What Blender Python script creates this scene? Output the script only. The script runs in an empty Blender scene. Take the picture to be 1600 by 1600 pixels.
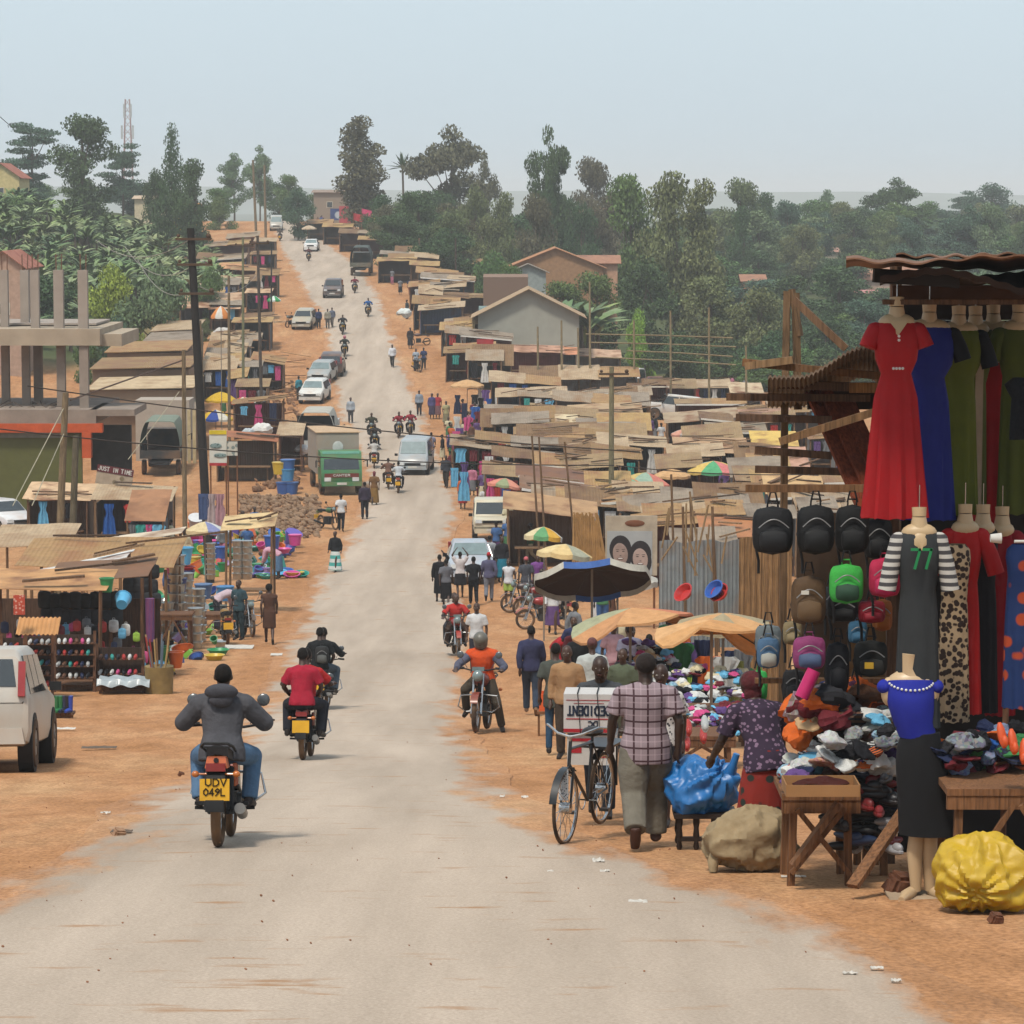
import bpy, math, random
import numpy as np
from mathutils import Vector, Matrix, Euler, noise
random.seed(7)
R = math.radians
V = Vector
sc = bpy.context.scene
COL = sc.collection
# ---------------------------------------------------------------- camera
F = 5000.0            # focal length in pixels of the 1600 px photograph
CZ = 16.0
PITCH = math.atan(490 / 5000)
cam = bpy.data.cameras.new('camera')
cam.lens = F / 1600 * 36
cam.sensor_width = 36
cam.clip_start = 1
cam.clip_end = 30000
co = bpy.data.objects.new('camera', cam)
COL.objects.link(co)
co.location = (0, 0, CZ)
co.rotation_euler = (math.pi / 2 - PITCH, 0, 0)
sc.camera = co
# ---------------------------------------------------------------- sky and sun
SUN_EL, SUN_AZ = 62, 25     # bright haze: high soft sun, a little to the left behind the camera
w = bpy.data.worlds.new('World'); sc.world = w; w.use_nodes = True
nt = w.node_tree; nt.nodes.clear()
sky = nt.nodes.new('ShaderNodeTexSky'); sky.sky_type = 'NISHITA'; sky.sun_disc = False
sky.sun_elevation = R(SUN_EL); sky.sun_rotation = R(180 + SUN_AZ)
sky.air_density = 1.0; sky.dust_density = 4.0; sky.ozone_density = 2.0
mx = nt.nodes.new('ShaderNodeMixRGB'); mx.inputs[0].default_value = 0.72
mx.inputs[2].default_value = (5.4, 6.5, 7.25, 1)      # thin overcast over the blue
bg = nt.nodes.new('ShaderNodeBackground'); bg.inputs[1].default_value = 0.098
ou = nt.nodes.new('ShaderNodeOutputWorld')
nt.links.new(sky.outputs[0], mx.inputs[1]); nt.links.new(mx.outputs[0], bg.inputs[0]); nt.links.new(bg.outputs[0], ou.inputs[0])
sl = bpy.data.lights.new('sun', 'SUN'); sl.energy = 2.5; sl.angle = R(9); sl.color = (1, .93, .82)
so = bpy.data.objects.new('sun', sl); COL.objects.link(so)
so.rotation_euler = (R(90 - SUN_EL), 0, R(-SUN_AZ)); so.location = (0, 0, 60)
sc.view_settings.view_transform = 'Standard'
sc.view_settings.look = 'None'
sc.view_settings.gamma = 1
sc.view_settings.exposure = 0.55
sc.cycles.volume_bounces = 0
sc.cycles.max_bounces = 6
sc.cycles.diffuse_bounces = 3
sc.cycles.transparent_max_bounces = 6
sc.cycles.use_adaptive_sampling = True
sc.cycles.adaptive_threshold = 0.02
sc.cycles.use_denoising = True
# ---------------------------------------------------------------- photo geometry
SP, CP = math.sin(PITCH), math.cos(PITCH)
def P(px, py, D):
    a = (px - 800) / F * D; b = (800 - py) / F * D
    return V((a, D * CP + b * SP, CZ - D * SP + b * CP))
def ih(tab, D):
    return np.interp(D, [t[0] for t in tab], [t[1] for t in tab])
ROADH = [(0,2.4),(18,4.62),(28.6,5.82),(47,8.3),(56,9.35),(70,10.9),(80,11.6),(96,13.0),(110,13.8),(125,14.5),(150,15.1),(170,15.2),(195,14.9),(220,14.1),(244,12.9),(278,10.3),(303,9.4),(385,6.4),(435,3.9),(455,3.2),(480,3.5),(600,6),(1000,11),(2000,17),(9000,24)]
RIGHTH = [(0,2.4),(18,4.62),(28.6,5.82),(47,8.3),(60,9.6),(80,11.3),(100,12.6),(130,13.4),(160,14.4),(200,15.4),(240,16.1),(300,16.4),(350,15.5),(400,13.5),(450,11.5),(550,9),(800,8),(1200,11),(2000,17),(9000,24)]
LEFTH = [(0,2.4),(18,4.62),(28.6,5.82),(47,8.3),(56,9.35),(70,10.9),(80,11.6),(96,13.0),(110,13.8),(125,14.5),(150,15.1),(180,15.2),(200,14.2),(225,12.6),(250,10.8),(280,8.5),(320,5),(350,2.5),(400,1.2),(480,1.5),(600,5),(1000,11),(2000,17),(9000,24)]
YS = np.arange(0, 700, 1.0)
def prof(tab):
    z = CZ - ih(tab, YS)
    k = np.ones(9) / 9
    zz = np.convolve(np.pad(z, 4, mode='edge'), k, 'valid')
    def f(y):
        if y < 4: return float(z[0] + (z[8] - z[0]) * y / 8)
        if y < 690: return float(np.interp(y, YS, zz))
        return CZ - float(ih(tab, y))
    return f
zroad, zright, zleft = prof(ROADH), prof(RIGHTH), prof(LEFTH)
def ss(a, b, x):
    t = min(1, max(0, (x - a) / (b - a))); return t * t * (3 - 2 * t)
EDGE = [(1640,-420,1560),(1600,-360,1500),(1550,-300,1390),(1500,-200,1290),(1450,-70,1190),(1400,20,1060),(1350,130,930),(1300,200,840),(1250,265,765),(1200,330,730),(1150,385,712),(1100,425,712),(1050,441,720),(1000,462,722),(950,480,712),(900,505,692),(860,535,690),(830,555,700),(790,572,715),(740,572,697),(700,562,676),(640,527,655),(600,523,640),(570,520,628),(520,512,610),(480,496,597),(460,480,590),(440,472,577),(420,462,560),(400,447,540),(375,437,505),(355,431,470),(345,427,455),(335,420,450)]
def roady(py):     # axis depth at which the road shows at photo row py
    lo, hi = 5.0, 470.0
    best = None
    for D in np.arange(14, 460, .5):
        if 310 + F * float(ih(ROADH, D)) / D <= py: return D
    return 460.0
_ey, _el, _er = [], [], []
for py, l, r in EDGE:
    D = roady(py)
    if _ey and D <= _ey[-1]: continue
    _ey.append(D); _el.append((l - 800) * D / F); _er.append((r - 800) * D / F)
def EL(y): return float(np.interp(y, _ey, _el))
def ER(y): return float(np.interp(y, _ey, _er))
def gz(x, y, fine=True):
    l, r = EL(y), ER(y)
    zr = zroad(y); z = zr
    if x > r:
        z = zr + (zright(y) - zr) * ss(1.0 if y < 45 else 4, 4.0 if y < 45 else 24, x - r)
    elif x < l:
        z = zr + (zleft(y) - zr) * ss(9, 34, l - x)
    d = max(l - x, x - r)
    if d > 0 and y < 700 and fine:
        z += .05 * ss(0, 3, d) * noise.noise(V((x * .5, y * .35, 0))) + .35 * ss(20, 60, d) * noise.noise(V((x * .06, y * .05, 3)))
    if y > 900:
        z += 6 * noise.noise(V((x * .0015, y * .0012, 1))) * ss(900, 1500, y)
    return z
def G(px, py):     # where the photo ray through (px, py) meets the ground
    D = 8.0
    while D < 900:
        p = P(px, py, D)
        if p.z <= gz(p.x, p.y):
            a, b = D * .985 - .05, D
            for _ in range(14):
                m = (a + b) / 2; q = P(px, py, m)
                if q.z <= gz(q.x, q.y): b = m
                else: a = m
            q = P(px, py, b); return V((q.x, q.y, gz(q.x, q.y)))
        D = D * 1.012 + .04
    return P(px, py, 900)
def DD(p): return p.y * CP - (p.z - CZ) * SP      # axis depth of a world point
def PXS(p): return F / DD(p)                       # photo pixels per metre there
def onground(px, D, lift=0):
    a = (px - 800) / F * D
    return V((a, D, gz(a, D) + lift))
# ---------------------------------------------------------------- colours and materials
def lin(c): return c / 12.92 if c <= .04045 else ((c + .055) / 1.055) ** 2.4
def C(h, k=.69):
    if not isinstance(h, str): return tuple(h)[:3]
    return tuple(lin(int(h[i:i + 2], 16) / 255) * k for i in (0, 2, 4))
MATS = {}
def M(h, rough=.85, var=.18, sc_=3.0, bump=0.0, metal=0.0, spec=.3, k=.69, dust=0.0, kind='', h2=None, bs=None):
    key = (h, rough, var, sc_, bump, metal, spec, k, dust, kind, h2)
    if key in MATS: return MATS[key]
    m = bpy.data.materials.new((kind or 'plain') + '_' + str(h)); m.use_nodes = True
    t = m.node_tree; b = t.nodes['Principled BSDF']; L = t.links.new; N = t.nodes.new
    c = C(h, k)
    b.inputs['Roughness'].default_value = rough; b.inputs['Metallic'].default_value = metal
    b.inputs['Specular IOR Level'].default_value = spec
    tc = N('ShaderNodeTexCoord'); co_ = tc.outputs['Object']
    nz = N('ShaderNodeTexNoise'); nz.inputs['Scale'].default_value = sc_; nz.inputs['Detail'].default_value = 5
    nz.inputs['Roughness'].default_value = .62; L(co_, nz.inputs[0])
    rp = N('ShaderNodeValToRGB'); rp.color_ramp.elements[0].position = .3; rp.color_ramp.elements[1].position = .7
    rp.color_ramp.elements[0].color = (*[x * (1 - var) for x in c], 1); rp.color_ramp.elements[1].color = (*[min(.95, x * (1 + var)) for x in c], 1)
    L(nz.outputs[0], rp.inputs[0]); out = rp.outputs[0]
    c2 = C(h2, k) if h2 else (0, 0, 0)
    def mix(fac, a, bcol):
        q = N('ShaderNodeMixRGB'); L(fac, q.inputs[0]); L(a, q.inputs[1])
        if isinstance(bcol, tuple): q.inputs[2].default_value = (*bcol[:3], 1)
        else: L(bcol, q.inputs[2])
        return q.outputs[0]
    def ramp(src, p0, p1):
        q = N('ShaderNodeMapRange'); q.inputs[1].default_value = p0; q.inputs[2].default_value = p1; L(src, q.inputs[0]); return q.outputs[0]
    bsrc = nz.outputs[0]
    if kind == 'plaid':
        sx = N('ShaderNodeSeparateXYZ'); L(co_, sx.inputs[0])
        for ax, per in (('X', .105), ('Z', .115)):
            a = N('ShaderNodeMath'); a.operation = 'DIVIDE'; L(sx.outputs[ax], a.inputs[0]); a.inputs[1].default_value = per
            f = N('ShaderNodeMath'); f.operation = 'FRACT'; L(a.outputs[0], f.inputs[0])
            g = N('ShaderNodeMath'); g.operation = 'LESS_THAN'; L(f.outputs[0], g.inputs[0]); g.inputs[1].default_value = .14
            out = mix(g.outputs[0], out, c2)
            g2 = N('ShaderNodeMath'); g2.operation = 'COMPARE'; L(f.outputs[0], g2.inputs[0]); g2.inputs[1].default_value = .57; g2.inputs[2].default_value = .05
            h_ = N('ShaderNodeMath'); h_.operation = 'MULTIPLY'; L(g2.outputs[0], h_.inputs[0]); h_.inputs[1].default_value = .35
            out = mix(h_.outputs[0], out, tuple(min(.9, x * 1.7) for x in c))
    elif kind in ('stripe', 'hstripe'):
        sx = N('ShaderNodeSeparateXYZ'); L(co_, sx.inputs[0])
        a = N('ShaderNodeMath'); a.operation = 'DIVIDE'; L(sx.outputs['Z' if kind == 'hstripe' else 'X'], a.inputs[0]); a.inputs[1].default_value = bs or .3
        f = N('ShaderNodeMath'); f.operation = 'FRACT'; L(a.outputs[0], f.inputs[0])
        out = mix(ramp(f.outputs[0], .48, .52), out, c2)
    elif kind in ('floral', 'leopard', 'print', 'spots'):
        vo = N('ShaderNodeTexVoronoi'); vo.inputs['Scale'].default_value = bs or 18; L(co_, vo.inputs[0])
        if kind == 'leopard': vo.feature = 'DISTANCE_TO_EDGE'; out = mix(ramp(vo.outputs['Distance'], .16, .05), out, c2)
        elif kind == 'floral': out = mix(ramp(vo.outputs['Distance'], .38, .3), out, c2)
        elif kind == 'spots': out = mix(ramp(vo.outputs['Distance'], .56, .46), out, c2)
        else:
            hs = N('ShaderNodeHueSaturation'); hs.inputs[1].default_value = .3; hs.inputs[2].default_value = .38; L(vo.outputs['Color'], hs.inputs[4])
            q = N('ShaderNodeMixRGB'); q.inputs[0].default_value = .5; L(out, q.inputs[1]); L(hs.outputs[0], q.inputs[2]); out = q.outputs[0]
    elif kind == 'rust':
        n2 = N('ShaderNodeTexNoise'); n2.inputs['Scale'].default_value = .9; n2.inputs['Detail'].default_value = 8; L(co_, n2.inputs[0])
        out = mix(ramp(n2.outputs[0], .48, .66), out, c2)
    elif kind == 'corr':      # fine corrugation along X of the sheet
        wv = N('ShaderNodeTexWave'); wv.inputs['Scale'].default_value = bs or 2.4; wv.bands_direction = 'X'; L(co_, wv.inputs[0]); bsrc = wv.outputs['Fac']
        n2 = N('ShaderNodeTexNoise'); n2.inputs['Scale'].default_value = .8; n2.inputs['Detail'].default_value = 9; L(co_, n2.inputs[0])
        out = mix(ramp(n2.outputs[0], .47, .68), out, c2)
    elif kind == 'brick':
        br = N('ShaderNodeTexBrick'); br.inputs['Scale'].default_value = 4; L(co_, br.inputs[0])
        br.inputs['Color1'].default_value = (*c, 1); br.inputs['Color2'].default_value = (*[x * .8 for x in c], 1); br.inputs['Mortar'].default_value = (*c2, 1)
        out = br.outputs[0]
    elif kind == 'bark' or kind == 'wood':
        mp = N('ShaderNodeMapping'); mp.inputs['Scale'].default_value = (22, 22, 1.2); L(co_, mp.inputs[0])
        n2 = N('ShaderNodeTexNoise'); n2.inputs['Scale'].default_value = 2.0; n2.inputs['Detail'].default_value = 6; L(mp.outputs[0], n2.inputs[0])
        out = mix(ramp(n2.outputs[0], .42, .66), out, tuple(x * .5 for x in c)); bsrc = n2.outputs[0]
    elif kind == 'leaf':
        oi = N('ShaderNodeObjectInfo'); gi = N('ShaderNodeNewGeometry')
        hs = N('ShaderNodeHueSaturation'); L(out, hs.inputs[4])
        L(ramp(gi.outputs['Random Per Island'], -1.2, 1.6), hs.inputs[2])
        q = N('ShaderNodeMapRange'); q.inputs[3].default_value = .475; q.inputs[4].default_value = .52; L(oi.outputs['Random'], q.inputs[0]); L(q.outputs[0], hs.inputs[0])
        v2 = N('ShaderNodeMath'); v2.operation = 'MULTIPLY_ADD'; L(gi.outputs['Random Per Island'], v2.inputs[0]); v2.inputs[1].default_value = .7; v2.inputs[2].default_value = .6
        L(v2.outputs[0], hs.inputs[2]); out = hs.outputs[0]
    if dust:
        n3 = N('ShaderNodeTexNoise'); n3.inputs['Scale'].default_value = 1.7; n3.inputs['Detail'].default_value = 6; L(co_, n3.inputs[0])
        q = N('ShaderNodeMapRange'); q.inputs[1].default_value = .35; q.inputs[2].default_value = .7; q.inputs[4].default_value = dust; L(n3.outputs[0], q.inputs[0])
        out = mix(q.outputs[0], out, C('b98a5e'))
    L(out, b.inputs['Base Color'])
    if bump:
        bn = N('ShaderNodeBump'); bn.inputs['Strength'].default_value = bump; bn.inputs['Distance'].default_value = .03
        L(bsrc, bn.inputs['Height']); L(bn.outputs[0], b.inputs['Normal'])
    MATS[key] = m; return m
def cloth(h, kind='', h2=None, bs=None): return M(h, rough=.95, var=.16, sc_=6, bump=1.0, spec=.15, kind=kind, h2=h2, bs=bs)
def paint(h, dust=.35, k=.69): return M(h, rough=.35, var=.06, sc_=2, spec=.5, dust=dust, k=k)
def wood(h='8a5a3a'): return M(h, rough=.9, var=.2, sc_=4, bump=.4, kind='wood')
def skinm(h='3a2419'): return M(h, rough=.5, var=.12, sc_=9, spec=.4)
def plast(h): return M(h, rough=.4, var=.1, sc_=4, spec=.5)
def metalm(h='a8a8a6', rough=.35): return M(h, rough=rough, var=.15, sc_=6, metal=.85, spec=.5)
GLASS = M('2e3538', rough=.08, var=.3, sc_=1.2, spec=.9)
GLASSL = M('7f9090', rough=.08, var=.3, sc_=1.2, spec=.9)
BLACK = M('1e1e20', rough=.7, var=.3)
TYRE = M('302c29', rough=.95, var=.2, dust=.45)
CHROME = metalm('c8c8c8', .2)
SHEETS = [M('9a8a78', rough=.75, kind='corr', h2='7a6856', bump=.5), M('866848', rough=.8, kind='corr', h2='6d4c38', bump=.5), M('bba282', rough=.75, kind='corr', h2='9c7c5c', bump=.5), M('aa8659', rough=.75, kind='corr', h2='9b6b47', bump=.5), M('9a7a50', rough=.75, kind='corr', h2='8d6548', bump=.5), M('b4935f', rough=.75, kind='corr', h2='95694a', bump=.5), M('a08560', rough=.75, kind='corr', h2='86634a', bump=.5), M('a49078', rough=.75, kind='corr', h2='94714f', bump=.5)]
# ---------------------------------------------------------------- mesh builder
class MB:
    def __init__(s): s.v = []; s.f = []; s.mi = []
    def add(s, vs, fs, mi=0):
        o = len(s.v); s.v += [tuple(v) for v in vs]; s.f += [tuple(i + o for i in f) for f in fs]; s.mi += [mi] * len(fs); return s
    def box(s, c, d, rot=None, mi=0, taper=1.0):
        x, y, z = d[0] / 2, d[1] / 2, d[2] / 2; t = taper
        vs = [V(p) for p in ((-x,-y,-z),(x,-y,-z),(x,y,-z),(-x,y,-z),(-x*t,-y*t,z),(x*t,-y*t,z),(x*t,y*t,z),(-x*t,y*t,z))]
        if rot: m = Euler(rot).to_matrix(); vs = [m @ p for p in vs]
        c = V(c)
        return s.add([p + c for p in vs], [(0,3,2,1),(4,5,6,7),(0,1,5,4),(1,2,6,5),(2,3,7,6),(3,0,4,7)], mi)
    def bar(s, p, q, w_, h_=None, mi=0):
        p, q = V(p), V(q); d = q - p; h_ = h_ or w_
        m = d.to_track_quat('Y', 'Z').to_matrix(); c = (p + q) / 2
        x, y, z = w_ / 2, d.length / 2, h_ / 2
        vs = [m @ V(a) + c for a in ((-x,-y,-z),(x,-y,-z),(x,y,-z),(-x,y,-z),(-x,-y,z),(x,-y,z),(x,y,z),(-x,y,z))]
        return s.add(vs, [(0,3,2,1),(4,5,6,7),(0,1,5,4),(1,2,6,5),(2,3,7,6),(3,0,4,7)], mi)
    def tube(s, pts, r, n=8, mi=0, cap=True, closed=False):
        pts = [V(p) for p in pts]; k = len(pts)
        rs = r if isinstance(r, (list, tuple)) else [r] * k
        vs = []; up = None
        for i, p in enumerate(pts):
            if closed: d = pts[(i + 1) % k] - pts[i - 1]
            else: d = pts[min(i + 1, k - 1)] - pts[max(i - 1, 0)]
            if d.length < 1e-9: d = V((0, 0, 1))
            d.normalize()
            if up is None: up = V((0, 0, 1)) if abs(d.z) < .9 else V((1, 0, 0))
            a = d.cross(up)
            if a.length < 1e-6: a = d.orthogonal()
            a.normalize(); b = a.cross(d).normalized(); up = b
            for j in range(n):
                t = 2 * math.pi * j / n; vs.append(p + (a * math.cos(t) + b * math.sin(t)) * rs[i])
        fs = []
        for i in range(k if closed else k - 1):
            i2 = (i + 1) % k
            for j in range(n):
                j2 = (j + 1) % n; fs.append((i * n + j, i * n + j2, i2 * n + j2, i2 * n + j))
        if cap and not closed: fs.append(tuple(range(n - 1, -1, -1))); fs.append(tuple((k - 1) * n + j for j in range(n)))
        return s.add(vs, fs, mi)
    def ell(s, c, r, n=10, m=7, rot=None, mi=0):
        c = V(c); r = (r, r, r) if not isinstance(r, (tuple, list)) else r
        mt = Euler(rot).to_matrix() if rot else None
        vs = [V((0, 0, -r[2]))]
        for i in range(1, m):
            ph = math.pi * i / m - math.pi / 2
            for j in range(n):
                t = 2 * math.pi * j / n; vs.append(V((r[0] * math.cos(ph) * math.cos(t), r[1] * math.cos(ph) * math.sin(t), r[2] * math.sin(ph))))
        vs.append(V((0, 0, r[2])))
        if mt: vs = [mt @ v for v in vs]
        fs = [(0, 1 + (j + 1) % n, 1 + j) for j in range(n)]
        for i in range(m - 2):
            for j in range(n):
                j2 = (j + 1) % n; fs.append((1 + i * n + j, 1 + i * n + j2, 1 + (i + 1) * n + j2, 1 + (i + 1) * n + j))
        o = 1 + (m - 2) * n; fs += [(o + j, o + (j + 1) % n, len(vs) - 1) for j in range(n)]
        return s.add([v + c for v in vs], fs, mi)
    def lathe(s, prof_, c=(0, 0, 0), n=14, mi=0, sx=1, sy=1, rot=None, fn=None):
        c = V(c); mt = Euler(rot).to_matrix() if rot else None; vs = []
        for r, z in prof_:
            for j in range(n):
                t = 2 * math.pi * j / n; q = fn(t, z) if fn else 1
                p = V((r * q * math.cos(t) * sx, r * q * math.sin(t) * sy, z)); vs.append((mt @ p if mt else p) + c)
        fs = []
        for i in range(len(prof_) - 1):
            for j in range(n):
                j2 = (j + 1) % n; fs.append((i * n + j, i * n + j2, (i + 1) * n + j2, (i + 1) * n + j))
        if prof_[0][0] > 1e-4: fs.append(tuple(range(n - 1, -1, -1)))
        if prof_[-1][0] > 1e-4: fs.append(tuple((len(prof_) - 1) * n + j for j in range(n)))
        return s.add(vs, fs, mi)
    def ring(s, c, R_, r, axis='x', n=24, m=8, mi=0):
        c = V(c); pts = []
        for i in range(n):
            t = 2 * math.pi * i / n; a, b = R_ * math.cos(t), R_ * math.sin(t)
            pts.append(c + (V((0, a, b)) if axis == 'x' else V((a, 0, b)) if axis == 'y' else V((a, b, 0))))
        return s.tube(pts, r, m, mi, closed=True)
    def surf(s, fn, nu, nv, th=0.0, mi=0):    # surface fn(u,v); th gives thickness along -z
        g = [V(fn(i / nu, j / nv)) for j in range(nv + 1) for i in range(nu + 1)]
        W = nu + 1; fs = [(j * W + i, j * W + i + 1, (j + 1) * W + i + 1, (j + 1) * W + i) for j in range(nv) for i in range(nu)]
        if not th: return s.add(g, fs, mi)
        n = len(g); t = V(th) if isinstance(th, (tuple, list)) else V((0, 0, -th))
        g2 = g + [p + t for p in g]; fs2 = fs + [tuple(n + k for k in reversed(f)) for f in fs]
        for i in range(nu):
            fs2.append((i + 1, i, n + i, n + i + 1)); a = nv * W + i; fs2.append((a, a + 1, n + a + 1, n + a))
        for j in range(nv):
            a = j * W; b = a + W; fs2.append((a, b, n + b, n + a)); a += nu; b += nu; fs2.append((b, a, n + a, n + b))
        return s.add(g2, fs2, mi)
    def prism(s, poly, a, b, axis='x', mi=0):   # polygon in the plane across axis, extruded a..b
        n = len(poly)
        def q(u, v, t): return (t, u, v) if axis == 'x' else (u, t, v) if axis == 'y' else (u, v, t)
        vs = [q(u, v, a) for u, v in poly] + [q(u, v, b) for u, v in poly]
        fs = [tuple(range(n)), tuple(range(2 * n - 1, n - 1, -1))] + [(i, n + i, n + (i + 1) % n, (i + 1) % n) for i in range(n)]
        return s.add(vs, fs, mi)
    def rot(s, e, about=(0, 0, 0)):
        m = Euler(e).to_matrix(); a = V(about); s.v = [tuple(m @ (V(p) - a) + a) for p in s.v]; return s
    def mesh(s, name, mats, smooth=True):
        me = bpy.data.meshes.new(name); me.from_pydata(s.v, [], s.f)
        for m in mats: me.materials.append(m)
        if any(s.mi): me.polygons.foreach_set('material_index', s.mi)
        if smooth:
            me.polygons.foreach_set('use_smooth', [True] * len(s.f)); me.set_sharp_from_angle(angle=R(38))
        me.validate(); return me
    def build(s, name, mat, parent=None, loc=None, rz=0, smooth=True):
        mats = mat if isinstance(mat, list) else [mat]
        o = bpy.data.objects.new(name, s.mesh(name, mats, smooth)); COL.objects.link(o)
        if parent: o.parent = parent
        if loc is not None: o.location = loc
        if rz: o.rotation_euler = (0, 0, rz)
        return o
def tag(o, label, cat, group=None, kind=None):
    if label: o['label'] = label
    if cat: o['category'] = cat
    if group: o['group'] = group
    if kind: o['kind'] = kind
    return o
def thing(name, label, cat, loc, rz=0, group=None):
    o = bpy.data.objects.new(name, None); COL.objects.link(o); o.location = loc; o.rotation_euler = (0, 0, rz)
    o.empty_display_size = .2
    return tag(o, label, cat, group)
def struct(o): o['kind'] = 'structure'; return o
KIDS = {}
def copy_tree(o, loc=None, rz=None, label=None, scale=None, mats=None, group=None, _top=True, par=None):
    c = o.copy(); COL.objects.link(c)
    if par: c.parent = par
    if _top:
        if loc is not None: c.location = loc
        if rz is not None: c.rotation_euler = (0, 0, rz)
        if label: c['label'] = label
        if scale: c.scale = scale if isinstance(scale, tuple) else (scale,) * 3
        if group: c['group'] = group
    base = o.name.split('.')[0]
    if mats and base in mats and c.type == 'MESH':
        c.material_slots[0].link = 'OBJECT'; c.material_slots[0].material = mats[base]
    for ch in list(o.children): copy_tree(ch, _top=False, par=c, mats=mats)
    return c
def setmat(o, m):
    o.material_slots[0].link = 'OBJECT'; o.material_slots[0].material = m; return o
# ---------------------------------------------------------------- ground, road, hills
def build_ground():
    ys = [4.0]
    while ys[-1] < 9000:
        y = ys[-1]; ys.append(y + (.4 if y < 60 else .8 if y < 130 else 1.6 if y < 480 else y * .04))
    xs = [0.0]
    while xs[-1] < 5200:
        x = xs[-1]; xs.append(x + (.6 if x < 14 else 1.5 if x < 40 else 4 if x < 110 else x * .25))
    xs = [-x for x in reversed(xs[1:])] + xs
    b = MB(); n = len(xs)
    b.v = [(x, y, gz(x, y)) for y in ys for x in xs]
    b.f = [(j * n + i, j * n + i + 1, (j + 1) * n + i + 1, (j + 1) * n + i) for j in range(len(ys) - 1) for i in range(n - 1)]
    b.mi = [0] * len(b.f)
    m = bpy.data.materials.new('red_dirt'); m.use_nodes = True; t = m.node_tree; N = t.nodes.new; L = t.links.new; bs = t.nodes['Principled BSDF']
    bs.inputs['Roughness'].default_value = .97; bs.inputs['Specular IOR Level'].default_value = .1
    tc = N('ShaderNodeTexCoord')
    col = dirt(N, L, tc)
    # vegetated land far away and off the market
    at = N('ShaderNodeAttribute'); at.attribute_name = 'green'
    rg = N('ShaderNodeValToRGB'); rg.color_ramp.elements[0].color = (.035, .05, .02, 1); rg.color_ramp.elements[1].color = (.09, .1, .04, 1); L(nz_(N, L, tc, .08, 8), rg.inputs[0])
    mx3 = N('ShaderNodeMixRGB'); L(at.outputs['Fac'], mx3.inputs[0]); L(col, mx3.inputs[1]); L(rg.outputs[0], mx3.inputs[2])
    L(mx3.outputs[0], bs.inputs['Base Color'])
    bp = N('ShaderNodeBump'); bp.inputs['Strength'].default_value = .6; bp.inputs['Distance'].default_value = .05; L(nz_(N, L, tc, 7, 9), bp.inputs['Height']); L(bp.outputs[0], bs.inputs['Normal'])
    o = b.build('ground', m); struct(o)
    a = o.data.attributes.new('green', 'FLOAT', 'POINT')
    vals = []
    for x, y, z in b.v:
        g = max(ss(500, 560, y), ss(11, 17, EL(y) - x) * ss(232, 245, y), ss(60, 80, x - ER(y)) * ss(120, 170, y) , ss(285, 300, y) * ss(14, 22, x - ER(y)))
        vals.append(g * (1 if y > 0 else 0))
    a.data.foreach_set('value', vals)
    # road sheet
    b = MB(); ys = [y for y in ys if y < 500]; K = 18; edge = []
    for y in ys:
        l = EL(y) - .4 + .1 * noise.noise(V((3, y * .55, 0))) + .35 * noise.noise(V((7, y * .13, 0)))
        r_ = ER(y) + .4 + .1 * noise.noise(V((13, y * .6, 5))) + .35 * noise.noise(V((17, y * .15, 5)))
        for i in range(K + 1):
            t = i / K; t = (1 - math.cos(math.pi * t)) / 2
            x = l + (r_ - l) * t; e_ = min(t, 1 - t) * (r_ - l)
            b.v.append((x, y, zroad(y) + (-.02 if i in (0, K) else .02 + .03 * ss(0, 1.5, e_)))); edge.append(e_)
    n = K + 1
    b.f = [(j * n + i, j * n + i + 1, (j + 1) * n + i + 1, (j + 1) * n + i) for j in range(len(ys) - 1) for i in range(K)]; b.mi = [0] * len(b.f)
    m = bpy.data.materials.new('dusty_tarmac'); m.use_nodes = True; t = m.node_tree; N = t.nodes.new; L = t.links.new; bs = t.nodes['Principled BSDF']
    bs.inputs['Roughness'].default_value = .9; bs.inputs['Specular IOR Level'].default_value = .2
    tc = N('ShaderNodeTexCoord')
    r = N('ShaderNodeValToRGB'); e = r.color_ramp.elements; e[0].position = .32; e[0].color = (*C('b3a290'), 1); e[1].position = .7; e[1].color = (*C('d4c1ae'), 1)
    L(nz_(N, L, tc, .5, 8, (1.6, .12, 1)), r.inputs[0])
    # fine stone grain
    g = N('ShaderNodeValToRGB'); g.color_ramp.elements[0].position = .3; g.color_ramp.elements[0].color = (.72, .7, .68, 1); g.color_ramp.elements[1].position = .7; g.color_ramp.elements[1].color = (1.1, 1.1, 1.1, 1)
    L(nz_(N, L, tc, 45, 3), g.inputs[0])
    mx = N('ShaderNodeMixRGB'); mx.blend_type = 'MULTIPLY'; mx.inputs[0].default_value = .8; L(r.outputs[0], mx.inputs[1]); L(g.outputs[0], mx.inputs[2])
    # worn cracks and tar marks across the carriageway
    w2 = N('ShaderNodeValToRGB'); w2.color_ramp.elements[0].position = .61; w2.color_ramp.elements[0].color = (0, 0, 0, 1); w2.color_ramp.elements[1].position = .7; w2.color_ramp.elements[1].color = (1, 1, 1, 1)
    L(nz_(N, L, tc, 1.1, 9, (1, 3, 1)), w2.inputs[0])
    mxb = N('ShaderNodeMixRGB'); mxb.inputs[2].default_value = (*C('b08a68'), 1); L(w2.outputs[0], mxb.inputs[0]); L(mx.outputs[0], mxb.inputs[1])
    # dirt blown over the edges
    at = N('ShaderNodeAttribute'); at.attribute_name = 'edge'
    ad = N('ShaderNodeMath'); ad.operation = 'MULTIPLY_ADD'; L(nz_(N, L, tc, 1.3, 10, (1, .3, 1)), ad.inputs[0]); ad.inputs[1].default_value = -2.6; L(at.outputs['Fac'], ad.inputs[2])
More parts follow.
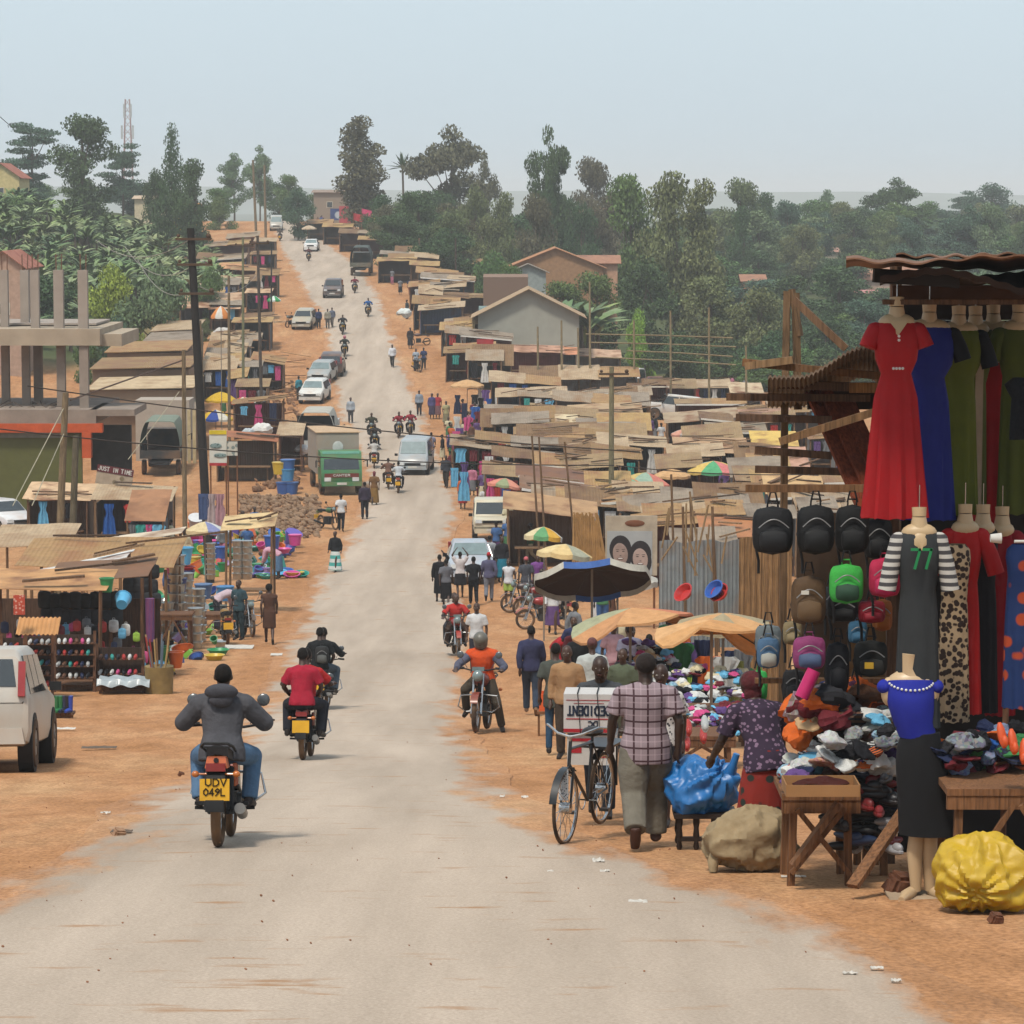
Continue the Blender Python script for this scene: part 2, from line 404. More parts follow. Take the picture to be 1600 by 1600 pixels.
    mr = N('ShaderNodeMapRange'); mr.inputs[1].default_value = -.55; mr.inputs[2].default_value = -1.0; L(ad.outputs[0], mr.inputs[0])
    mx2 = N('ShaderNodeMixRGB'); L(mr.outputs[0], mx2.inputs[0]); L(mxb.outputs[0], mx2.inputs[1]); L(dirt(N, L, tc), mx2.inputs[2])
    L(mx2.outputs[0], bs.inputs['Base Color'])
    bp = N('ShaderNodeBump'); bp.inputs['Strength'].default_value = .5; bp.inputs['Distance'].default_value = .02; L(nz_(N, L, tc, 30, 6), bp.inputs['Height']); L(bp.outputs[0], bs.inputs['Normal'])
    o = b.build('road', m); struct(o)
    a = o.data.attributes.new('edge', 'FLOAT', 'POINT'); a.data.foreach_set('value', edge)
def dirt(N, L, tc):
    r = N('ShaderNodeValToRGB'); e = r.color_ramp.elements
    e[0].position = .28; e[0].color = (*C('c18a5b'), 1); e[1].position = .75; e[1].color = (*C('e6b98a'), 1); q = e.new(.5); q.color = (*C('d69e70'), 1)
    L(nz_(N, L, tc, .45, 10, (1, .3, 1)), r.inputs[0]); out = r.outputs[0]
    for sc_, lo, hi, v, st, fac in ((3, .38, .62, .5, (1, .3, 1), .45), (24, .38, .6, .5, (1, .6, 1), .7)):
        mx = N('ShaderNodeMixRGB'); mx.blend_type = 'MULTIPLY'; mx.inputs[0].default_value = fac
        r2 = N('ShaderNodeValToRGB'); r2.color_ramp.elements[0].position = lo; r2.color_ramp.elements[0].color = (v, v * .95, v * .9, 1); r2.color_ramp.elements[1].position = hi; r2.color_ramp.elements[1].color = (1, 1, 1, 1)
        L(nz_(N, L, tc, sc_, 7, st), r2.inputs[0]); L(out, mx.inputs[1]); L(r2.outputs[0], mx.inputs[2]); out = mx.outputs[0]
    for sc_, d, c in ((4.5, .06, '6b4a38'), (11, .07, '8a6248'), (3.1, .03, 'd8cfc0')):      # pebbles, specks and scraps
        vo = N('ShaderNodeTexVoronoi'); vo.inputs['Scale'].default_value = sc_; L(tc.outputs['Object'], vo.inputs[0])
        mr = N('ShaderNodeMapRange'); mr.inputs[1].default_value = d; mr.inputs[2].default_value = d * .7; L(vo.outputs['Distance'], mr.inputs[0])
        m2 = N('ShaderNodeMixRGB'); L(mr.outputs[0], m2.inputs[0]); L(out, m2.inputs[1]); m2.inputs[2].default_value = (*C(c), 1); out = m2.outputs[0]
    return out
def nz_(N, L, tc, s, d=6, sc3=None):
    q = N('ShaderNodeTexNoise'); q.inputs['Scale'].default_value = s; q.inputs['Detail'].default_value = d; q.inputs['Roughness'].default_value = .6
    if sc3:
        mp = N('ShaderNodeMapping'); mp.inputs['Scale'].default_value = sc3; L(tc.outputs['Object'], mp.inputs[0]); L(mp.outputs[0], q.inputs[0])
    else: L(tc.outputs['Object'], q.inputs[0])
    return q.outputs[0]
build_ground()
b = MB()
b.surf(lambda u, v: (-3200 + 6400 * u, 3600 + 900 * v, -12 + (30 + 26 * noise.noise(V((u * 5, v, 2))) + 6 * noise.noise(V((u * 23, v, 4)))) * math.sin(math.pi * min(v, .999)) * (.75 + .5 * u)), 120, 10)
struct(b.build('hills', M('5c6a52', rough=1, var=.3, sc_=.01)))
# air: one closed box round camera and scene
def haze():
    b = MB(); b.box((0, 4700, 19), (10600, 9700, 72))
    m = bpy.data.materials.new('air'); m.use_nodes = True; t = m.node_tree; t.nodes.clear()
    v = t.nodes.new('ShaderNodeVolumePrincipled'); v.inputs['Color'].default_value = (1, .99, .97, 1); v.inputs['Density'].default_value = .00034; v.inputs['Anisotropy'].default_value = 0
    o_ = t.nodes.new('ShaderNodeOutputMaterial'); t.links.new(v.outputs[0], o_.inputs['Volume'])
    o = b.build('haze', m, smooth=False); o['kind'] = 'stuff'; o.display_type = 'WIRE'
haze()
# ---------------------------------------------------------------- trees and plants
LEAFM = {k: M(h, rough=.85, var=.3, sc_=.35, spec=.2, kind='leaf', k=.9) for k, h in dict(dark='445a3a', mid='587040', olive='67704a', brown='5f5c46', lime='86a046', blue='4c6450', grey='667a58').items()}
BARK = M('6b5c4c', kind='bark', bump=.4)
def crown_mesh(name, clumps, n, leaf, seed, droop=0):
    rnd = random.Random(seed); vs, fs = [], []
    vol = sum(c[3] * c[4] * c[5] for c in clumps)
    for cx, cy, cz, rx, ry, rz in clumps:
        k = int(n * (rx * ry * rz) ** .8 / sum((c[3] * c[4] * c[5]) ** .8 for c in clumps))
        for _ in range(k):
            d = V((rnd.gauss(0, 1), rnd.gauss(0, 1), rnd.gauss(0, 1))).normalized()
            t = rnd.random() ** .42
            if d.z < -.3: t *= .8
            p = V((cx + d.x * rx * t, cy + d.y * ry * t, cz + d.z * rz * t))
            a = V((rnd.gauss(0, 1), rnd.gauss(0, 1), rnd.gauss(0, .7))).normalized(); b = a.orthogonal().normalized()
            b.rotate(Matrix.Rotation(rnd.random() * 6.28, 3, a)); s = leaf * rnd.uniform(.5, 1.3); c = a.cross(b)
            o = len(vs); b2 = b * s; c2 = c * s * rnd.uniform(.45, .9)
            vs += [p - b2, p - b2 * .2 + c2, p + b2, p + b2 * .1 - c2]
            fs.append((o, o + 1, o + 2, o + 3))
    me = bpy.data.meshes.new(name); me.from_pydata(vs, [], fs); me.materials.append(LEAFM['dark']); return me
def trunk_mb(h, r, limbs, clumps, rnd):
    b = MB(); top = V((rnd.uniform(-.04, .04) * h, 0, h))
    pts = [V((0, 0, -.4)), V((.01 * h, 0, h * .3)), V((-.015 * h, 0, h * .65)), top]
    b.tube(pts, [r, r * .8, r * .55, r * .25], 7)
    for c in clumps[:limbs]:
        s = pts[1].lerp(pts[3], rnd.uniform(.1, .8)); e = V(c[:3]); m_ = s.lerp(e, .5) + V((0, 0, -.03 * h))
        b.tube([s, m_, e], [r * .4, r * .25, r * .08], 5)
    return b
CROWNS = {}
def clumps_for(shape, rnd):
    c = []     # in units: total tree height 1 (width given too)
    if shape == 'column':
        for i in range(16): z = .14 + .8 * i / 15; w_ = .19 * (1 - .5 * abs(2 * z - .9)); c.append((rnd.uniform(-.07, .07), rnd.uniform(-.07, .07), z, w_, w_, .085))
        c.append((-.03, 0, .97, .04, .04, .05))
    elif shape == 'open':
        for i in range(24):
            a = rnd.uniform(0, 6.28); q = rnd.uniform(.04, .3); z = rnd.uniform(.5, .9) - q * .35
            s = rnd.uniform(.08, .125); c.append((q * math.cos(a), q * math.sin(a), z, s * 1.25, s * 1.2, s * .7))
        c.append((0, 0, .92, .1, .1, .06))
        for z in (.3, .36, .42, .48): c.append((rnd.uniform(-.15, .15), rnd.uniform(-.1, .1), z, .13, .13, .07))
    elif shape == 'round':
        for i in range(24):
            a = rnd.uniform(0, 6.28); z = rnd.uniform(.12, .86); q = rnd.uniform(.03, .27) * math.sin(math.pi * min(1, z + .05)) ** .6
            s = rnd.uniform(.1, .17); c.append((q * math.cos(a), q * math.sin(a), z, s * 1.1, s * 1.1, s * .75))
    elif shape == 'layer':
        for i in range(24):
            a = rnd.uniform(0, 6.28); z = rnd.uniform(.2, .95); q = rnd.uniform(.02, .42) * (1.1 - .5 * z)
            c.append((q * math.cos(a), q * math.sin(a), z, rnd.uniform(.14, .22), rnd.uniform(.14, .22), .045))
    elif shape == 'spire':
        for i in range(20):
            z = .15 + .81 * i / 19; a = i * 2.4; q = .24 * (1.05 - z); s = .07 + .15 * (1.05 - z)
            c.append((q * math.cos(a), q * math.sin(a), z, s * 1.2, s * 1.2, s * .8))
    else:   # bush
        for i in range(16):
            a = rnd.uniform(0, 6.28); q = rnd.uniform(0, .36); z = rnd.uniform(.1, .8) * (1 - q * .7); s = rnd.uniform(.13, .22)
            c.append((q * math.cos(a), q * math.sin(a), z, s, s, s * .8))
    return c
def tree(shape, px, ytop, ybase, wpx, D, tint, label, group=None, v=0, n=9500, name='tree', leaf=None):
    """ytop / ybase: photo rows of crown top and of the ground under it; wpx: crown width; base hidden rows may be guessed"""
    x = (px - 800) * D / F; z0 = gz(x, D, False) - .2; ztop = P(px, ytop, D).z; H = max(2.5, ztop - z0)
    key = (shape, v)
    if key not in CROWNS:
        rnd = random.Random(hash(shape) % 97 + v * 13 if False else sum(map(ord, shape)) + v * 13)
        cl = clumps_for(shape, rnd)
        wd = max(abs(c[0]) + c[3] for c in cl) * 2
        cm = crown_mesh('crown', [tuple(q * 10 for q in c) for c in cl], n, .135 if shape != 'bush' else .17, v + 5)
        tm = trunk_mb(8.2 if shape != 'bush' else 4, .2, 9, [tuple(q * 10 for q in c) for c in cl], rnd).mesh('trunk', [BARK])
        CROWNS[key] = (cm, tm, wd)
    cm, tm, wd = CROWNS[key]
    sxy = (wpx * D / F) / wd; t = thing(name, label, 'tree' if shape != 'bush' else 'bush', (x, D, z0), random.uniform(0, .6) + v, group)
    t.scale = (sxy / 10, sxy / 10, H / 10)
    for nm, me, mt in (('crown', cm, LEAFM[tint]), ('trunk', tm, BARK)):
        o = bpy.data.objects.new(nm, me); COL.objects.link(o); o.parent = t; setmat(o, mt)
    return t
TR = [
 ('layer', 55, 190, 330, 150, 430, 'blue', 'hazy spreading tree with layered branches at the left edge of the skyline', 0),
 ('round', 132, 168, 345, 135, 370, 'dark', 'tall dark broad tree, the biggest on the left hilltop', 1),
 ('layer', 195, 212, 330, 110, 440, 'blue', 'layered spreading tree partly hidden by the biggest left hilltop tree, near the mast', 1),
 ('round', 248, 250, 345, 60, 380, 'dark', 'short dark tree just right of the lattice mast', 2),
 ('spire', 272, 196, 345, 80, 365, 'dark', 'dark pointed tree with a knobbly top above the yellow house', 0),
 ('round', 305, 235, 345, 85, 360, 'dark', 'broad dark tree to the right of the pointed one above the yellow house', 0),
 ('open', 368, 236, 340, 70, 500, 'grey', 'pale hazy tree with thin branches left of the utility poles', 0),
 ('open', 408, 224, 340, 60, 520, 'grey', 'pale hazy tree with a forked top behind the utility poles', 1),
 ('round', 450, 268, 350, 55, 480, 'mid', 'rounded green tree left of the road crest', 1),
 ('round', 492, 297, 352, 50, 500, 'mid', 'low round tree right at the road crest', 2),
 ('bush', 345, 295, 350, 60, 430, 'mid', 'green bush on the hilltop behind the utility poles', 0),
 ('column', 565, 185, 345, 92, 420, 'brown', 'tall dense column shaped tree beside the red painted wall', 0),
 ('open', 706, 190, 350, 140, 440, 'brown', 'tall open crowned tree with gaps between its clumps, right of the palm', 2),
 ('open', 757, 240, 350, 60, 450, 'brown', 'thin crowned tree at the right shoulder of the tall open one by the palm', 3),
 ('round', 655, 290, 405, 95, 360, 'dark', 'dark leafy tree under the palm behind the row of shacks', 3),
 ('round', 625, 310, 400, 70, 385, 'olive', 'olive tree right of the pink flags', 1),
 ('round', 742, 270, 400, 70, 380, 'olive', 'drooping olive tree left of the thin trunked tall tree', 2),
 ('round', 790, 285, 420, 70, 370, 'olive', 'olive tree at the foot of the thin trunked tall tree', 0),
 ('open', 856, 190, 430, 92, 380, 'dark', 'tall slim tree with a lobed airy crown in the middle of the skyline', 4),
 ('spire', 858, 270, 430, 70, 378, 'dark', 'dark lower boughs tree around the tall slim one in the middle', 1),
 ('round', 925, 234, 400, 90, 440, 'brown', 'brownish rounded tree between the tall slim tree and the great eucalyptus', 1),
 ('bush', 845, 370, 430, 110, 330, 'dark', 'dark undergrowth tree left of the big pink roof', 1),
 ('round', 985, 255, 560, 110, 335, 'mid', 'left half of the great eucalyptus clump beside the pink roof', 3),
 ('round', 1050, 245, 575, 135, 325, 'olive', 'highest tree of the great eucalyptus clump behind the market', 0),
 ('column', 1090, 285, 560, 90, 320, 'olive', 'right shoulder tree of the great eucalyptus clump', 1),
 ('round', 1010, 380, 570, 120, 300, 'dark', 'dark lower tree in front of the great eucalyptus clump', 2),
 ('round', 1155, 268, 430, 95, 430, 'olive', 'olive brown tree standing alone right of the great eucalyptus clump', 1),
 ('round', 1195, 290, 420, 70, 470, 'dark', 'darker tree at the right side of the olive brown one', 0),
 ('round', 1110, 420, 575, 120, 290, 'olive', 'wide olive tree behind the bamboo scaffold poles', 3),
 ('round', 1185, 430, 580, 120, 285, 'olive', 'olive tree left of the wooden frame posts', 2),
 ('round', 1268, 305, 420, 90, 520, 'mid', 'bright green rounded tree on the right skyline', 0),
 ('open', 1290, 293, 420, 60, 560, 'grey', 'hazy tree with a little open top on the right skyline', 0),
 ('layer', 1265, 335, 460, 130, 430, 'grey', 'flat topped grey green tree below the right skyline', 2),
 ('round', 1330, 325, 430, 70, 600, 'blue', 'distant hazy blue tree in the gap of the right skyline', 3),
 ('open', 1398, 274, 450, 100, 500, 'dark', 'tree with a bobbled top above the rusty stall roof', 2),
 ('round', 1400, 312, 470, 130, 480, 'dark', 'dark massive tree above the rusty stall roof', 1),
 ('layer', 1500, 290, 440, 100, 640, 'blue', 'hazy layered tree left of the tallest far right tree', 1),
 ('round', 1545, 275, 450, 100, 620, 'blue', 'tallest hazy tree at the far right of the skyline', 2),
 ('round', 1592, 340, 450, 50, 480, 'mid', 'green tree cut by the right edge above the rusty roof', 0),
 ('bush', 1345, 370, 480, 130, 420, 'mid', 'pale green thicket below the dark massive tree', 1),
 ('round', 1240, 420, 560, 130, 330, 'dark', 'dark tree behind the wooden frame posts', 0),
 ('round', 1310, 405, 560, 120, 320, 'dark', 'dark tree below the pink hillside roofs', 3),
 ('round', 1350, 460, 590, 120, 290, 'blue', 'bluish green tree behind the curved iron roof', 1),
 ('round', 1290, 480, 600, 120, 280, 'dark', 'dark tree just above the curved iron roof', 2),
 ('bush', 1215, 500, 600, 120, 275, 'dark', 'dark thicket left of the curved iron roof', 2),
 ('round', 1490, 420, 560, 200, 420, 'dark', 'dark tree behind the rusty stall roof', 0),
 ('bush', 1000, 455, 575, 60, 270, 'lime', 'lime green bush behind the bamboo scaffold', 0),
 ('bush', 935, 470, 575, 110, 275, 'dark', 'dark bush right of the grey gable house', 1),
 ('bush', 1060, 500, 585, 110, 268, 'dark', 'dark bush at the foot of the olive trees behind the scaffold', 2),
 ('bush', 700, 340, 415, 110, 340, 'dark', 'dark leafy bush above the shacks with the white roof edge', 2),
 ('bush', 775, 370, 430, 100, 320, 'mid', 'green bush left of the orange brick gable', 0),
 ('bush', 590, 330, 390, 60, 390, 'mid', 'bush by the pink flags above the shack roofs', 1),
 ('bush', 175, 372, 500, 110, 245, 'lime', 'light green feathery bush behind the concrete pillars', 1),
 ('bush', 250, 385, 505, 130, 235, 'grey', 'large grey green bush left of the dark pole', 2),
 ('bush', 185, 465, 520, 90, 222, 'blue', 'low bluish bush behind the last concrete pillar', 0),
 ('bush', 70, 405, 500, 170, 255, 'dark', 'dark thicket behind the concrete pillars', 1),
 ('bush', 215, 270, 345, 110, 460, 'blue', 'hazy bush at the foot of the lattice mast', 2),
 ('bush', 30, 300, 380, 100, 360, 'mid', 'green bush below the yellow walled house', 0),
 ('bush', 330, 400, 470, 60, 270, 'mid', 'green bush right of the dark pole', 2),
 ('bush', 140, 470, 525, 70, 230, 'mid', 'small green bush between two concrete pillars', 0),
]
rr = random.Random(3)
for t in TR: tree(*t[:8], v=t[8])
# the wooded slope on the right, one by one but alike
for i in range(150):
    px = rr.uniform(1040, 1640); f = rr.random(); D = 300 + 440 * f
    yb = 310 + F * float(ih(RIGHTH, D)) / D
    tree(rr.choice(['round', 'round', 'bush', 'layer']), px, yb - rr.uniform(50, 80) * 420 / D, yb, rr.uniform(70, 120) * 420 / D + 20, D, rr.choice(['dark', 'mid', 'olive', 'blue', 'grey', 'dark']), 'leafy tree in the thick wood on the slope behind the market', 'trees of the wooded slope', v=rr.randrange(4))
for i in range(14):
    px = rr.uniform(0, 470); D = rr.uniform(400, 520)
    x = (px - 800) * D / F; yb = 310 + F * (CZ - gz(x, D, False)) / D
    tree('round', px, min(yb - 25, rr.uniform(272, 300)), yb, rr.uniform(50, 80), D, rr.choice(['dark', 'mid', 'blue']), 'tree in the dark line along the left hilltop', 'trees along the left hilltop', v=rr.randrange(4))
for i in range(12):
    px = rr.uniform(600, 960); D = rr.uniform(330, 470)
    yb = 405 - (D - 330) * .25
    tree('bush', px, yb - rr.uniform(30, 60), yb, rr.uniform(50, 90), D, rr.choice(['dark', 'mid', 'olive', 'dark']), 'low bushy tree in the belt behind the right hand shacks', 'bushy trees behind the shacks', v=rr.randrange(3))
# banana plants
def banana_mesh(seed):
    rnd = random.Random(seed); b = MB(); st = MB()
    for k in range(rnd.choice([3, 4])):
        bx, by = rnd.uniform(-.8, .8), rnd.uniform(-.8, .8); hh = rnd.uniform(.9, 2.2)
        st.tube([(bx, by, -.3), (bx, by, hh)], [.14, .08], 6)
        for i in range(9):
            a = rnd.uniform(0, 6.28); L_ = rnd.uniform(1.5, 2.3); up = rnd.uniform(.8, 1.5); w_ = rnd.uniform(.16, .26)
            d = V((math.cos(a), math.sin(a), 0)); s = V((-d.y, d.x, 0)); pts = []
            for j in range(7):
                t = j / 6; c = V((bx, by, hh - .1)) + d * (L_ * t * (math.cos(up) + .35 * t)) + V((0, 0, L_ * (math.sin(up) * t - .45 * t * t)))
                ww = w_ * (math.sin(math.pi * min(1, t * .93 + .07)) ** .6) * (.9 if j < 6 else .2); pts.append((c - s * ww + V((0, 0, -ww * .45)), c, c + s * ww + V((0, 0, -ww * .45))))
            o = len(b.v); b.v += [tuple(q) for r3 in pts for q in r3]
            for j in range(6):
                for q in (0, 1): b.f.append((o + j * 3 + q, o + j * 3 + q + 1, o + j * 3 + q + 4, o + j * 3 + q + 3)); b.mi.append(0)
    return b.mesh('leaves', [LEAFM['mid']]), st.mesh('stem', [BARK])
BN = [banana_mesh(i) for i in range(4)]
BNM = [M('6c804a', rough=.6, var=.25, sc_=.5, spec=.4, kind='leaf', k=.9), M('5c7248', rough=.6, var=.25, sc_=.5, spec=.4, kind='leaf', k=.9), M('808d62', rough=.6, var=.25, sc_=.5, spec=.4, kind='leaf', k=.9)]
def banana(x, y, s, label, group=None):
    t = thing('banana_plant', label, 'banana plant', (x, y, gz(x, y, False)), rr.uniform(0, 6), group); t.scale = (s, s, s)
    m = rr.choice(BN); mm = rr.choice(BNM)
    for nm, me, mt in (('leaves', m[0], mm), ('stem', m[1], BARK)):
        o = bpy.data.objects.new(nm, me); COL.objects.link(o); o.parent = t; setmat(o, mt)
for i in range(290):
    D = rr.uniform(245, 390); px = rr.uniform(-20, 350 - (D - 250) * .1)
    if px > 190 and D < 275: continue
    banana((px - 800) * D / F, D, rr.uniform(.65, 1.1), 'banana plant with ragged arching leaves in the plantation on the left slope', 'banana plants of the left slope')
for px, D, l in ((888, 263, 'left'), (905, 262, 'middle'), (924, 264, 'right'), (912, 275, 'rear')):
    banana((px - 800) * D / F, D, 1.9, 'bright banana plant between the grey gable house and the brick gable, %s of four' % l)
def palm():
    D = 450; x = (630 - 800) * D / F; z0 = gz(x, D) ; zt = P(630, 262, D).z
    t = thing('palm_tree', 'single fan palm with a thin trunk against the sky', 'palm', (x, D, z0))
    MB().tube([(0, 0, 0), (.15, 0, (zt - z0) * .5), (0, 0, zt - z0)], [.22, .16, .14], 7).build('trunk', BARK, t)
    b = MB(); rnd = random.Random(4)
    for i in range(46):
        a = rnd.uniform(0, 6.28); e = rnd.uniform(-.25, 1.45); L_ = rnd.uniform(1.6, 2.6); d = V((math.cos(a) * math.cos(e), math.sin(a) * math.cos(e), math.sin(e))); s = d.cross(V((0, 0, 1))).normalized() * .16
        p = V((0, 0, zt - z0)); b.add([p, p + d * L_ * .6 - s, p + d * L_ + V((0, 0, -.15)), p + d * L_ * .6 + s], [(0, 1, 2, 3)])
    b.build('crown', LEAFM['dark'], t)
palm()

for i in range(34):
    px = rr.uniform(-20, 340); D = rr.uniform(250, 385); x = (px - 800) * D / F; yb = 310 + F * (CZ - gz(x, D, False)) / D
    tree('bush', px, yb - rr.uniform(14, 32), yb, rr.uniform(40, 90), D, rr.choice(['mid', 'dark', 'grey', 'olive']), 'low bush among the banana plants on the left slope', 'bushes among the banana plants', v=rr.randrange(4))

for i in range(46):
    px = rr.uniform(1080, 1640); D = rr.uniform(262, 300); yb = 310 + F * (CZ - gz((px - 800) * D / F, D, False)) / D
    tree(rr.choice(['bush', 'round']), px, yb - rr.uniform(45, 105), yb, rr.uniform(70, 130), D, rr.choice(['dark', 'mid', 'olive', 'dark']), 'dark bushy tree in the belt right behind the market', 'trees right behind the market', v=rr.randrange(4))

for i in range(30):
    px = 592 + i * 12.6 + rr.uniform(-8, 8); D = rr.uniform(350, 430); tree('round', px, rr.uniform(288, 335), 408, rr.uniform(60, 95), D, rr.choice(['olive', 'dark', 'brown', 'mid', 'dark']), 'full crowned tree in the merged wood behind the hilltop houses', 'trees behind the hilltop houses', v=rr.randrange(4))
for i in range(34):
    px = 1130 + i * 14 + rr.uniform(-9, 9); D = rr.uniform(400, 560); tree(rr.choice(['round', 'round', 'open']), px, rr.uniform(302, 345), 400, rr.uniform(60, 105), D, rr.choice(['olive', 'dark', 'blue', 'grey', 'mid']), 'full crowned tree along the hazy right hand skyline', 'trees of the right hand skyline', v=rr.randrange(4))
for px, t_, b_, w_, l in ((925, 415, 490, 110, 'right of'), (795, 405, 450, 70, 'left of'), (880, 432, 470, 110, 'under')): tree('round', px, t_, b_, w_, 284, 'mid', 'leafy bush %s the brick gable, in front of its wall' % l, v=1)
# ---------------------------------------------------------------- people
SKINQ = {}      # mesh key -> (placeholder mesh, builder, voxel, smooth iterations)
def rmesh(key, fn, voxel, it=4):
    if key not in SKINQ:
        b = MB(); fn(b); me = b.mesh(str(key[0]), [BLACK]); SKINQ[key] = (me, voxel, it)
    return SKINQ[key][0]
def bake_all():
    tmp = []
    for key, (me, vox, it) in SKINQ.items():
        o = bpy.data.objects.new('bake', me); COL.objects.link(o)
        r = o.modifiers.new('r', 'REMESH'); r.mode = 'VOXEL'; r.voxel_size = vox; r.use_smooth_shade = True
        if it: s = o.modifiers.new('s', 'SMOOTH'); s.factor = .5; s.iterations = it
        tmp.append((o, me))
    dg = bpy.context.evaluated_depsgraph_get(); dg.update()
    for o, me in tmp:
        nm = bpy.data.meshes.new_from_object(o.evaluated_get(dg), depsgraph=dg)
        if len(nm.materials) == 0: nm.materials.append(BLACK)
        n = me.name; bpy.data.objects.remove(o); me.user_remap(nm); bpy.data.meshes.remove(me); nm.name = n
J0 = dict(pel=(0,0,.95), ab=(0,0,1.1), ch=(0,0,1.28), nb=(0,-.01,1.46), nk=(0,.01,1.52), hd=(0,.025,1.61),
          sL=(-.175,0,1.385), eL=(-.24,-.03,1.14), wL=(-.25,.03,.9), hL=(-.25,.06,.82),
          sR=(.175,0,1.385), eR=(.24,-.03,1.14), wR=(.25,.03,.9), hR=(.25,.06,.82),
          pL=(-.09,0,.92), kL=(-.1,.02,.5), aL=(-.1,-.02,.09), tL=(-.11,.13,.035),
          pR=(.09,0,.92), kR=(.1,.02,.5), aR=(.1,-.02,.09), tR=(.11,.13,.035))
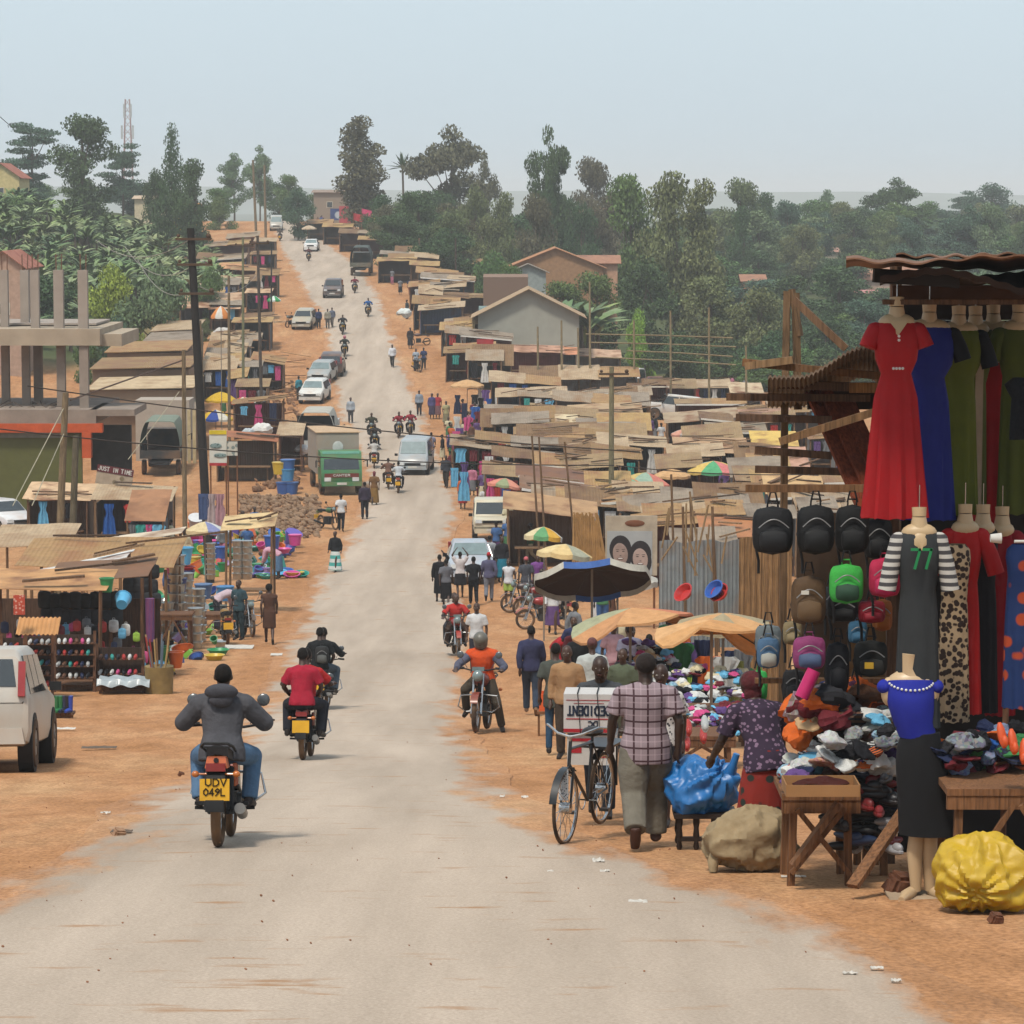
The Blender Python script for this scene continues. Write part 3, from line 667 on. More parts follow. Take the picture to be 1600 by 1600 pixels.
POSE = {
 'stand': {},
 'walk': dict(kL=(-.09,.16,.53), aL=(-.09,.2,.1), tL=(-.1,.35,.06), kR=(.09,-.02,.5), aR=(.09,-.3,.17), tR=(.1,-.2,.04), eL=(-.23,-.1,1.15), wL=(-.22,-.12,.91), hL=(-.22,-.1,.83), eR=(.23,.05,1.15), wR=(.22,.18,.94), hR=(.22,.24,.88)),
 'walk2': dict(kR=(.09,.14,.53), aR=(.09,.12,.1), tR=(.11,.27,.05), kL=(-.09,-.04,.5), aL=(-.1,-.36,.24), tL=(-.1,-.33,.1), eR=(.25,-.08,1.15), wR=(.24,-.06,.9), hR=(.24,-.03,.82), eL=(-.25,.02,1.15), wL=(-.26,.1,.92), hL=(-.26,.13,.84)),
 'ride': dict(pel=(0,0,.86), ab=(0,.04,1.0), ch=(0,.1,1.18), nb=(0,.13,1.35), nk=(0,.16,1.41), hd=(0,.19,1.49), sL=(-.19,.12,1.27), eL=(-.36,.22,1.08), wL=(-.36,.47,1.06), hL=(-.37,.54,1.05), sR=(.19,.12,1.27), eR=(.36,.22,1.08), wR=(.36,.47,1.06), hR=(.37,.54,1.05),
            pL=(-.1,.02,.84), kL=(-.24,.4,.74), aL=(-.22,.22,.36), tL=(-.24,.36,.3), pR=(.1,.02,.84), kR=(.24,.4,.74), aR=(.22,.22,.36), tR=(.24,.36,.3)),
 'pillion': dict(pel=(0,-.05,.88), ab=(0,-.03,1.02), ch=(0,.02,1.2), nb=(0,.05,1.37), nk=(0,.08,1.43), hd=(0,.11,1.51), sL=(-.175,.03,1.29), eL=(-.28,.05,1.08), wL=(-.22,.2,.95), hL=(-.2,.27,.93), sR=(.175,.03,1.29), eR=(.28,.05,1.08), wR=(.22,.2,.95), hR=(.2,.27,.93),
            pL=(-.1,-.02,.86), kL=(-.25,.34,.78), aL=(-.24,.16,.4), tL=(-.26,.3,.34), pR=(.1,-.02,.86), kR=(.25,.34,.78), aR=(.24,.16,.4), tR=(.26,.3,.34)),
 'footdown': dict(pel=(0,0,.86), ab=(0,.03,1.0), ch=(0,.07,1.18), nb=(0,.1,1.35), nk=(0,.13,1.41), hd=(.02,.15,1.49), sL=(-.19,.08,1.27), eL=(-.38,.2,1.1), wL=(-.38,.46,1.08), hL=(-.38,.53,1.07), sR=(.19,.08,1.27), eR=(.38,.2,1.12), wR=(.37,.46,1.08), hR=(.37,.53,1.07),
            pL=(-.1,.02,.84), kL=(-.27,.25,.5), aL=(-.33,.12,.1), tL=(-.37,.26,.04), pR=(.1,.02,.84), kR=(.24,.4,.74), aR=(.24,.22,.36), tR=(.26,.36,.3)),
 'sit': dict(pel=(0,0,.5), ab=(0,.03,.65), ch=(0,.08,.83), nb=(0,.1,1.0), nk=(0,.13,1.06), hd=(0,.16,1.14), sL=(-.175,.09,.93), eL=(-.25,.13,.7), wL=(-.16,.34,.62), hL=(-.13,.41,.6), sR=(.175,.09,.93), eR=(.25,.13,.7), wR=(.16,.34,.62), hR=(.13,.41,.6),
            pL=(-.1,.02,.48), kL=(-.14,.42,.5), aL=(-.13,.38,.09), tL=(-.13,.52,.035), pR=(.1,.02,.48), kR=(.14,.42,.5), aR=(.13,.38,.09), tR=(.13,.52,.035)),
 'bend': dict(ab=(0,.12,1.05), ch=(0,.36,1.12), nb=(0,.52,1.1), nk=(0,.58,1.06), hd=(0,.66,1.0), sL=(-.18,.48,1.1), eL=(-.2,.52,.82), wL=(-.15,.6,.6), hL=(-.14,.63,.52), sR=(.18,.48,1.1), eR=(.2,.52,.82), wR=(.15,.6,.6), hR=(.14,.63,.52)),
 'head': dict(eR=(.3,.02,1.62), wR=(.14,.06,1.8), hR=(.1,.07,1.85), kL=(-.09,.12,.52), aL=(-.09,.1,.09), tL=(-.1,.24,.04), aR=(.09,-.2,.12), tR=(.1,-.1,.04)),
 'head2': dict(eR=(.3,.02,1.62), wR=(.16,.06,1.8), hR=(.12,.07,1.85), eL=(-.3,.02,1.62), wL=(-.16,.06,1.8), hL=(-.12,.07,1.85), kR=(.09,.12,.52), aR=(.09,.1,.09), tR=(.1,.24,.04), aL=(-.09,-.2,.12), tL=(-.1,-.1,.04)),
 'reach': dict(ab=(0,.05,1.1), ch=(0,.13,1.26), nb=(0,.2,1.42), nk=(0,.23,1.48), hd=(0,.27,1.56), sL=(-.175,.18,1.35), sR=(.175,.18,1.35), eR=(.26,.28,1.1), wR=(.2,.48,1.0), hR=(.19,.56,.98), eL=(-.27,.24,1.08), wL=(-.25,.42,.9), hL=(-.24,.48,.84)),
 'push': dict(ab=(0,.03,1.1), ch=(0,.08,1.27), nb=(0,.12,1.44), nk=(0,.15,1.51), hd=(0,.18,1.59), sL=(-.175,.1,1.37), sR=(.175,.1,1.37), eR=(.28,.22,1.16), wR=(.24,.46,1.06), hR=(.23,.54,1.05), eL=(-.27,.2,1.14), wL=(-.25,.42,1.02), hL=(-.24,.5,1.0), kL=(-.09,.2,.55), aL=(-.09,.14,.12), tL=(-.1,.28,.06), kR=(.09,-.06,.5), aR=(.09,-.3,.16), tR=(.1,-.2,.04)),
 'child': dict(hd=(0,.02,1.66)),
}
def jn(pose):
    j = dict(J0); j.update(POSE[pose]); return {k: V(v) for k, v in j.items()}
def limb(b, pts, rs, n=10): b.tube(pts, rs, n)
def eloft(b, rings, n=16):      # elliptical rings (centre, rx, ry); x axis stays sideways
    k = len(rings); vs = []
    for i, (c, rx, ry) in enumerate(rings):
        d = rings[min(i + 1, k - 1)][0] - rings[max(i - 1, 0)][0]; d.normalize(); a = V((1, 0, 0)); q = d.cross(a).normalized()
        for j in range(n):
            t = 2 * math.pi * j / n; ct, st = math.cos(t), math.sin(t); vs.append(c + a * rx * ct + q * ry * st)
    fs = [(i * n + j, i * n + (j + 1) % n, (i + 1) * n + (j + 1) % n, (i + 1) * n + j) for i in range(k - 1) for j in range(n)]
    fs += [tuple(range(n - 1, -1, -1)), tuple((k - 1) * n + j for j in range(n))]
    b.add(vs, fs)
def torso(b, j, g=0.0, hem=None):
    pel, ab, ch, nb = j['pel'], j['ab'], j['ch'], j['nb']; sh = ch.lerp(nb, .55); sh2 = ch.lerp(nb, .8)
    r = [(ab, .142, .103), (ch, .165, .118), (sh, .178, .108), (sh2, .15, .085), (nb + (nb - ch) * .12, .062, .058)]
    if hem is None: r = [(pel + (pel - ab) * .45, .12, .09), (pel, .165, .118)] + r
    else: r = [(pel + (pel - ab).normalized() * hem, .182, .138), (pel, .18, .136)] + r
    eloft(b, [(c, x + g, y + g) for c, x, y in r])
    for s in 'LR':
        S = j['s' + s]; b.ell(S, .064 + g, 12, 8); b.tube([S, S.lerp(nb, .9) + V((0, 0, .0))], [.058 + g, .045 + g], 10)
def hand(b, w, h, fine, side):
    d = (h - w).normalized(); a = d.cross(V((0, 1, 0)))
    if a.length < .3: a = d.cross(V((1, 0, 0)))
    a.normalize(); q = a.cross(d)
    b.tube([w, w + d * .04, h], [.026, .036, .036], 8)
    if not fine: b.tube([h, h + d * .07 + q * .02], [.036, .022], 6); b.tube([w + d * .03, w + d * .08 + a * .05 * side], [.014, .01], 5); return
    for i, L_ in enumerate((.06, .07, .066, .052)):
        o = h + q * ((i - 1.5) * .021) - d * .01; k = o + d * L_ * .55; e = k + d * L_ * .3 + a * (-.022 * side)
        b.tube([o, k, e], [.0115, .0105, .0085], 6)
    o = w + d * .03 + q * .025; b.tube([o, o + d * .035 + q * .03, o + d * .065 + q * .03], [.014, .012, .009], 6)
def body_fn(pose, fine):
    j = jn(pose)
    def f(b):
        torso(b, j); hd, nk = j['hd'], j['nk']; u = (hd - nk).normalized()
        b.tube([j['nb'] - u * .05, nk, hd - u * .02], [.062, .056, .056], 10)
        b.ell(hd + u * .045 - V((0, .01, 0)), (.08, .098, .097), 14, 10); b.ell(hd + V((0, .025, -.015)), (.062, .07, .078), 12, 8)
        b.ell(hd + V((0, .045, -.058)), (.032, .032, .026), 8, 6)
        b.tube([hd + V((0, .088, .03)), hd + V((0, .105, -.008)), hd + V((0, .088, -.014))], [.01, .017, .014], 6)
        for s in (-1, 1): b.ell(hd + V((s * .076, -.005, .012)), (.012, .02, .03), 8, 6)
        for s in 'LR':
            b.tube([j['s' + s], j['s' + s].lerp(j['e' + s], .5), j['e' + s]], [.052, .045, .038], 9)
            b.tube([j['e' + s], j['e' + s].lerp(j['w' + s], .35), j['w' + s]], [.038, .038, .025], 9)
            hand(b, j['w' + s], j['h' + s], fine, 1 if s == 'L' else -1)
            b.tube([j['p' + s], j['p' + s].lerp(j['k' + s], .5), j['k' + s]], [.088, .075, .055], 10); b.ell(j['k' + s], .056)
            b.tube([j['k' + s], j['k' + s].lerp(j['a' + s], .35), j['a' + s]], [.052, .056, .034], 10)
            a, t = j['a' + s], j['t' + s]; back = (a - t).normalized() * .05
            b.tube([a + back + V((0, 0, -.03)), a.lerp(t, .6) + V((0, 0, -.005)), t], [.036, .036, .028], 8)
    return f
def shirt_fn(pose, sleeve, hem, g=.014):
    j = jn(pose)
    def f(b):
        torso(b, j, g, hem)
        for s in 'LR':
            S, E, W = j['s' + s], j['e' + s], j['w' + s]
            if sleeve == 'none': continue
            if sleeve == 'short': b.tube([S, S.lerp(E, .75)], [.066 + g * .6, .066 + g], 10)
            else: b.tube([S, S.lerp(E, .5), E], [.068 + g, .06 + g, .054 + g], 10); b.ell(E, .054 + g); b.tube([E, E.lerp(W, .92)], [.054 + g, .04 + g * .7], 10)
    return f
def trouser_fn(pose, length=1.0, wide=1.0):
    j = jn(pose)
    def f(b):
        b.ell(j['pel'] + V((0, -.005, -.01)), (.172, .126, .13), 14, 8)
        b.tube([j['pel'] + V((0, 0, .02)), j['pel'] + V((0, 0, .06))], [.13, .12], 14)
        for s in 'LR':
            p, k, a = j['p' + s], j['k' + s], j['a' + s]
            if length < .6: b.tube([p, p.lerp(k, length * 1.7)], [.11, .1 * wide], 12); continue
            b.tube([p, p.lerp(k, .5), k], [.108, .096 * wide, .078 * wide], 12); b.ell(k, .077 * wide)
            e = k.lerp(a, (length - .5) * 2 * .97); b.tube([k, e], [.076 * wide, .066 * wide], 12)
    return f
def skirt_fn(pose, hemz, flare, sit=False):
    j = jn(pose)
    def f(b):
        if sit or pose in ('sit', 'pillion', 'ride'):
            for s in 'LR': b.tube([j['p' + s], j['k' + s]], [.13, .1], 12); b.ell(j['k' + s], .1); b.tube([j['k' + s], j['k' + s].lerp(j['a' + s], .75)], [.1, .1], 12)
            b.ell(j['pel'], (.19, .15, .13), 14, 8); b.box((j['kL'] + j['kR'] + j['pL'] + j['pR']) / 4, (.2, .35, .14)); return
        top = j['pel'].z + .1
        n = 9; pr = []
        for i in range(n + 1):
            t = i / n; z = top + (hemz - top) * t; r = .145 + .045 * math.sin(min(1, t * 3) * math.pi / 2) + flare * t ** 1.3; pr.append((r, z))
        b.lathe(list(reversed(pr)), n=30, sy=.8, fn=lambda t, z: 1 + (.05 * math.sin(t * 7 + 1) + .03 * math.sin(t * 12)) * max(0, (top - .2 - z)) * 1.3)
    return f
def hair_fn(kind, pose):
    hd = jn(pose)['hd']
    def f(b):
        if kind == 'short': b.ell(hd + V((0, -.022, .05)), (.08, .096, .094), 14, 9)
        elif kind == 'afro': b.ell(hd + V((0, -.03, .055)), (.11, .11, .11), 14, 9)
        elif kind == 'bun': b.ell(hd + V((0, -.025, .048)), (.082, .098, .096), 14, 9); b.ell(hd + V((0, -.12, .09)), .045)
        elif kind == 'cap': b.ell(hd + V((0, -.01, .06)), (.085, .1, .085), 14, 9); b.ell(hd + V((0, .09, .055)), (.07, .07, .012), 12, 6)
        elif kind == 'scarf': b.ell(hd + V((0, -.03, .045)), (.09, .1, .102), 14, 9); b.ell(hd + V((0, -.045, -.06)), (.075, .065, .09), 12, 8)
        elif kind == 'helmet': b.ell(hd + V((0, -.015, .045)), (.125, .145, .13), 16, 10); b.ell(hd + V((0, -.03, -.03)), (.118, .12, .1), 14, 9)
    return f
def shoe_fn(pose):
    j = jn(pose)
    def f(b):
        for s in 'LR':
            a, t = j['a' + s], j['t' + s]; back = (a - t).normalized() * .065; lo = V((0, 0, -.02))
            b.tube([a + back + lo * 1.6, a.lerp(t, .5) + lo * .4, t + (t - a).normalized() * .02], [.042, .044, .035], 10); b.tube([a + V((0, 0, .03)), a + back * .5 + lo], [.042, .046], 10)
    return f
BL = '1c1c20'
def person(px, py, pose, face, label, top, bot, hair='short', h=1.72, skin='4a3226', hc='17120f', shoes='2a2320', group=None, at=None, big=False, z=None, girth=1.0):
    """face: degrees, 0 = walking away from the camera. top = (sleeve, colour or material, hem). bot = (kind, colour or material, ...)"""
    loc = at if at is not None else G(px, py)
    D = DD(loc); vox = .012 if big else (.02 if D < 110 else .032); it = 3 if big else 2
    q = 'b' if big else ('m' if D < 110 else 's')
    me = rmesh(('person', pose, q), body_fn(pose, big), vox if not big else .0095, it)
    o = bpy.data.objects.new('person', me); COL.objects.link(o); o.location = loc; o.rotation_euler = (0, 0, R(face))
    s = h / 1.75; o.scale = (s * girth, s * girth, s)
    tag(o, label, 'person', group); setmat(o, skinm(skin))
    def kid(nm, key, fn, m, v=vox):
        c = bpy.data.objects.new(nm, rmesh((nm,) + key + (q,), fn, v, it)); COL.objects.link(c); c.parent = o; setmat(c, cloth(m) if isinstance(m, str) else m); return c
    if top: kid('shirt', (pose, top[0], top[2] if len(top) > 2 else .06), shirt_fn(pose, top[0], top[2] if len(top) > 2 else .06, .03 if top[0] == 'jacket' else .014), top[1])
    if bot:
        if bot[0] == 'skirt': kid('skirt', (pose, bot[2], bot[3]), skirt_fn(pose, bot[2], bot[3]), bot[1])
        elif bot[0] == 'shorts': kid('shorts', (pose,), trouser_fn(pose, .45), bot[1])
        else: kid('trousers', (pose, bot[2] if len(bot) > 2 else 1.0), trouser_fn(pose, 1.0, bot[2] if len(bot) > 2 else 1.0), bot[1])
    if hair:
        kid({'cap': 'cap', 'scarf': 'headscarf', 'helmet': 'helmet'}.get(hair, 'hair'), (hair, pose), hair_fn(hair, pose), M(hc, rough=.95, var=.3, sc_=30, bump=.6) if hair not in ('helmet',) else plast(hc))
    if shoes and D < 200: kid('shoes', (pose,), shoe_fn(pose), M(shoes, rough=.6, var=.2))
    f = abs((face + 180) % 360 - 180)
    if big or (D < 110 and f > 60):
        hd = jn(pose)['hd']; b = MB()
        for s_ in (-1, 1): b.ell(hd + V((s_ * .03, .083, .026)), (.014, .008, .008), 8, 6)
        b.build('eyes', M('d8d0c4', rough=.3), o)
        b = MB()
        for s_ in (-1, 1): b.ell(hd + V((s_ * .03, .0885, .026)), (.0065, .004, .0068), 6, 5)
        b.build('pupils', M('0e0a08', rough=.2), o)
        b = MB(); b.ell(hd + V((0, .087, -.042)), (.024, .01, .0085), 10, 6); b.build('mouth', M('5a2c26', rough=.5), o)
    return o
# ---------------------------------------------------------------- lettering (stroke capitals)
GL = {'A': [(0,0,.5,1),(.5,1,1,0),(.2,.4,.8,.4)], 'B': [(0,0,0,1),(0,1,.8,.9),(.8,.9,.8,.6),(.8,.6,0,.5),(0,.5,.9,.4),(.9,.4,.9,.1),(.9,.1,0,0)], 'C': [(1,.9,.5,1),(.5,1,0,.7),(0,.7,0,.3),(0,.3,.5,0),(.5,0,1,.1)],
 'D': [(0,0,0,1),(0,1,.6,1),(.6,1,1,.7),(1,.7,1,.3),(1,.3,.6,0),(.6,0,0,0)], 'E': [(0,0,0,1),(0,1,.9,1),(0,.5,.7,.5),(0,0,.9,0)], 'F': [(0,0,0,1),(0,1,.9,1),(0,.5,.7,.5)], 'G': [(1,.9,.4,1),(.4,1,0,.6),(0,.6,0,.3),(0,.3,.5,0),(.5,0,1,.2),(1,.2,1,.5),(1,.5,.6,.5)],
 'I': [(.5,0,.5,1)], 'J': [(.8,1,.8,.2),(.8,.2,.4,0),(.4,0,0,.2)], 'K': [(0,0,0,1),(0,.4,.9,1),(.3,.6,1,0)], 'L': [(0,1,0,0),(0,0,.9,0)], 'M': [(0,0,0,1),(0,1,.5,.4),(.5,.4,1,1),(1,1,1,0)], 'N': [(0,0,0,1),(0,1,1,0),(1,0,1,1)],
 'O': [(.5,1,0,.7),(0,.7,0,.3),(0,.3,.5,0),(.5,0,1,.3),(1,.3,1,.7),(1,.7,.5,1)], 'P': [(0,0,0,1),(0,1,.9,.9),(.9,.9,.9,.6),(.9,.6,0,.5)], 'R': [(0,0,0,1),(0,1,.9,.9),(.9,.9,.9,.6),(.9,.6,0,.5),(.4,.5,1,0)], 'S': [(1,.9,.4,1),(.4,1,0,.75),(0,.75,1,.3),(1,.3,.6,0),(.6,0,0,.1)],
 'T': [(.5,0,.5,1),(0,1,1,1)], 'U': [(0,1,0,.25),(0,.25,.5,0),(.5,0,1,.25),(1,.25,1,1)], 'V': [(0,1,.5,0),(.5,0,1,1)], 'Y': [(0,1,.5,.5),(1,1,.5,.5),(.5,.5,.5,0)], 'H': [(0,0,0,1),(1,0,1,1),(0,.5,1,.5)],
 '0': [(.5,1,0,.7),(0,.7,0,.3),(0,.3,.5,0),(.5,0,1,.3),(1,.3,1,.7),(1,.7,.5,1)], '6': [(.9,1,.1,.5),(.1,.5,0,.2),(0,.2,.5,0),(.5,0,1,.3),(1,.3,.5,.5),(.5,.5,.1,.4)], '9': [(.1,0,.9,.5),(.9,.5,1,.8),(1,.8,.5,1),(.5,1,0,.7),(0,.7,.5,.5),(.5,.5,.9,.6)], '4': [(.7,0,.7,1),(.7,1,0,.3),(0,.3,1,.3)], '7': [(0,1,1,1),(1,1,.4,0)], '2': [(0,.8,.5,1),(.5,1,1,.7),(1,.7,0,0),(0,0,1,0)]}
def text(txt, w_, h_, t, mat, parent, loc, rot=(0, 0, 0), name='lettering', th=.004, flip=False):
    """letters lie in the local XZ plane, w_ wide in all, facing -Y"""
    b = MB(); n = len(txt); cw = w_ / n
    for i, c in enumerate(txt):
        for x0, y0, x1, y1 in GL.get(c, []):
            g = .72 * cw; p = V((i * cw - w_ / 2 + x0 * g + .14 * cw, 0, y0 * h_)); q = V((i * cw - w_ / 2 + x1 * g + .14 * cw, 0, y1 * h_)); d = (q - p)
            if d.length < 1e-5: continue
            d.normalize(); p -= d * t * .4; q += d * t * .4; s = V((-d.z, 0, d.x)) * t / 2
            b.add([p - s, q - s, q + s, p + s, p - s + V((0, th, 0)), q - s + V((0, th, 0)), q + s + V((0, th, 0)), p + s + V((0, th, 0))], [(0, 1, 2, 3), (7, 6, 5, 4), (0, 4, 5, 1), (1, 5, 6, 2), (2, 6, 7, 3), (3, 7, 4, 0)])
    o = b.build(name, mat, parent, loc, smooth=False); o.rotation_euler = rot; return o
# ---------------------------------------------------------------- motorcycles
def wheel_parts(parent, y, Rr, tw, spokes=True, name='wheel'):
    b = MB(); b.ring((0, 0, 0), Rr - tw * .9, .014, 'x', 28, 6)
    b.tube([(-.05, 0, 0), (.05, 0, 0)], .05, 10)
    if spokes:
        for i in range(18):
            a = 2 * math.pi * i / 18; s = .03 if i % 2 else -.03; b.tube([(s, .04 * math.cos(a + .5), .04 * math.sin(a + .5)), (0, (Rr - tw) * math.cos(a), (Rr - tw) * math.sin(a))], .0035, 4)
    o = b.build(name, CHROME, parent, (0, y, Rr))
    b = MB(); b.ring((0, 0, 0), Rr - tw * .5, tw * .5, 'x', 30, 8); b.build('tyre', TYRE, o); return o
def make_moto():
    t = thing('motorcycle', 'x', 'motorcycle', (0, 0, 0))
    wheel_parts(t, -.62, .31, .09); wheel_parts(t, .63, .31, .08)
    b = MB()
    for s in (-1, 1): b.tube([(s * .075, .63, .31), (s * .075, .5, .68), (s * .08, .41, .96)], [.024, .02, .02], 8)
    b.build('fork', CHROME, t)
    b = MB(); b.tube([(0, .4, .9), (0, .3, .55), (0, .2, .3), (0, -.2, .28)], .022, 7); b.tube([(0, .38, .86), (0, 0, .78), (0, -.5, .74), (0, -.85, .78)], .024, 7)
    for s in (-1, 1):
        b.tube([(s * .08, -.62, .31), (s * .07, -.15, .35)], .02, 7); b.tube([(s * .1, -.6, .33), (s * .1, -.5, .7)], [.032, .03], 8); b.bar((s * .05, .02, .3), (s * .27, .02, .31), .03); b.bar((s * .1, -.3, .36), (s * .24, -.3, .37), .03)
    b.build('frame', BLACK, t)
    b = MB(); b.box((0, .05, .36), (.26, .34, .2), taper=.85); b.tube([(0, .1, .45), (0, .17, .66)], .085, 10)
    for i in range(6): b.tube([(0, .105 + i * .011, .47 + i * .032), (0, .108 + i * .011, .48 + i * .032)], .11, 10)
    b.tube([(-.15, .04, .36), (.15, .04, .36)], .09, 12); b.build('engine', metalm('5c5a57', .5), t)
    b = MB(); b.ell((0, .13, .86), (.135, .3, .125), 16, 10); b.build('fuel_tank', paint('8a1c1c', .2), t)
    b = MB(); b.surf(lambda u, v: ((u - .5) * .27 * (1 - .3 * (1 - v)), -.72 + .66 * v, .86 + .03 * math.sin(math.pi * u) + .02 * math.cos(v * 6)), 8, 8, .085); b.build('seat', M('232022', rough=.6, var=.2), t)
    b = MB()
    for s in (-1, 1): b.box((s * .12, -.28, .63), (.03, .3, .2), taper=.8)
    b.box((0, -.74, .76), (.2, .22, .1), taper=.8); b.build('side_panel', paint('8a1c1c', .2), t)
    b = MB(); b.tube([(.1, .17, .5), (.15, .25, .35), (.16, .1, .24), (.17, -.2, .25)], .022, 8); b.tube([(.17, -.2, .25), (.19, -.35, .28), (.21, -.85, .36)], [.03, .05, .05], 12); b.build('exhaust', metalm('8d8780', .4), t)
    b = MB(); b.tube([(-.38, .3, 1.04), (-.3, .32, 1.05), (-.14, .42, 1.02), (.14, .42, 1.02), (.3, .32, 1.05), (.38, .3, 1.04)], .013, 7)
    for s in (-1, 1): b.tube([(s * .26, .33, 1.05), (s * .39, .29, 1.04)], .021, 8); b.tube([(s * .27, .38, 1.04), (s * .38, .39, 1.03)], .006, 5)
    b.build('handlebar', BLACK, t)
    for s in (-1, 1):
        b = MB(); b.tube([(s * .2, .37, 1.05), (s * .3, .37, 1.22)], .006, 5); b.ell((s * .32, .37, 1.27), (.06, .016, .06), 12, 6); b.build('mirror', M('4b4f52', rough=.25, spec=.8), t)
    b = MB(); b.ell((0, .52, .93), (.095, .08, .095), 14, 9); b.box((0, .47, 1.04), (.2, .06, .07)); b.build('headlight', GLASSL, t)
    b = MB(); b.surf(lambda u, v: ((u - .5) * .12, .63 + .36 * math.sin(-.75 + 1.75 * v), .31 + .36 * math.cos(-.75 + 1.75 * v)), 3, 10, .01); b.build('front_fender', paint('8a1c1c', .2), t)
    b = MB(); b.surf(lambda u, v: ((u - .5) * .16, -.62 - .38 * math.sin(-.2 + 1.8 * v), .36 + .4 * math.cos(-.2 + 1.8 * v)), 3, 10, .012); b.build('rear_fender', BLACK, t)
    b = MB(); b.box((0, -.87, .72), (.17, .06, .07)); b.build('tail_light', M('8c1a14', rough=.25, spec=.7), t)
    for s in (-1, 1):
        b = MB(); b.tube([(s * .06, -.85, .66), (s * .16, -.86, .66)], .01, 6); b.ell((s * .18, -.86, .66), (.035, .03, .03), 8, 6); b.build('indicator', M('c9702a', rough=.3, spec=.6), t)
    b = MB(); b.box((0, -.985, .53), (.26, .012, .19)); b.build('licence_plate', M('e5ae2c', rough=.5), t)
    b = MB(); b.tube([(-.13, -.35, .84), (-.14, -.78, .9), (-.1, -.9, .93), (.1, -.9, .93), (.14, -.78, .9), (.13, -.35, .84)], .013, 7); b.bar((-.12, -.8, .89), (.12, -.8, .89), .02); b.build('grab_rail', BLACK, t)
    b = MB()
    for s in (-1, 1): b.tube([(s * .05, .33, .62), (s * .3, .38, .6), (s * .34, .38, .42), (s * .22, .3, .33), (s * .05, .26, .35)], .014, 7)
    b.build('crash_bar', CHROME, t)
    return t
MOTO = make_moto()
def make_far_moto():
    t = thing('motorcycle', 'x', 'motorcycle', (0, 0, 0))
    b = MB(); b.tube([(.17, -.2, .25), (.21, -.85, .36)], .05, 8); b.box((0, .05, .4), (.26, .4, .35)); b.tube([(-.38, .3, 1.04), (-.14, .42, 1.02), (.14, .42, 1.02), (.38, .3, 1.04)], .02, 6); b.box((0, -.35, .84), (.26, .7, .09))
    for s in (-1, 1): b.tube([(s * .075, .63, .31), (s * .08, .41, .96)], .025, 6); b.ell((s * .32, .37, 1.25), (.06, .02, .06), 8, 5); b.tube([(s * .2, .37, 1.05), (s * .32, .37, 1.22)], .008, 4)
    b.build('frame', BLACK, t)
    b = MB(); b.ell((0, .13, .86), (.135, .3, .125), 12, 8); b.box((0, -.74, .76), (.2, .22, .1)); b.build('fuel_tank', paint('8a1c1c', .2), t)
    b = MB(); b.ell((0, .52, .93), .1, 10, 7); b.build('headlight', GLASSL, t)
    b = MB(); b.box((0, -.985, .53), (.26, .02, .19)); b.build('licence_plate', M('e5ae2c', rough=.5), t)
    for y in (-.62, .63): b = MB(); b.ring((0, 0, 0), .27, .045, 'x', 16, 6); b.build('wheel', TYRE, t, (0, y, .31))
    return t
FMOTO = make_far_moto()
USED = set()
def moto(px, py, face, label, col='8a1c1c', at=None, group=None, scale=1.0, far=None):
    loc = at if at is not None else G(px, py); D = DD(loc)
    src = FMOTO if (far if far is not None else D > 130) else MOTO
    y0, y1 = loc.y + .6, loc.y - .6
    t = copy_tree(src, loc=loc, rz=R(face), label=label, group=group, mats={'fuel_tank': paint(col, .2), 'side_panel': paint(col, .2), 'front_fender': paint(col, .2)}, scale=scale)
    sl_ = math.atan2(gz(loc.x - math.sin(R(face)) * .6, loc.y + math.cos(R(face)) * .6) - gz(loc.x + math.sin(R(face)) * .6, loc.y - math.cos(R(face)) * .6), 1.2)
    t.rotation_euler = (sl_, 0, R(face)); return t
def on_moto(t, back=0.0, **k):
    f = t.rotation_euler[2]; l = t.location; off = -.17 - back
    return V((l.x - math.sin(f) * off, l.y + math.cos(f) * off, l.z + (.0 if back == 0 else .0) + off * math.tan(t.rotation_euler[0])))
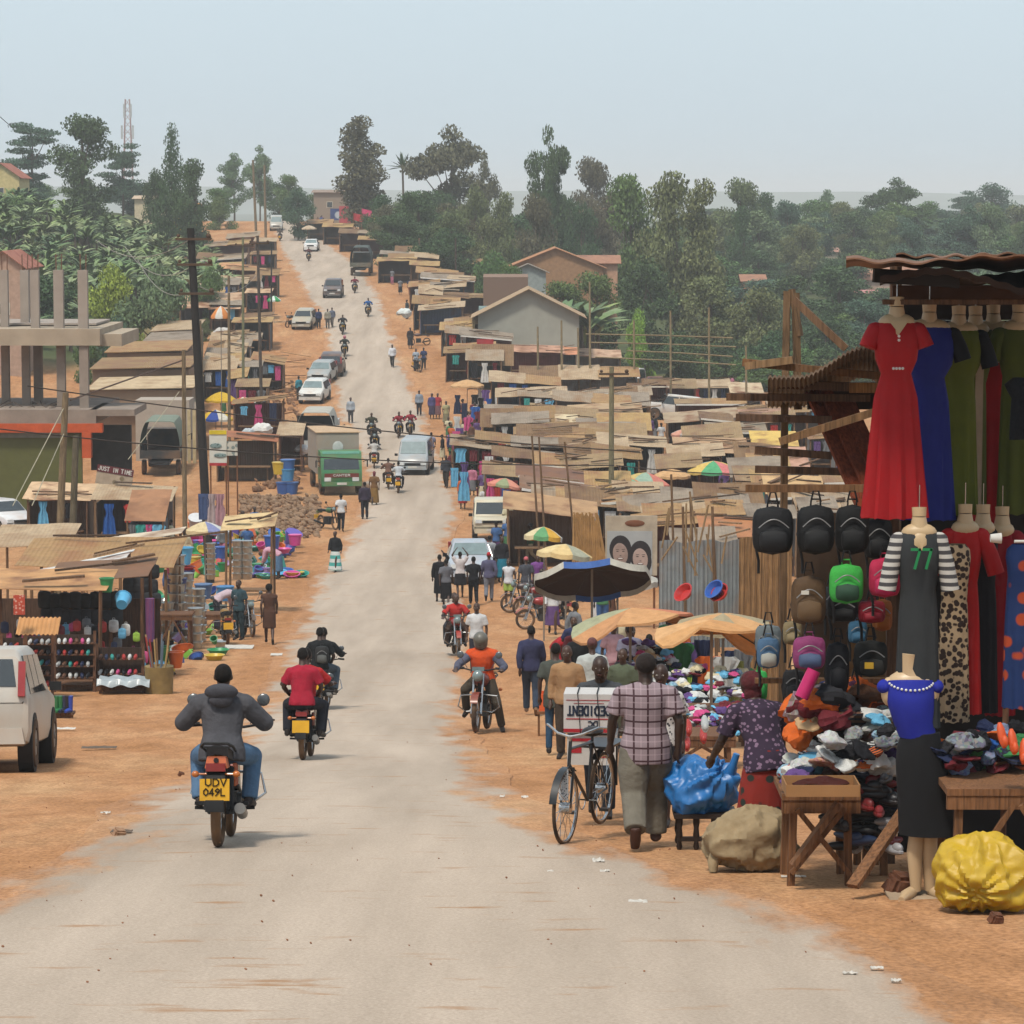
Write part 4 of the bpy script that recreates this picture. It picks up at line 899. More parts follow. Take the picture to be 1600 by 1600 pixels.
# ---------------------------------------------------------------- cars
ST = {
 'estate': [(-2.1,.38,.8,.86,.74,.7),(-2.06,.28,.9,1.0,.82,.76),(-1.9,.27,.92,1.4,.84,.63),(-1.65,.25,.93,1.48,.84,.61),(0,.22,.92,1.5,.84,.61),(.35,.22,.92,1.46,.84,.61),(1.0,.22,.93,.98,.84,.76),(1.8,.25,.82,.87,.82,.72),(2.05,.3,.66,.72,.76,.66),(2.12,.36,.52,.56,.68,.6)],
 'suv': [(-2.2,.45,.95,1.0,.8,.76),(-2.17,.36,1.02,1.12,.86,.8),(-2.02,.34,1.05,1.6,.88,.7),(-1.85,.32,1.05,1.7,.88,.68),(0,.3,1.04,1.74,.88,.68),(.3,.3,1.04,1.69,.88,.68),(.95,.3,1.05,1.1,.88,.8),(1.8,.34,.96,1.02,.87,.78),(2.08,.38,.8,.9,.82,.72),(2.16,.44,.62,.7,.76,.68)],
 'van': [(-2.25,.42,.95,1.0,.8,.76),(-2.2,.34,1.02,1.12,.84,.8),(-2.12,.32,1.05,1.8,.85,.72),(-1.9,.3,1.05,1.9,.85,.7),(.9,.28,1.03,1.92,.85,.7),(1.15,.28,1.02,1.86,.85,.69),(1.75,.28,1.0,1.12,.84,.78),(2.05,.32,.86,.98,.82,.74),(2.2,.36,.66,.74,.76,.68),(2.24,.42,.55,.6,.7,.62)],
 'jeep': [(-2.1,.5,1.0,1.05,.8,.78),(-2.08,.42,1.1,1.7,.82,.73),(-1.9,.42,1.1,1.78,.83,.72),(.4,.42,1.1,1.8,.83,.72),(.5,.42,1.1,1.74,.83,.72),(.78,.42,1.1,1.15,.83,.78),(1.95,.45,1.02,1.1,.8,.74),(2.08,.5,.98,1.03,.78,.72),(2.1,.55,.7,.75,.76,.7)],
 'saloon': [(-2.15,.4,.72,.78,.72,.66),(-2.1,.3,.86,.92,.8,.74),(-1.5,.25,.92,.98,.84,.76),(-.95,.22,.92,1.4,.84,.61),(0,.22,.92,1.44,.84,.6),(.3,.22,.92,1.4,.84,.6),(1.0,.22,.93,.98,.84,.76),(1.85,.25,.8,.85,.8,.72),(2.12,.34,.6,.66,.74,.66)],
}
def make_car(kind, glass_kind=0):
    st = ST[kind]; t = thing('parked_car', 'x', 'car', (0, 0, 0)); b = MB(); NP = 14
    def sec(y, zb, zl, zt, w_, wt):
        c = .05; h = [(w_ * .86, zb), (w_ * .96, zb + .05), (w_, zb + .2), (w_, zl - .06), (w_ - .02, zl), (wt + .03, zt - .07), (wt - .04, zt - .01)]
        return [(x, y, z) for x, z in h] + [(-x, y, z) for x, z in reversed(h)]
    for s_ in st: b.v += sec(*s_)
    for i in range(len(st) - 1):
        for j in range(NP):
            j2 = (j + 1) % NP; b.f.append((i * NP + j, (i + 1) * NP + j, (i + 1) * NP + j2, i * NP + j2)); b.mi.append(0)
    b.f += [tuple(range(NP)), tuple(range(len(st) * NP - 1, (len(st) - 1) * NP - 1, -1))]; b.mi += [0, 0]
    b.build('body', paint('d9d7cf'), t)
    # glass: find the raked stations
    e = .012
    def quad(nm, pts, m=GLASS):
        pts = [V(p) for p in pts]; n = (pts[1] - pts[0]).cross(pts[2] - pts[0]).normalized()
        q = MB(); q.add([p + n * e for p in pts] + [p - n * .01 for p in pts], [(0, 1, 2, 3), (7, 6, 5, 4), (0, 4, 5, 1), (1, 5, 6, 2), (2, 6, 7, 3), (3, 7, 4, 0)]); return q.build(nm, m, t, smooth=False)
    fi = next(i for i in range(3, len(st) - 1) if st[i][3] - st[i + 1][3] > .3); a, c = st[fi], st[fi + 1]
    L_ = lambda u, v, k: u + (v - u) * k
    y1, z1, w1 = L_(a[0], c[0], .1), L_(a[3], c[3], .1), L_(a[5], c[5], .1) - .06; y2, z2, w2 = L_(a[0], c[0], .92), L_(a[3], c[3], .92), L_(a[5], c[5], .92) - .07
    quad('windscreen', [(w1, y1, z1), (-w1, y1, z1), (-w2, y2, z2), (w2, y2, z2)][::-1], GLASSL if glass_kind else GLASS)
    ri = next(i for i in range(len(st) - 1) if st[i + 1][3] - st[i][3] > .3); a, c = st[ri], st[ri + 1]
    y1, z1, w1 = L_(a[0], c[0], .12), L_(a[3], c[3], .1), L_(a[5], c[5], .1) - .1; y2, z2, w2 = L_(a[0], c[0], .9), L_(a[3], c[3], .9), L_(a[5], c[5], .9) - .08
    quad('rear_window', [(w1, y1, z1), (-w1, y1, z1), (-w2, y2, z2), (w2, y2, z2)])
    ys, ye = c[0] + .12, st[fi][0] + .08; top = max(s_[3] for s_ in st); zl = st[fi][2]; w_, wt = st[fi][4], st[fi][5]; n = 3 if ye - ys > 2.2 else 2
    for k in range(n):
        u0, u1 = ys + (ye - ys) * k / n + .04, ys + (ye - ys) * (k + 1) / n - .04
        for s_ in (-1, 1):
            def sp(y, f): z = L_(zl + .02, top - .14, f); x = L_(w_ - .02, wt + .035, (z - zl) / (top - .07 - zl)); return (s_ * x, y, z)
            p = [sp(u0, 0), sp(u1 + (.3 if k == n - 1 else 0), 0), sp(u1, 1), sp(u0 + (.1 if k == 0 else 0), 1)]
            quad('side_window', p if s_ > 0 else p[::-1])
    wy = (st[0][0] + .72, st[-1][0] - .74); Rw = .36 if kind in ('suv', 'jeep') else .31
    for y in wy:
        for s_ in (-1, 1):
            q = MB(); q.tube([(s_ * (w_ - .2), 0, 0), (s_ * (w_ + .012), 0, 0)], Rw + .07, 20); q.build('wheel_arch', BLACK, t, (0, y, Rw))
            q = MB(); q.lathe([(Rw * .55, -.1), (Rw * .95, -.1), (Rw, -.07), (Rw, .07), (Rw * .95, .1), (Rw * .6, .1), (Rw * .55, .06)], n=22, rot=(0, R(90), 0)); o = q.build('tyre', TYRE, t, (s_ * (w_ - .07), y, Rw)); o.name = 'wheel'
            q = MB(); q.tube([(s_ * .02, 0, 0), (s_ * .092, 0, 0)], [Rw * .55, Rw * .5], 16); q.tube([(s_ * .09, 0, 0), (s_ * .105, 0, 0)], Rw * .15, 10); q.build('rim', metalm('9a9894', .5), o)
    yf = st[-1][0]; yr = st[0][0]; zf = st[-2][2]
    for s_ in (-1, 1):
        q = MB(); q.box((s_ * (w_ - .24), st[-2][0] + .02, zf), (.3, .12, .15), taper=.85); q.build('headlight', M('dfe3e2', rough=.15, spec=.8), t)
        q = MB(); q.box((s_ * (st[1][4] - .09), st[1][0] + .02, st[1][2] + (.25 if kind in ('suv', 'van', 'estate') else -.1)), (.1, .1, .5 if kind == 'suv' else .34 if kind != 'saloon' else .16), (R(-14) if kind in ('suv', 'estate') else 0, 0, 0)); q.build('tail_light', M('9a2320', rough=.25, spec=.6), t)
        q = MB(); q.box((s_ * (w_ + .1), st[fi][0] + .42, zl + .08), (.17, .08, .13)); q.build('wing_mirror', BLACK, t)
    q = MB(); q.box((0, yf - .02, zf - .02), (.85, .1, .12)); q.build('grille', BLACK, t)
    q = MB(); q.box((0, yf - .04, st[-1][1] + .02), (w_ * 1.84, .2, .2), taper=.95); q.build('front_bumper', paint('b9b6ae'), t)
    q = MB(); q.box((0, yr + .04, st[0][1] + .03), (w_ * 1.86, .2, .22), taper=.95); q.build('rear_bumper', paint('b9b6ae'), t)
    q = MB(); q.box((0, yf + .065, st[-1][1] + .06), (.5, .015, .12)); q.build('licence_plate', M('d9d6cc', rough=.5), t)
    q = MB(); q.box((0, yr - .07, st[0][1] + .12), (.48, .015, .12)); q.build('licence_plate', M('d9b040', rough=.5), t)
    return t
CARS = {}
def car(kind, px, py, face, label, col, group=None, at=None, cat='car', name='parked_car', light=1, sc1=1.0):
    """(px, py): photo point on the ground under the middle of the car's near end"""
    key = (kind, light)
    if key not in CARS: CARS[key] = make_car(kind, light)
    loc = at if at is not None else G(px, py)
    f = R(face); near = abs(((face + 180) % 360) - 180) > 90     # facing the camera
    if at is None: loc = loc + V((0, 2.1 * abs(math.cos(f)), 0)); loc.z = gz(loc.x, loc.y) + .03
    t = copy_tree(CARS[key], loc=loc, rz=f, label=label, group=group, mats={'body': paint(col), 'front_bumper': paint(col), 'rear_bumper': paint(col)}, scale=sc1)
    t.name = name; t['category'] = cat
    dx, dy = -math.sin(f), math.cos(f)
    t.rotation_euler = (math.atan2(gz(loc.x + dx * 1.5, loc.y + dy * 1.5, False) - gz(loc.x - dx * 1.5, loc.y - dy * 1.5, False), 3), 0, f)
    return t
def drop_protos():
    for r_ in [MOTO, FMOTO] + list(CARS.values()):
        for c in [k for k in r_.children_recursive] + [r_]: bpy.data.objects.remove(c)
# ---------------------------------------------------------------- buildings, shacks, poles
PAL = dict(red='b03a34', blue='2f5fa8', navy='2b3350', white='d8d8d4', black='222226', grey='75777a', green='3f7d4c', pink='d0568a', orange='d4682f', yellow='d9b03c', purple='6a4f86', teal='3e9c94', brown='6b4a38', maroon='6e2b32', cream='d9cba8', lime='9cc24a', sky='6fb4d8', silver='b4b6b4', tan='c2a078', olive='66683a')
def G2(px, py, h):       # point h metres above the ground on the photo ray
    D = 60.0
    while D < 700:
        p = P(px, py, D)
        if p.z <= gz(p.x, p.y, False) + h: return p
        D += .5
    return P(px, py, 500)
def pbox(b, x0, y0, x1, y1, D, dep, mi=0, taper=1.0):
    a, c = P(x0, y0, D), P(x1, y1, D)
    b.box(((a.x + c.x) / 2, (a.y + c.y) / 2 + dep / 2, (a.z + c.z) / 2), (abs(c.x - a.x), dep, abs(a.z - c.z)), mi=mi); return b
def sheet_fn(w_, d, tilt, roll, seed, sag=.03, cor=0):
    def f(u, v):
        x, y = (u - .5) * w_, (v - .5) * d
        z = y * math.tan(tilt) + x * math.tan(roll) + sag * noise.noise(V((x * .8 + seed, y * .8, seed))) * 2
        if cor: z += cor * math.sin(x * 2 * math.pi / .25)
        return (x, y, z)
    return f
garm_me = {}
def garment_mesh(kind):
    if kind in garm_me: return garm_me[kind]
    b = MB()
    if kind == 'shirt':
        def f(u, v):
            z = -.68 * v; w_ = .2 + .03 * v
            if v < .3: w_ = .33 - .1 * (v / .3) if v > .05 else .2
            return ((u - .5) * 2 * w_, .03 * math.sin(u * 15 + v * 3), z)
        b.surf(f, 10, 9, (0, .03, 0))
    elif kind == 'dress':
        b.surf(lambda u, v: ((u - .5) * 2 * ((.13 if .15 < v < .35 else .19) + .12 * max(0, v - .3)), .04 * math.sin(u * 16), -1.25 * v), 12, 9, (0, .04, 0))
    else:
        for s in (-1, 1): b.surf(lambda u, v: (s * .11 + (u - .5) * .2 - s * .02 * v, .02 * math.sin(u * 9 + s), -1.0 * v), 6, 5, (0, .04, 0))
        b.box((0, .02, -.06), (.4, .05, .14))
    me = b.mesh('garment', [cloth('888888')]); garm_me[kind] = me; return me
def garment(loc, kind, col, label, group, rz=0, s=1.0):
    o = bpy.data.objects.new('hanging_garment', garment_mesh(kind)); COL.objects.link(o); o.location = loc; o.rotation_euler = (0, 0, rz); o.scale = (s, s, s)
    setmat(o, cloth(PAL.get(col, col))); return tag(o, label, 'garment', group)
sh_n = 0
def shack(px, py, wpx, label, dep=2.8, tilt=9, roll=0, wall=None, roof=None, h=2.4, hang=0, edge=None, at=None, yaw=0, counter=True, name='market_stall', cat='market stall', group=None, where='in the market'):
    global sh_n; sh_n += 1; rn = random.Random(sh_n)
    c = P(px, py, at) if at else G2(px, py, h)
    D = DD(c); w_ = wpx * D / F; g0 = gz(c.x, c.y, False); H = c.z - g0
    t = thing(name, label, cat, (c.x, c.y, g0), R(yaw), group)
    tl, rl = R(tilt), R(roll)
    k = max(1, int(w_ / 2.2))
    rf = MB()
    for i in range(k):      # overlapping sheets of iron
        dz = i * .012 + rn.uniform(0, .07)
        q = MB(); q.surf(sheet_fn(w_ / k * 1.06, dep * rn.uniform(.9, 1.05), tl + rn.uniform(-.04, .04), rl + rn.uniform(-.02, .02), i * 3.1 + sh_n), 10, 4, .015)
        x = (i + .5 - k / 2) * w_ / k; q.v = [(a + x, b_, z + H + x * math.tan(rl) + dz) for a, b_, z in q.v]
        rf.add(q.v, q.f, i if not isinstance(roof, str) and roof is None else 0)
    m = roof if roof is not None and not isinstance(roof, str) else (M(roof, rough=.8, var=.2, sc_=1.2, kind='rust', h2='8a6044') if roof else rn.choice(SHEETS))
    rf.build('roof', [rn.choice(SHEETS) for _ in range(k)] if roof is None else m, t)
    if rn.random() < .75:
        for i in range(rn.choice([1, 2, 3])):
            x0, y0 = rn.uniform(-.45, .3) * w_, rn.uniform(-.45, .45) * dep; L_ = rn.uniform(.3, .7) * w_; y1 = y0 + rn.uniform(-.3, .3) * dep; f_ = lambda x, y: H + .12 + max(-.5, min(.5, y / dep)) * dep * math.tan(tl) + x * math.tan(rl)
            q = MB(); q.bar((x0, y0, f_(x0, y0)), (x0 + L_, y1, f_(x0 + L_, y1) + rn.uniform(0, .15)), rn.choice([.06, .12, .2]), .05); q.build('batten', rn.choice([wood('7a5c44'), wood('5e4a3a'), wood('a08060')]), t)
    wd = rn.choice([wood('8a6a4c'), wood('75543c'), wood('957556')])
    for sx in (-1, 1):
        for sy in (-1, 1):
            x, y = sx * (w_ / 2 - .1), sy * (dep / 2 - .15); zt = H + y * math.tan(tl) + x * math.tan(rl) - .03
            o = MB(); gl = gz(c.x + x, c.y + y, False) - g0 - .2; o.tube([(x, y, min(gl, zt - .5)), (x + rn.uniform(-.05, .05), y, zt)], .045, 6); o.build('post', wd, t)
    if edge: q = MB(); q.bar((-w_ / 2, -dep / 2 - .02, H - dep / 2 * math.tan(tl) - w_ / 2 * math.tan(rl) + .02), (w_ / 2, -dep / 2 - .02, H - dep / 2 * math.tan(tl) + w_ / 2 * math.tan(rl) + .02), .04, .1); q.build('fascia', M(edge, var=.1), t)
    if not wall and at is None: wall = rn.choice(['6f5a4a', '80644c', '5f666a', '8a8c8a', '4f5a6a', '7a4a40', '5a4c40'])
    if wall:
        q = MB(); zt = H + min((dep / 2) * math.tan(tl), 0) - abs(w_ / 2 * math.tan(rl)) - .08; q.box((0, dep / 2 - .3, (zt - .5) / 2), (w_ - .24, .05, zt + .5))
        for s in (-1, 1): q.box((s * (w_ / 2 - .14), 0.1, (zt - dep / 2 * abs(math.tan(tl)) - .5) / 2), (.05, dep * .7, zt - dep / 2 * abs(math.tan(tl)) + .5))
        q.build('wall', M(wall, rough=.85, var=.15, sc_=2, bump=.4, kind='corr', h2='6d4a36'), t)
    if counter: q = MB(); q.box((0, -dep * .25, .8), (w_ * .8, .7, .06)); q.bar((-w_ * .35, -dep * .25, -.1), (-w_ * .35, -dep * .25, .8), .07); q.bar((w_ * .35, -dep * .25, -.1), (w_ * .35, -dep * .25, .8), .07); q.build('counter', wd, t)
    for i in range(hang):
        col = rn.choice(['blue', 'navy', 'white', 'pink', 'grey', 'black', 'purple', 'red', 'sky', 'maroon', 'teal'])
        garment(V((c.x, c.y, 0)) + V(((i + .5 - hang / 2) * w_ * .85 / hang, -dep / 2 + .12, g0 + H - dep / 2 * math.tan(tl) - .12 + rl * (i + .5 - hang / 2) * w_ / hang)), rn.choice(['shirt', 'shirt', 'dress', 'trousers']), col, '%s garment hanging from a stall roof %s' % (col, where), 'garments hanging from the stall roofs ' + where, s=rn.uniform(.85, 1.15))
    return t
W_G, W_B, W_R, W_K = '98a0a4', '5a6f96', '94504a', '6c6058'
# right hand market, from the far side to the near side: (px, py, width, label, options)
MK = [
 (655, 382, 60, 'low shack with a brown iron roof beside the dark truck', dict(wall='6d5a58')),
 (640, 398, 90, 'wide brown roofed shack at the upper bend of the road', dict(wall=W_K, roll=-4)),
 (705, 388, 80, 'shack with a white painted roof edge at the top of the right hand row', dict(edge='dcd8c8', wall='5d5560', roll=-3)),
 (712, 414, 90, 'lean-to with a bright slanting ridge pole above a maroon wall', dict(roll=9, wall='7a4048', edge='cdb896')),
 (700, 433, 84, 'shack with a brilliant white gable edge', dict(edge='f0eee8', wall='4c5560', roll=-4)),
 (692, 447, 70, 'low stall tucked under the white gable edge', dict(roll=6, wall='3d4a58')),
 (735, 462, 110, 'broad dark fronted shack left of the grey gable house', dict(wall='5c4048', roll=-2)),
 (690, 478, 70, 'stall with bundles laid on its roof at the dirt verge', dict(roll=5, wall=W_B)),
 (620, 405, 60, 'dim shack right behind the dark truck', dict(wall='51484a')),
 (590, 372, 60, 'small brown roofed stall below the pink flags', dict(wall='6a4a4c')),
 (560, 362, 60, 'stall roof beside the red painted wall', dict(wall='6a4a4c', roll=-3)),
 (528, 352, 46, 'farthest stall on the right hand side of the road', dict(wall='5c504e')),
 (500, 346, 40, 'pale awning stall at the road crest', dict(wall='6c6460')),
 (740, 500, 90, 'rusty roofed stall in front of the blue grey signboard', dict(roll=4, wall=W_K)),
 (760, 523, 80, 'stall with a white edged roof under the red sign', dict(edge='e4e0d6', roll=-5)),
 (735, 545, 80, 'stall with a tan sheet roof left of the square tan sheet', dict(roll=3, hang=3)),
 (770, 555, 62, 'stall with a big square tan iron sheet hung on its front', dict(tilt=24, wall='6e5446')),
 (830, 545, 100, 'shack with a pale roof and reddish wall below the grey gable house', dict(wall=W_R, roll=-2, roof='c4957a')),
 (868, 549, 68, 'shack with an orange iron roof', dict(roof='d4906a', wall='6b7c86')),
 (922, 552, 95, 'shack with a crumpled tan roof below the bamboo scaffold', dict(roof='c9a68a', roll=-2)),
 (905, 582, 185, 'long shack with a tan roof over a blue grey corrugated wall', dict(wall=W_G, tilt=12, dep=3.4)),
 (1012, 598, 64, 'white edged roof shack beside the pale van', dict(edge='ddd5c5', wall='9a5548')),
 (1062, 600, 50, 'shack with a maroon wall behind the parked pickup', dict(wall='7c3a3c')),
 (1108, 599, 64, 'shack with pink and blue clothes under its pale roof', dict(hang=4, edge='cfb99a')),
 (1165, 606, 50, 'cream roofed shack left of the wooden frame posts', dict(roof='cbb493', wall='7a5a50')),
 (1110, 628, 110, 'stall with a thin white roof line above the pickup', dict(edge='e2e0d8', dep=1.8)),
 (820, 592, 110, 'stall with a narrow ridge roof right of the hanging dresses', dict(roll=-4, hang=5, wall='49566a')),
 (830, 612, 110, 'low roofed stall with dark blue sheeting', dict(wall='465a7a', roll=2)),
 (925, 622, 120, 'broad roofed stall left of the orange door frame', dict(roll=-4, wall='8a8d8c')),
 (835, 650, 62, 'stall with a tan rectangular iron roof tipped to the road', dict(tilt=22)),
 (787, 652, 70, 'large flat tan sheet roof stall beside the hanging jeans', dict(tilt=20)),
 (885, 655, 34, 'small roof with a pale cream sheet', dict(roof='dcc8a2')),
 (945, 640, 110, 'curved roof stall in the middle of the market', dict(roll=3, roof='b89b78')),
 (975, 660, 80, 'box fronted stall just left of the orange door frame', dict(tilt=15, wall='a07850')),
 (958, 676, 100, 'stall with a long drooping tan sheet over a dark opening', dict(tilt=14, wall='3c4650')),
 (870, 672, 120, 'dark eaved stall behind the tall wooden pole', dict(roll=1, wall='453c36')),
 (1095, 650, 110, 'stall with a mound shaped patched roof', dict(roof='b09a7e', roll=4, wall='5d4a40')),
 (1190, 648, 90, 'stall with a red brown pitched roof seen through the plank frame', dict(roof='a8826c', wall=W_G, roll=3)),
 (1150, 668, 90, 'stall with a white rimmed sheet seen through the plank frame', dict(edge='e0ddd2', roof='94846e')),
 (1210, 690, 70, 'stall with a yellow painted gable roof', dict(roof='d9b766', wall='4a4440', tilt=18)),
 (1225, 715, 70, 'stall with a pale pink sheet roof under the yellow one', dict(roof='c99c86', tilt=18)),
 (1110, 697, 110, 'stall with a wide tan roof over a dark doorway', dict(tilt=14, wall='2f2b2a', roof='ba9876')),
 (740, 690, 70, 'roadside stall with a small tan roof beside the crowd', dict(roll=-6, hang=3)),
 (800, 688, 110, 'stall with several loose boards stacked on its roof', dict(roll=-7, dep=2.2)),
 (875, 692, 150, 'very wide tan roofed stall above the loose boards', dict(roll=-2, wall='5a4c40')),
 (935, 700, 90, 'stall whose sheet roof curls up at the right end', dict(roll=6, wall='453c36')),
 (845, 712, 150, 'stall with a long brown sheet roof sloping to the right', dict(roll=-6, dep=2.2)),
 (915, 722, 110, 'stall with two overlapping brown sheets', dict(roll=4, wall='52443a')),
 (885, 742, 150, 'stall under a brown tarpaulin with a long white edge', dict(edge='ece9e0', roof='7d5a48', roll=-7, wall='5d4138')),
 (950, 755, 70, 'square tan stall roof beside the coloured umbrella', dict(tilt=16)),
 (875, 762, 120, 'stall with a slanting white pole along its roof', dict(edge='efece6', roll=-9, roof='8a6a54', wall='49565e')),
 (790, 735, 70, 'stall with a purple and red cloth front by the road', dict(roll=-5, hang=5)),
 (860, 790, 140, 'stall with a sagging tan roof and a yellow board under it', dict(roll=-7, roof='b8926a', counter=True)),
 (1005, 790, 80, 'brown roofed stall behind the poster board', dict(roll=-3)),
 (1060, 795, 110, 'stall with a long thin roof right of the poster board', dict(roll=5, dep=2)),
 (1050, 812, 120, 'lower stall with a ragged sheet roof right of the poster board', dict(roll=5, dep=2)),
 (1120, 775, 70, 'stall behind the grey iron fence', dict(roll=8, hang=2)),
 (1150, 825, 110, 'stall with an orange brown counter roof above the grey iron fence', dict(roof='b57a50', roll=-3)),
 (1100, 845, 100, 'shack with weathered boards behind the bamboo poles', dict(roll=2, wall='8d9296')),
 (900, 772, 60, 'stall with a red cloth under the long white pole', dict(wall='a04038')),
 (1180, 730, 80, 'stall with a sheet roof behind the black backpacks', dict(tilt=12, roll=2)),
 (1240, 760, 90, 'stall with a tan roof behind the black backpacks', dict(tilt=12, roll=-3, roof='cda878')),
 (1060, 720, 70, 'stall roof half hidden between two round umbrellas', dict(roll=3)),
]
for px, py, wp, l, o in MK: shack(px, py, wp, l, where='on the right of the road', **o)
# left row climbing the hill
ML = [
 (330, 470, 95, 'large shack with a tan patched roof on the left of the hill road', dict(wall='5d5556', tilt=16, dep=4, roof='c5a384')),
 (372, 417, 60, 'shack with an orange tan awning high on the left', dict(roof='c89468', wall='4d4a52', roll=-4)),
 (350, 402, 70, 'shack with a navy tarpaulin wall and a white roof edge', dict(wall='35446e', edge='dcd8d0', roll=4)),
 (380, 367, 50, 'farthest shack on the left with an orange wall panel', dict(wall='c07a48', roll=5)),
 (355, 380, 70, 'long maroon walled shack near the top left of the road', dict(wall='6d4c4c', roll=5)),
 (405, 455, 40, 'small stall with three stacked pale planks on the roof', dict(roof='d2b08a', hang=3)),
 (415, 375, 34, 'stall nearest the crest on the left verge', dict(wall='5d504c')),
 (412, 395, 40, 'stall with blue and red clothes on the left verge', dict(hang=3)),
 (418, 425, 36, 'stall with a green umbrella cloth on the left verge', dict(hang=3, wall='3c5c4a')),
 (380, 526, 55, 'dark green boarded stall with a pale roof edge', dict(wall='3d4a50', edge='cda37c')),
 (360, 562, 75, 'stall with a red post and a thin slanting roof', dict(roll=-7, wall='3c4440', edge='c9a582')),
 (395, 500, 60, 'grey walled lock-up shack beside the thin poles', dict(wall='5f6468')),
 (420, 560, 50, 'stall with clothes on hangers below the grey lock-up', dict(hang=4, roll=-10)),
 (405, 625, 80, 'stall with a long thin roof pole right of the yellow umbrellas', dict(roll=5, dep=1.6, hang=3)),
 (385, 682, 95, 'reddish board stall roof under the white bundle', dict(roll=-6, dep=1.4, roof='a5694a')),
 (210, 770, 120, 'stall with a tan sheet roof under the leaning banner', dict(tilt=10, roll=-1, hang=3, wall='4a3a34')),
 (95, 768, 100, 'stall with a pale tan roof beside the twin poles', dict(roof='d6b48e', roll=-3, hang=2)),
 (232, 790, 60, 'stall with a brown cloth awning and small coloured bags', dict(roof='a87a58', tilt=20, hang=4)),
 (55, 836, 120, 'stall with a flat tan roof at the left edge', dict(at=98, tilt=8)),
 (160, 865, 230, 'wide stall with a tan roof behind the long white sheet', dict(at=86, tilt=8, dep=3.5)),
 (200, 843, 165, 'raised stall with a long whitish sheet roof sloping left', dict(at=93, roof='d9c8b0', roll=10, dep=1.6, tilt=3)),
 (125, 882, 150, 'stall with a bright white sheet roof tipped to the left', dict(at=80, roof='e9e9e6', roll=12, dep=1.8, tilt=3)),
 (160, 893, 150, 'dark timber roof of the suitcase stall', dict(at=75, roof='7a5c46', roll=4, dep=2.4, tilt=4, counter=False)),
 (75, 905, 190, 'orange tan roof of the front left shoe stall', dict(at=72.5, roof='cb9a68', roll=-1, dep=2.4, tilt=4, counter=False)),
 (390, 815, 80, 'brown cloth canopy above the plastic ware', dict(at=104, roof='d9bd8c', roll=4, dep=1.8)),
 (455, 670, 40, 'red brown board stall beside the white canvas truck', dict(wall='8a5a42')),
]
for px, py, wp, l, o in ML: shack(px, py, wp, l, where='on the left of the road', **o)
# grey gable house on the right and the other hillside houses
def house(px, pyridge, pyeave, pybase, wpx, D, dep, wall, roof, label, gable=True, rz=0, wins=2, name='house', cat='house', over=.35):
    c = P(px, pyeave, D); zr = P(px, pyridge, D).z - c.z; w_ = wpx * D / F; g0 = min(gz(c.x, c.y, False), P(px, pybase, D).z) - .3; H = c.z - g0
    t = thing(name, label, cat, (c.x, c.y, g0), R(rz)); q = MB()
    if gable: q.prism([(-w_ / 2, 0), (w_ / 2, 0), (w_ / 2, H), (0, H + zr), (-w_ / 2, H)], 0, dep, 'y')
    else: q.box((0, dep / 2, H / 2), (w_, dep, H)); 
    q.build('wall', wall, t, smooth=False); q = MB(); o = over
    if gable:
        for s in (-1, 1): q.surf(lambda u, v, s=s: (s * (w_ / 2 + o) * u, -o + (dep + 2 * o) * v, H + zr + .06 - u * (zr + o * zr / (w_ / 2))), 2, 6, .05)
    else:
        q.surf(lambda u, v: (-w_ / 2 - o + (w_ + 2 * o) * u, -o + (dep / 2 + o) * v, H + .05 + (zr) * v), 8, 2, .05); q.surf(lambda u, v: (-w_ / 2 - o + (w_ + 2 * o) * u, dep / 2 + (dep / 2 + o) * v, H + .05 + zr * (1 - v)), 8, 2, .05)
        q.prism([(-w_ / 2, H), (w_ / 2, H), (w_ / 2, H + .02), (-w_ / 2, H + .02)], 0, dep, 'y')
    q.build('roof', roof, t)
    for i in range(wins):
        x = (i + .5 - wins / 2) * w_ * .7 / max(1, wins); q = MB(); q.box((x, -.01, H * .62), (.9, .06, .9)); f = q.build('window', M('cfc6b4'), t); q = MB(); q.box((x, -.045, H * .62), (.74, .02, .74)); q.build('pane', GLASS, f)
    return t
RR_ = M('a97a60', rough=.8, kind='corr', h2='8d6450'); RP = M('b98c7a', rough=.8, kind='corr', h2='a07464')
house(826, 452, 492, 545, 158, 250, 8, M('a9a89c', rough=.9, var=.08, sc_=1, bump=.2), M('b99c7a', kind='corr', h2='a08262'), 'large grey rendered house with a gable front beside the market', wins=0, over=.6)
house(868, 388, 418, 455, 150, 300, 9, M('a5805f', rough=.95, var=.2, sc_=3), M('b98258', kind='corr', h2='9a6a48'), 'orange brick gable house behind the grey gable house', wins=0)
house(825, 413, 425, 450, 56, 292, 3, M('9aa3a0'), M('8d8478', kind='corr', h2='7a6a58'), 'small pale gabled annex in front of the orange brick house', wins=1)
house(935, 400, 412, 440, 60, 305, 5, M('d0a284'), RR_, 'low house with a short red roof right of the orange brick house', gable=False, wins=1)
house(908, 326, 366, 400, 76, 430, 14, M('b9a894'), RP, 'house with a big pink iron roof between the tall trees', gable=False, wins=0)
house(712, 331, 360, 395, 80, 440, 12, M('b9a894'), RP, 'house with a pink iron roof left of the tall slim tree', gable=False, wins=0)
house(1375, 412, 438, 480, 120, 400, 12, M('c2a08c'), RR_, 'red roofed house behind the rusty stall roof', gable=False, wins=1)
house(1350, 455, 468, 480, 50, 380, 8, M('c2a08c'), M('c98a86', kind='corr', h2='b07470'), 'pinkish roofed house low behind the rusty stall roof', gable=False, wins=0)
house(1228, 350, 362, 380, 40, 520, 9, M('cfc0a8'), RR_, 'far house with a red roof among the trees right of the eucalyptus clump', gable=False, wins=0)
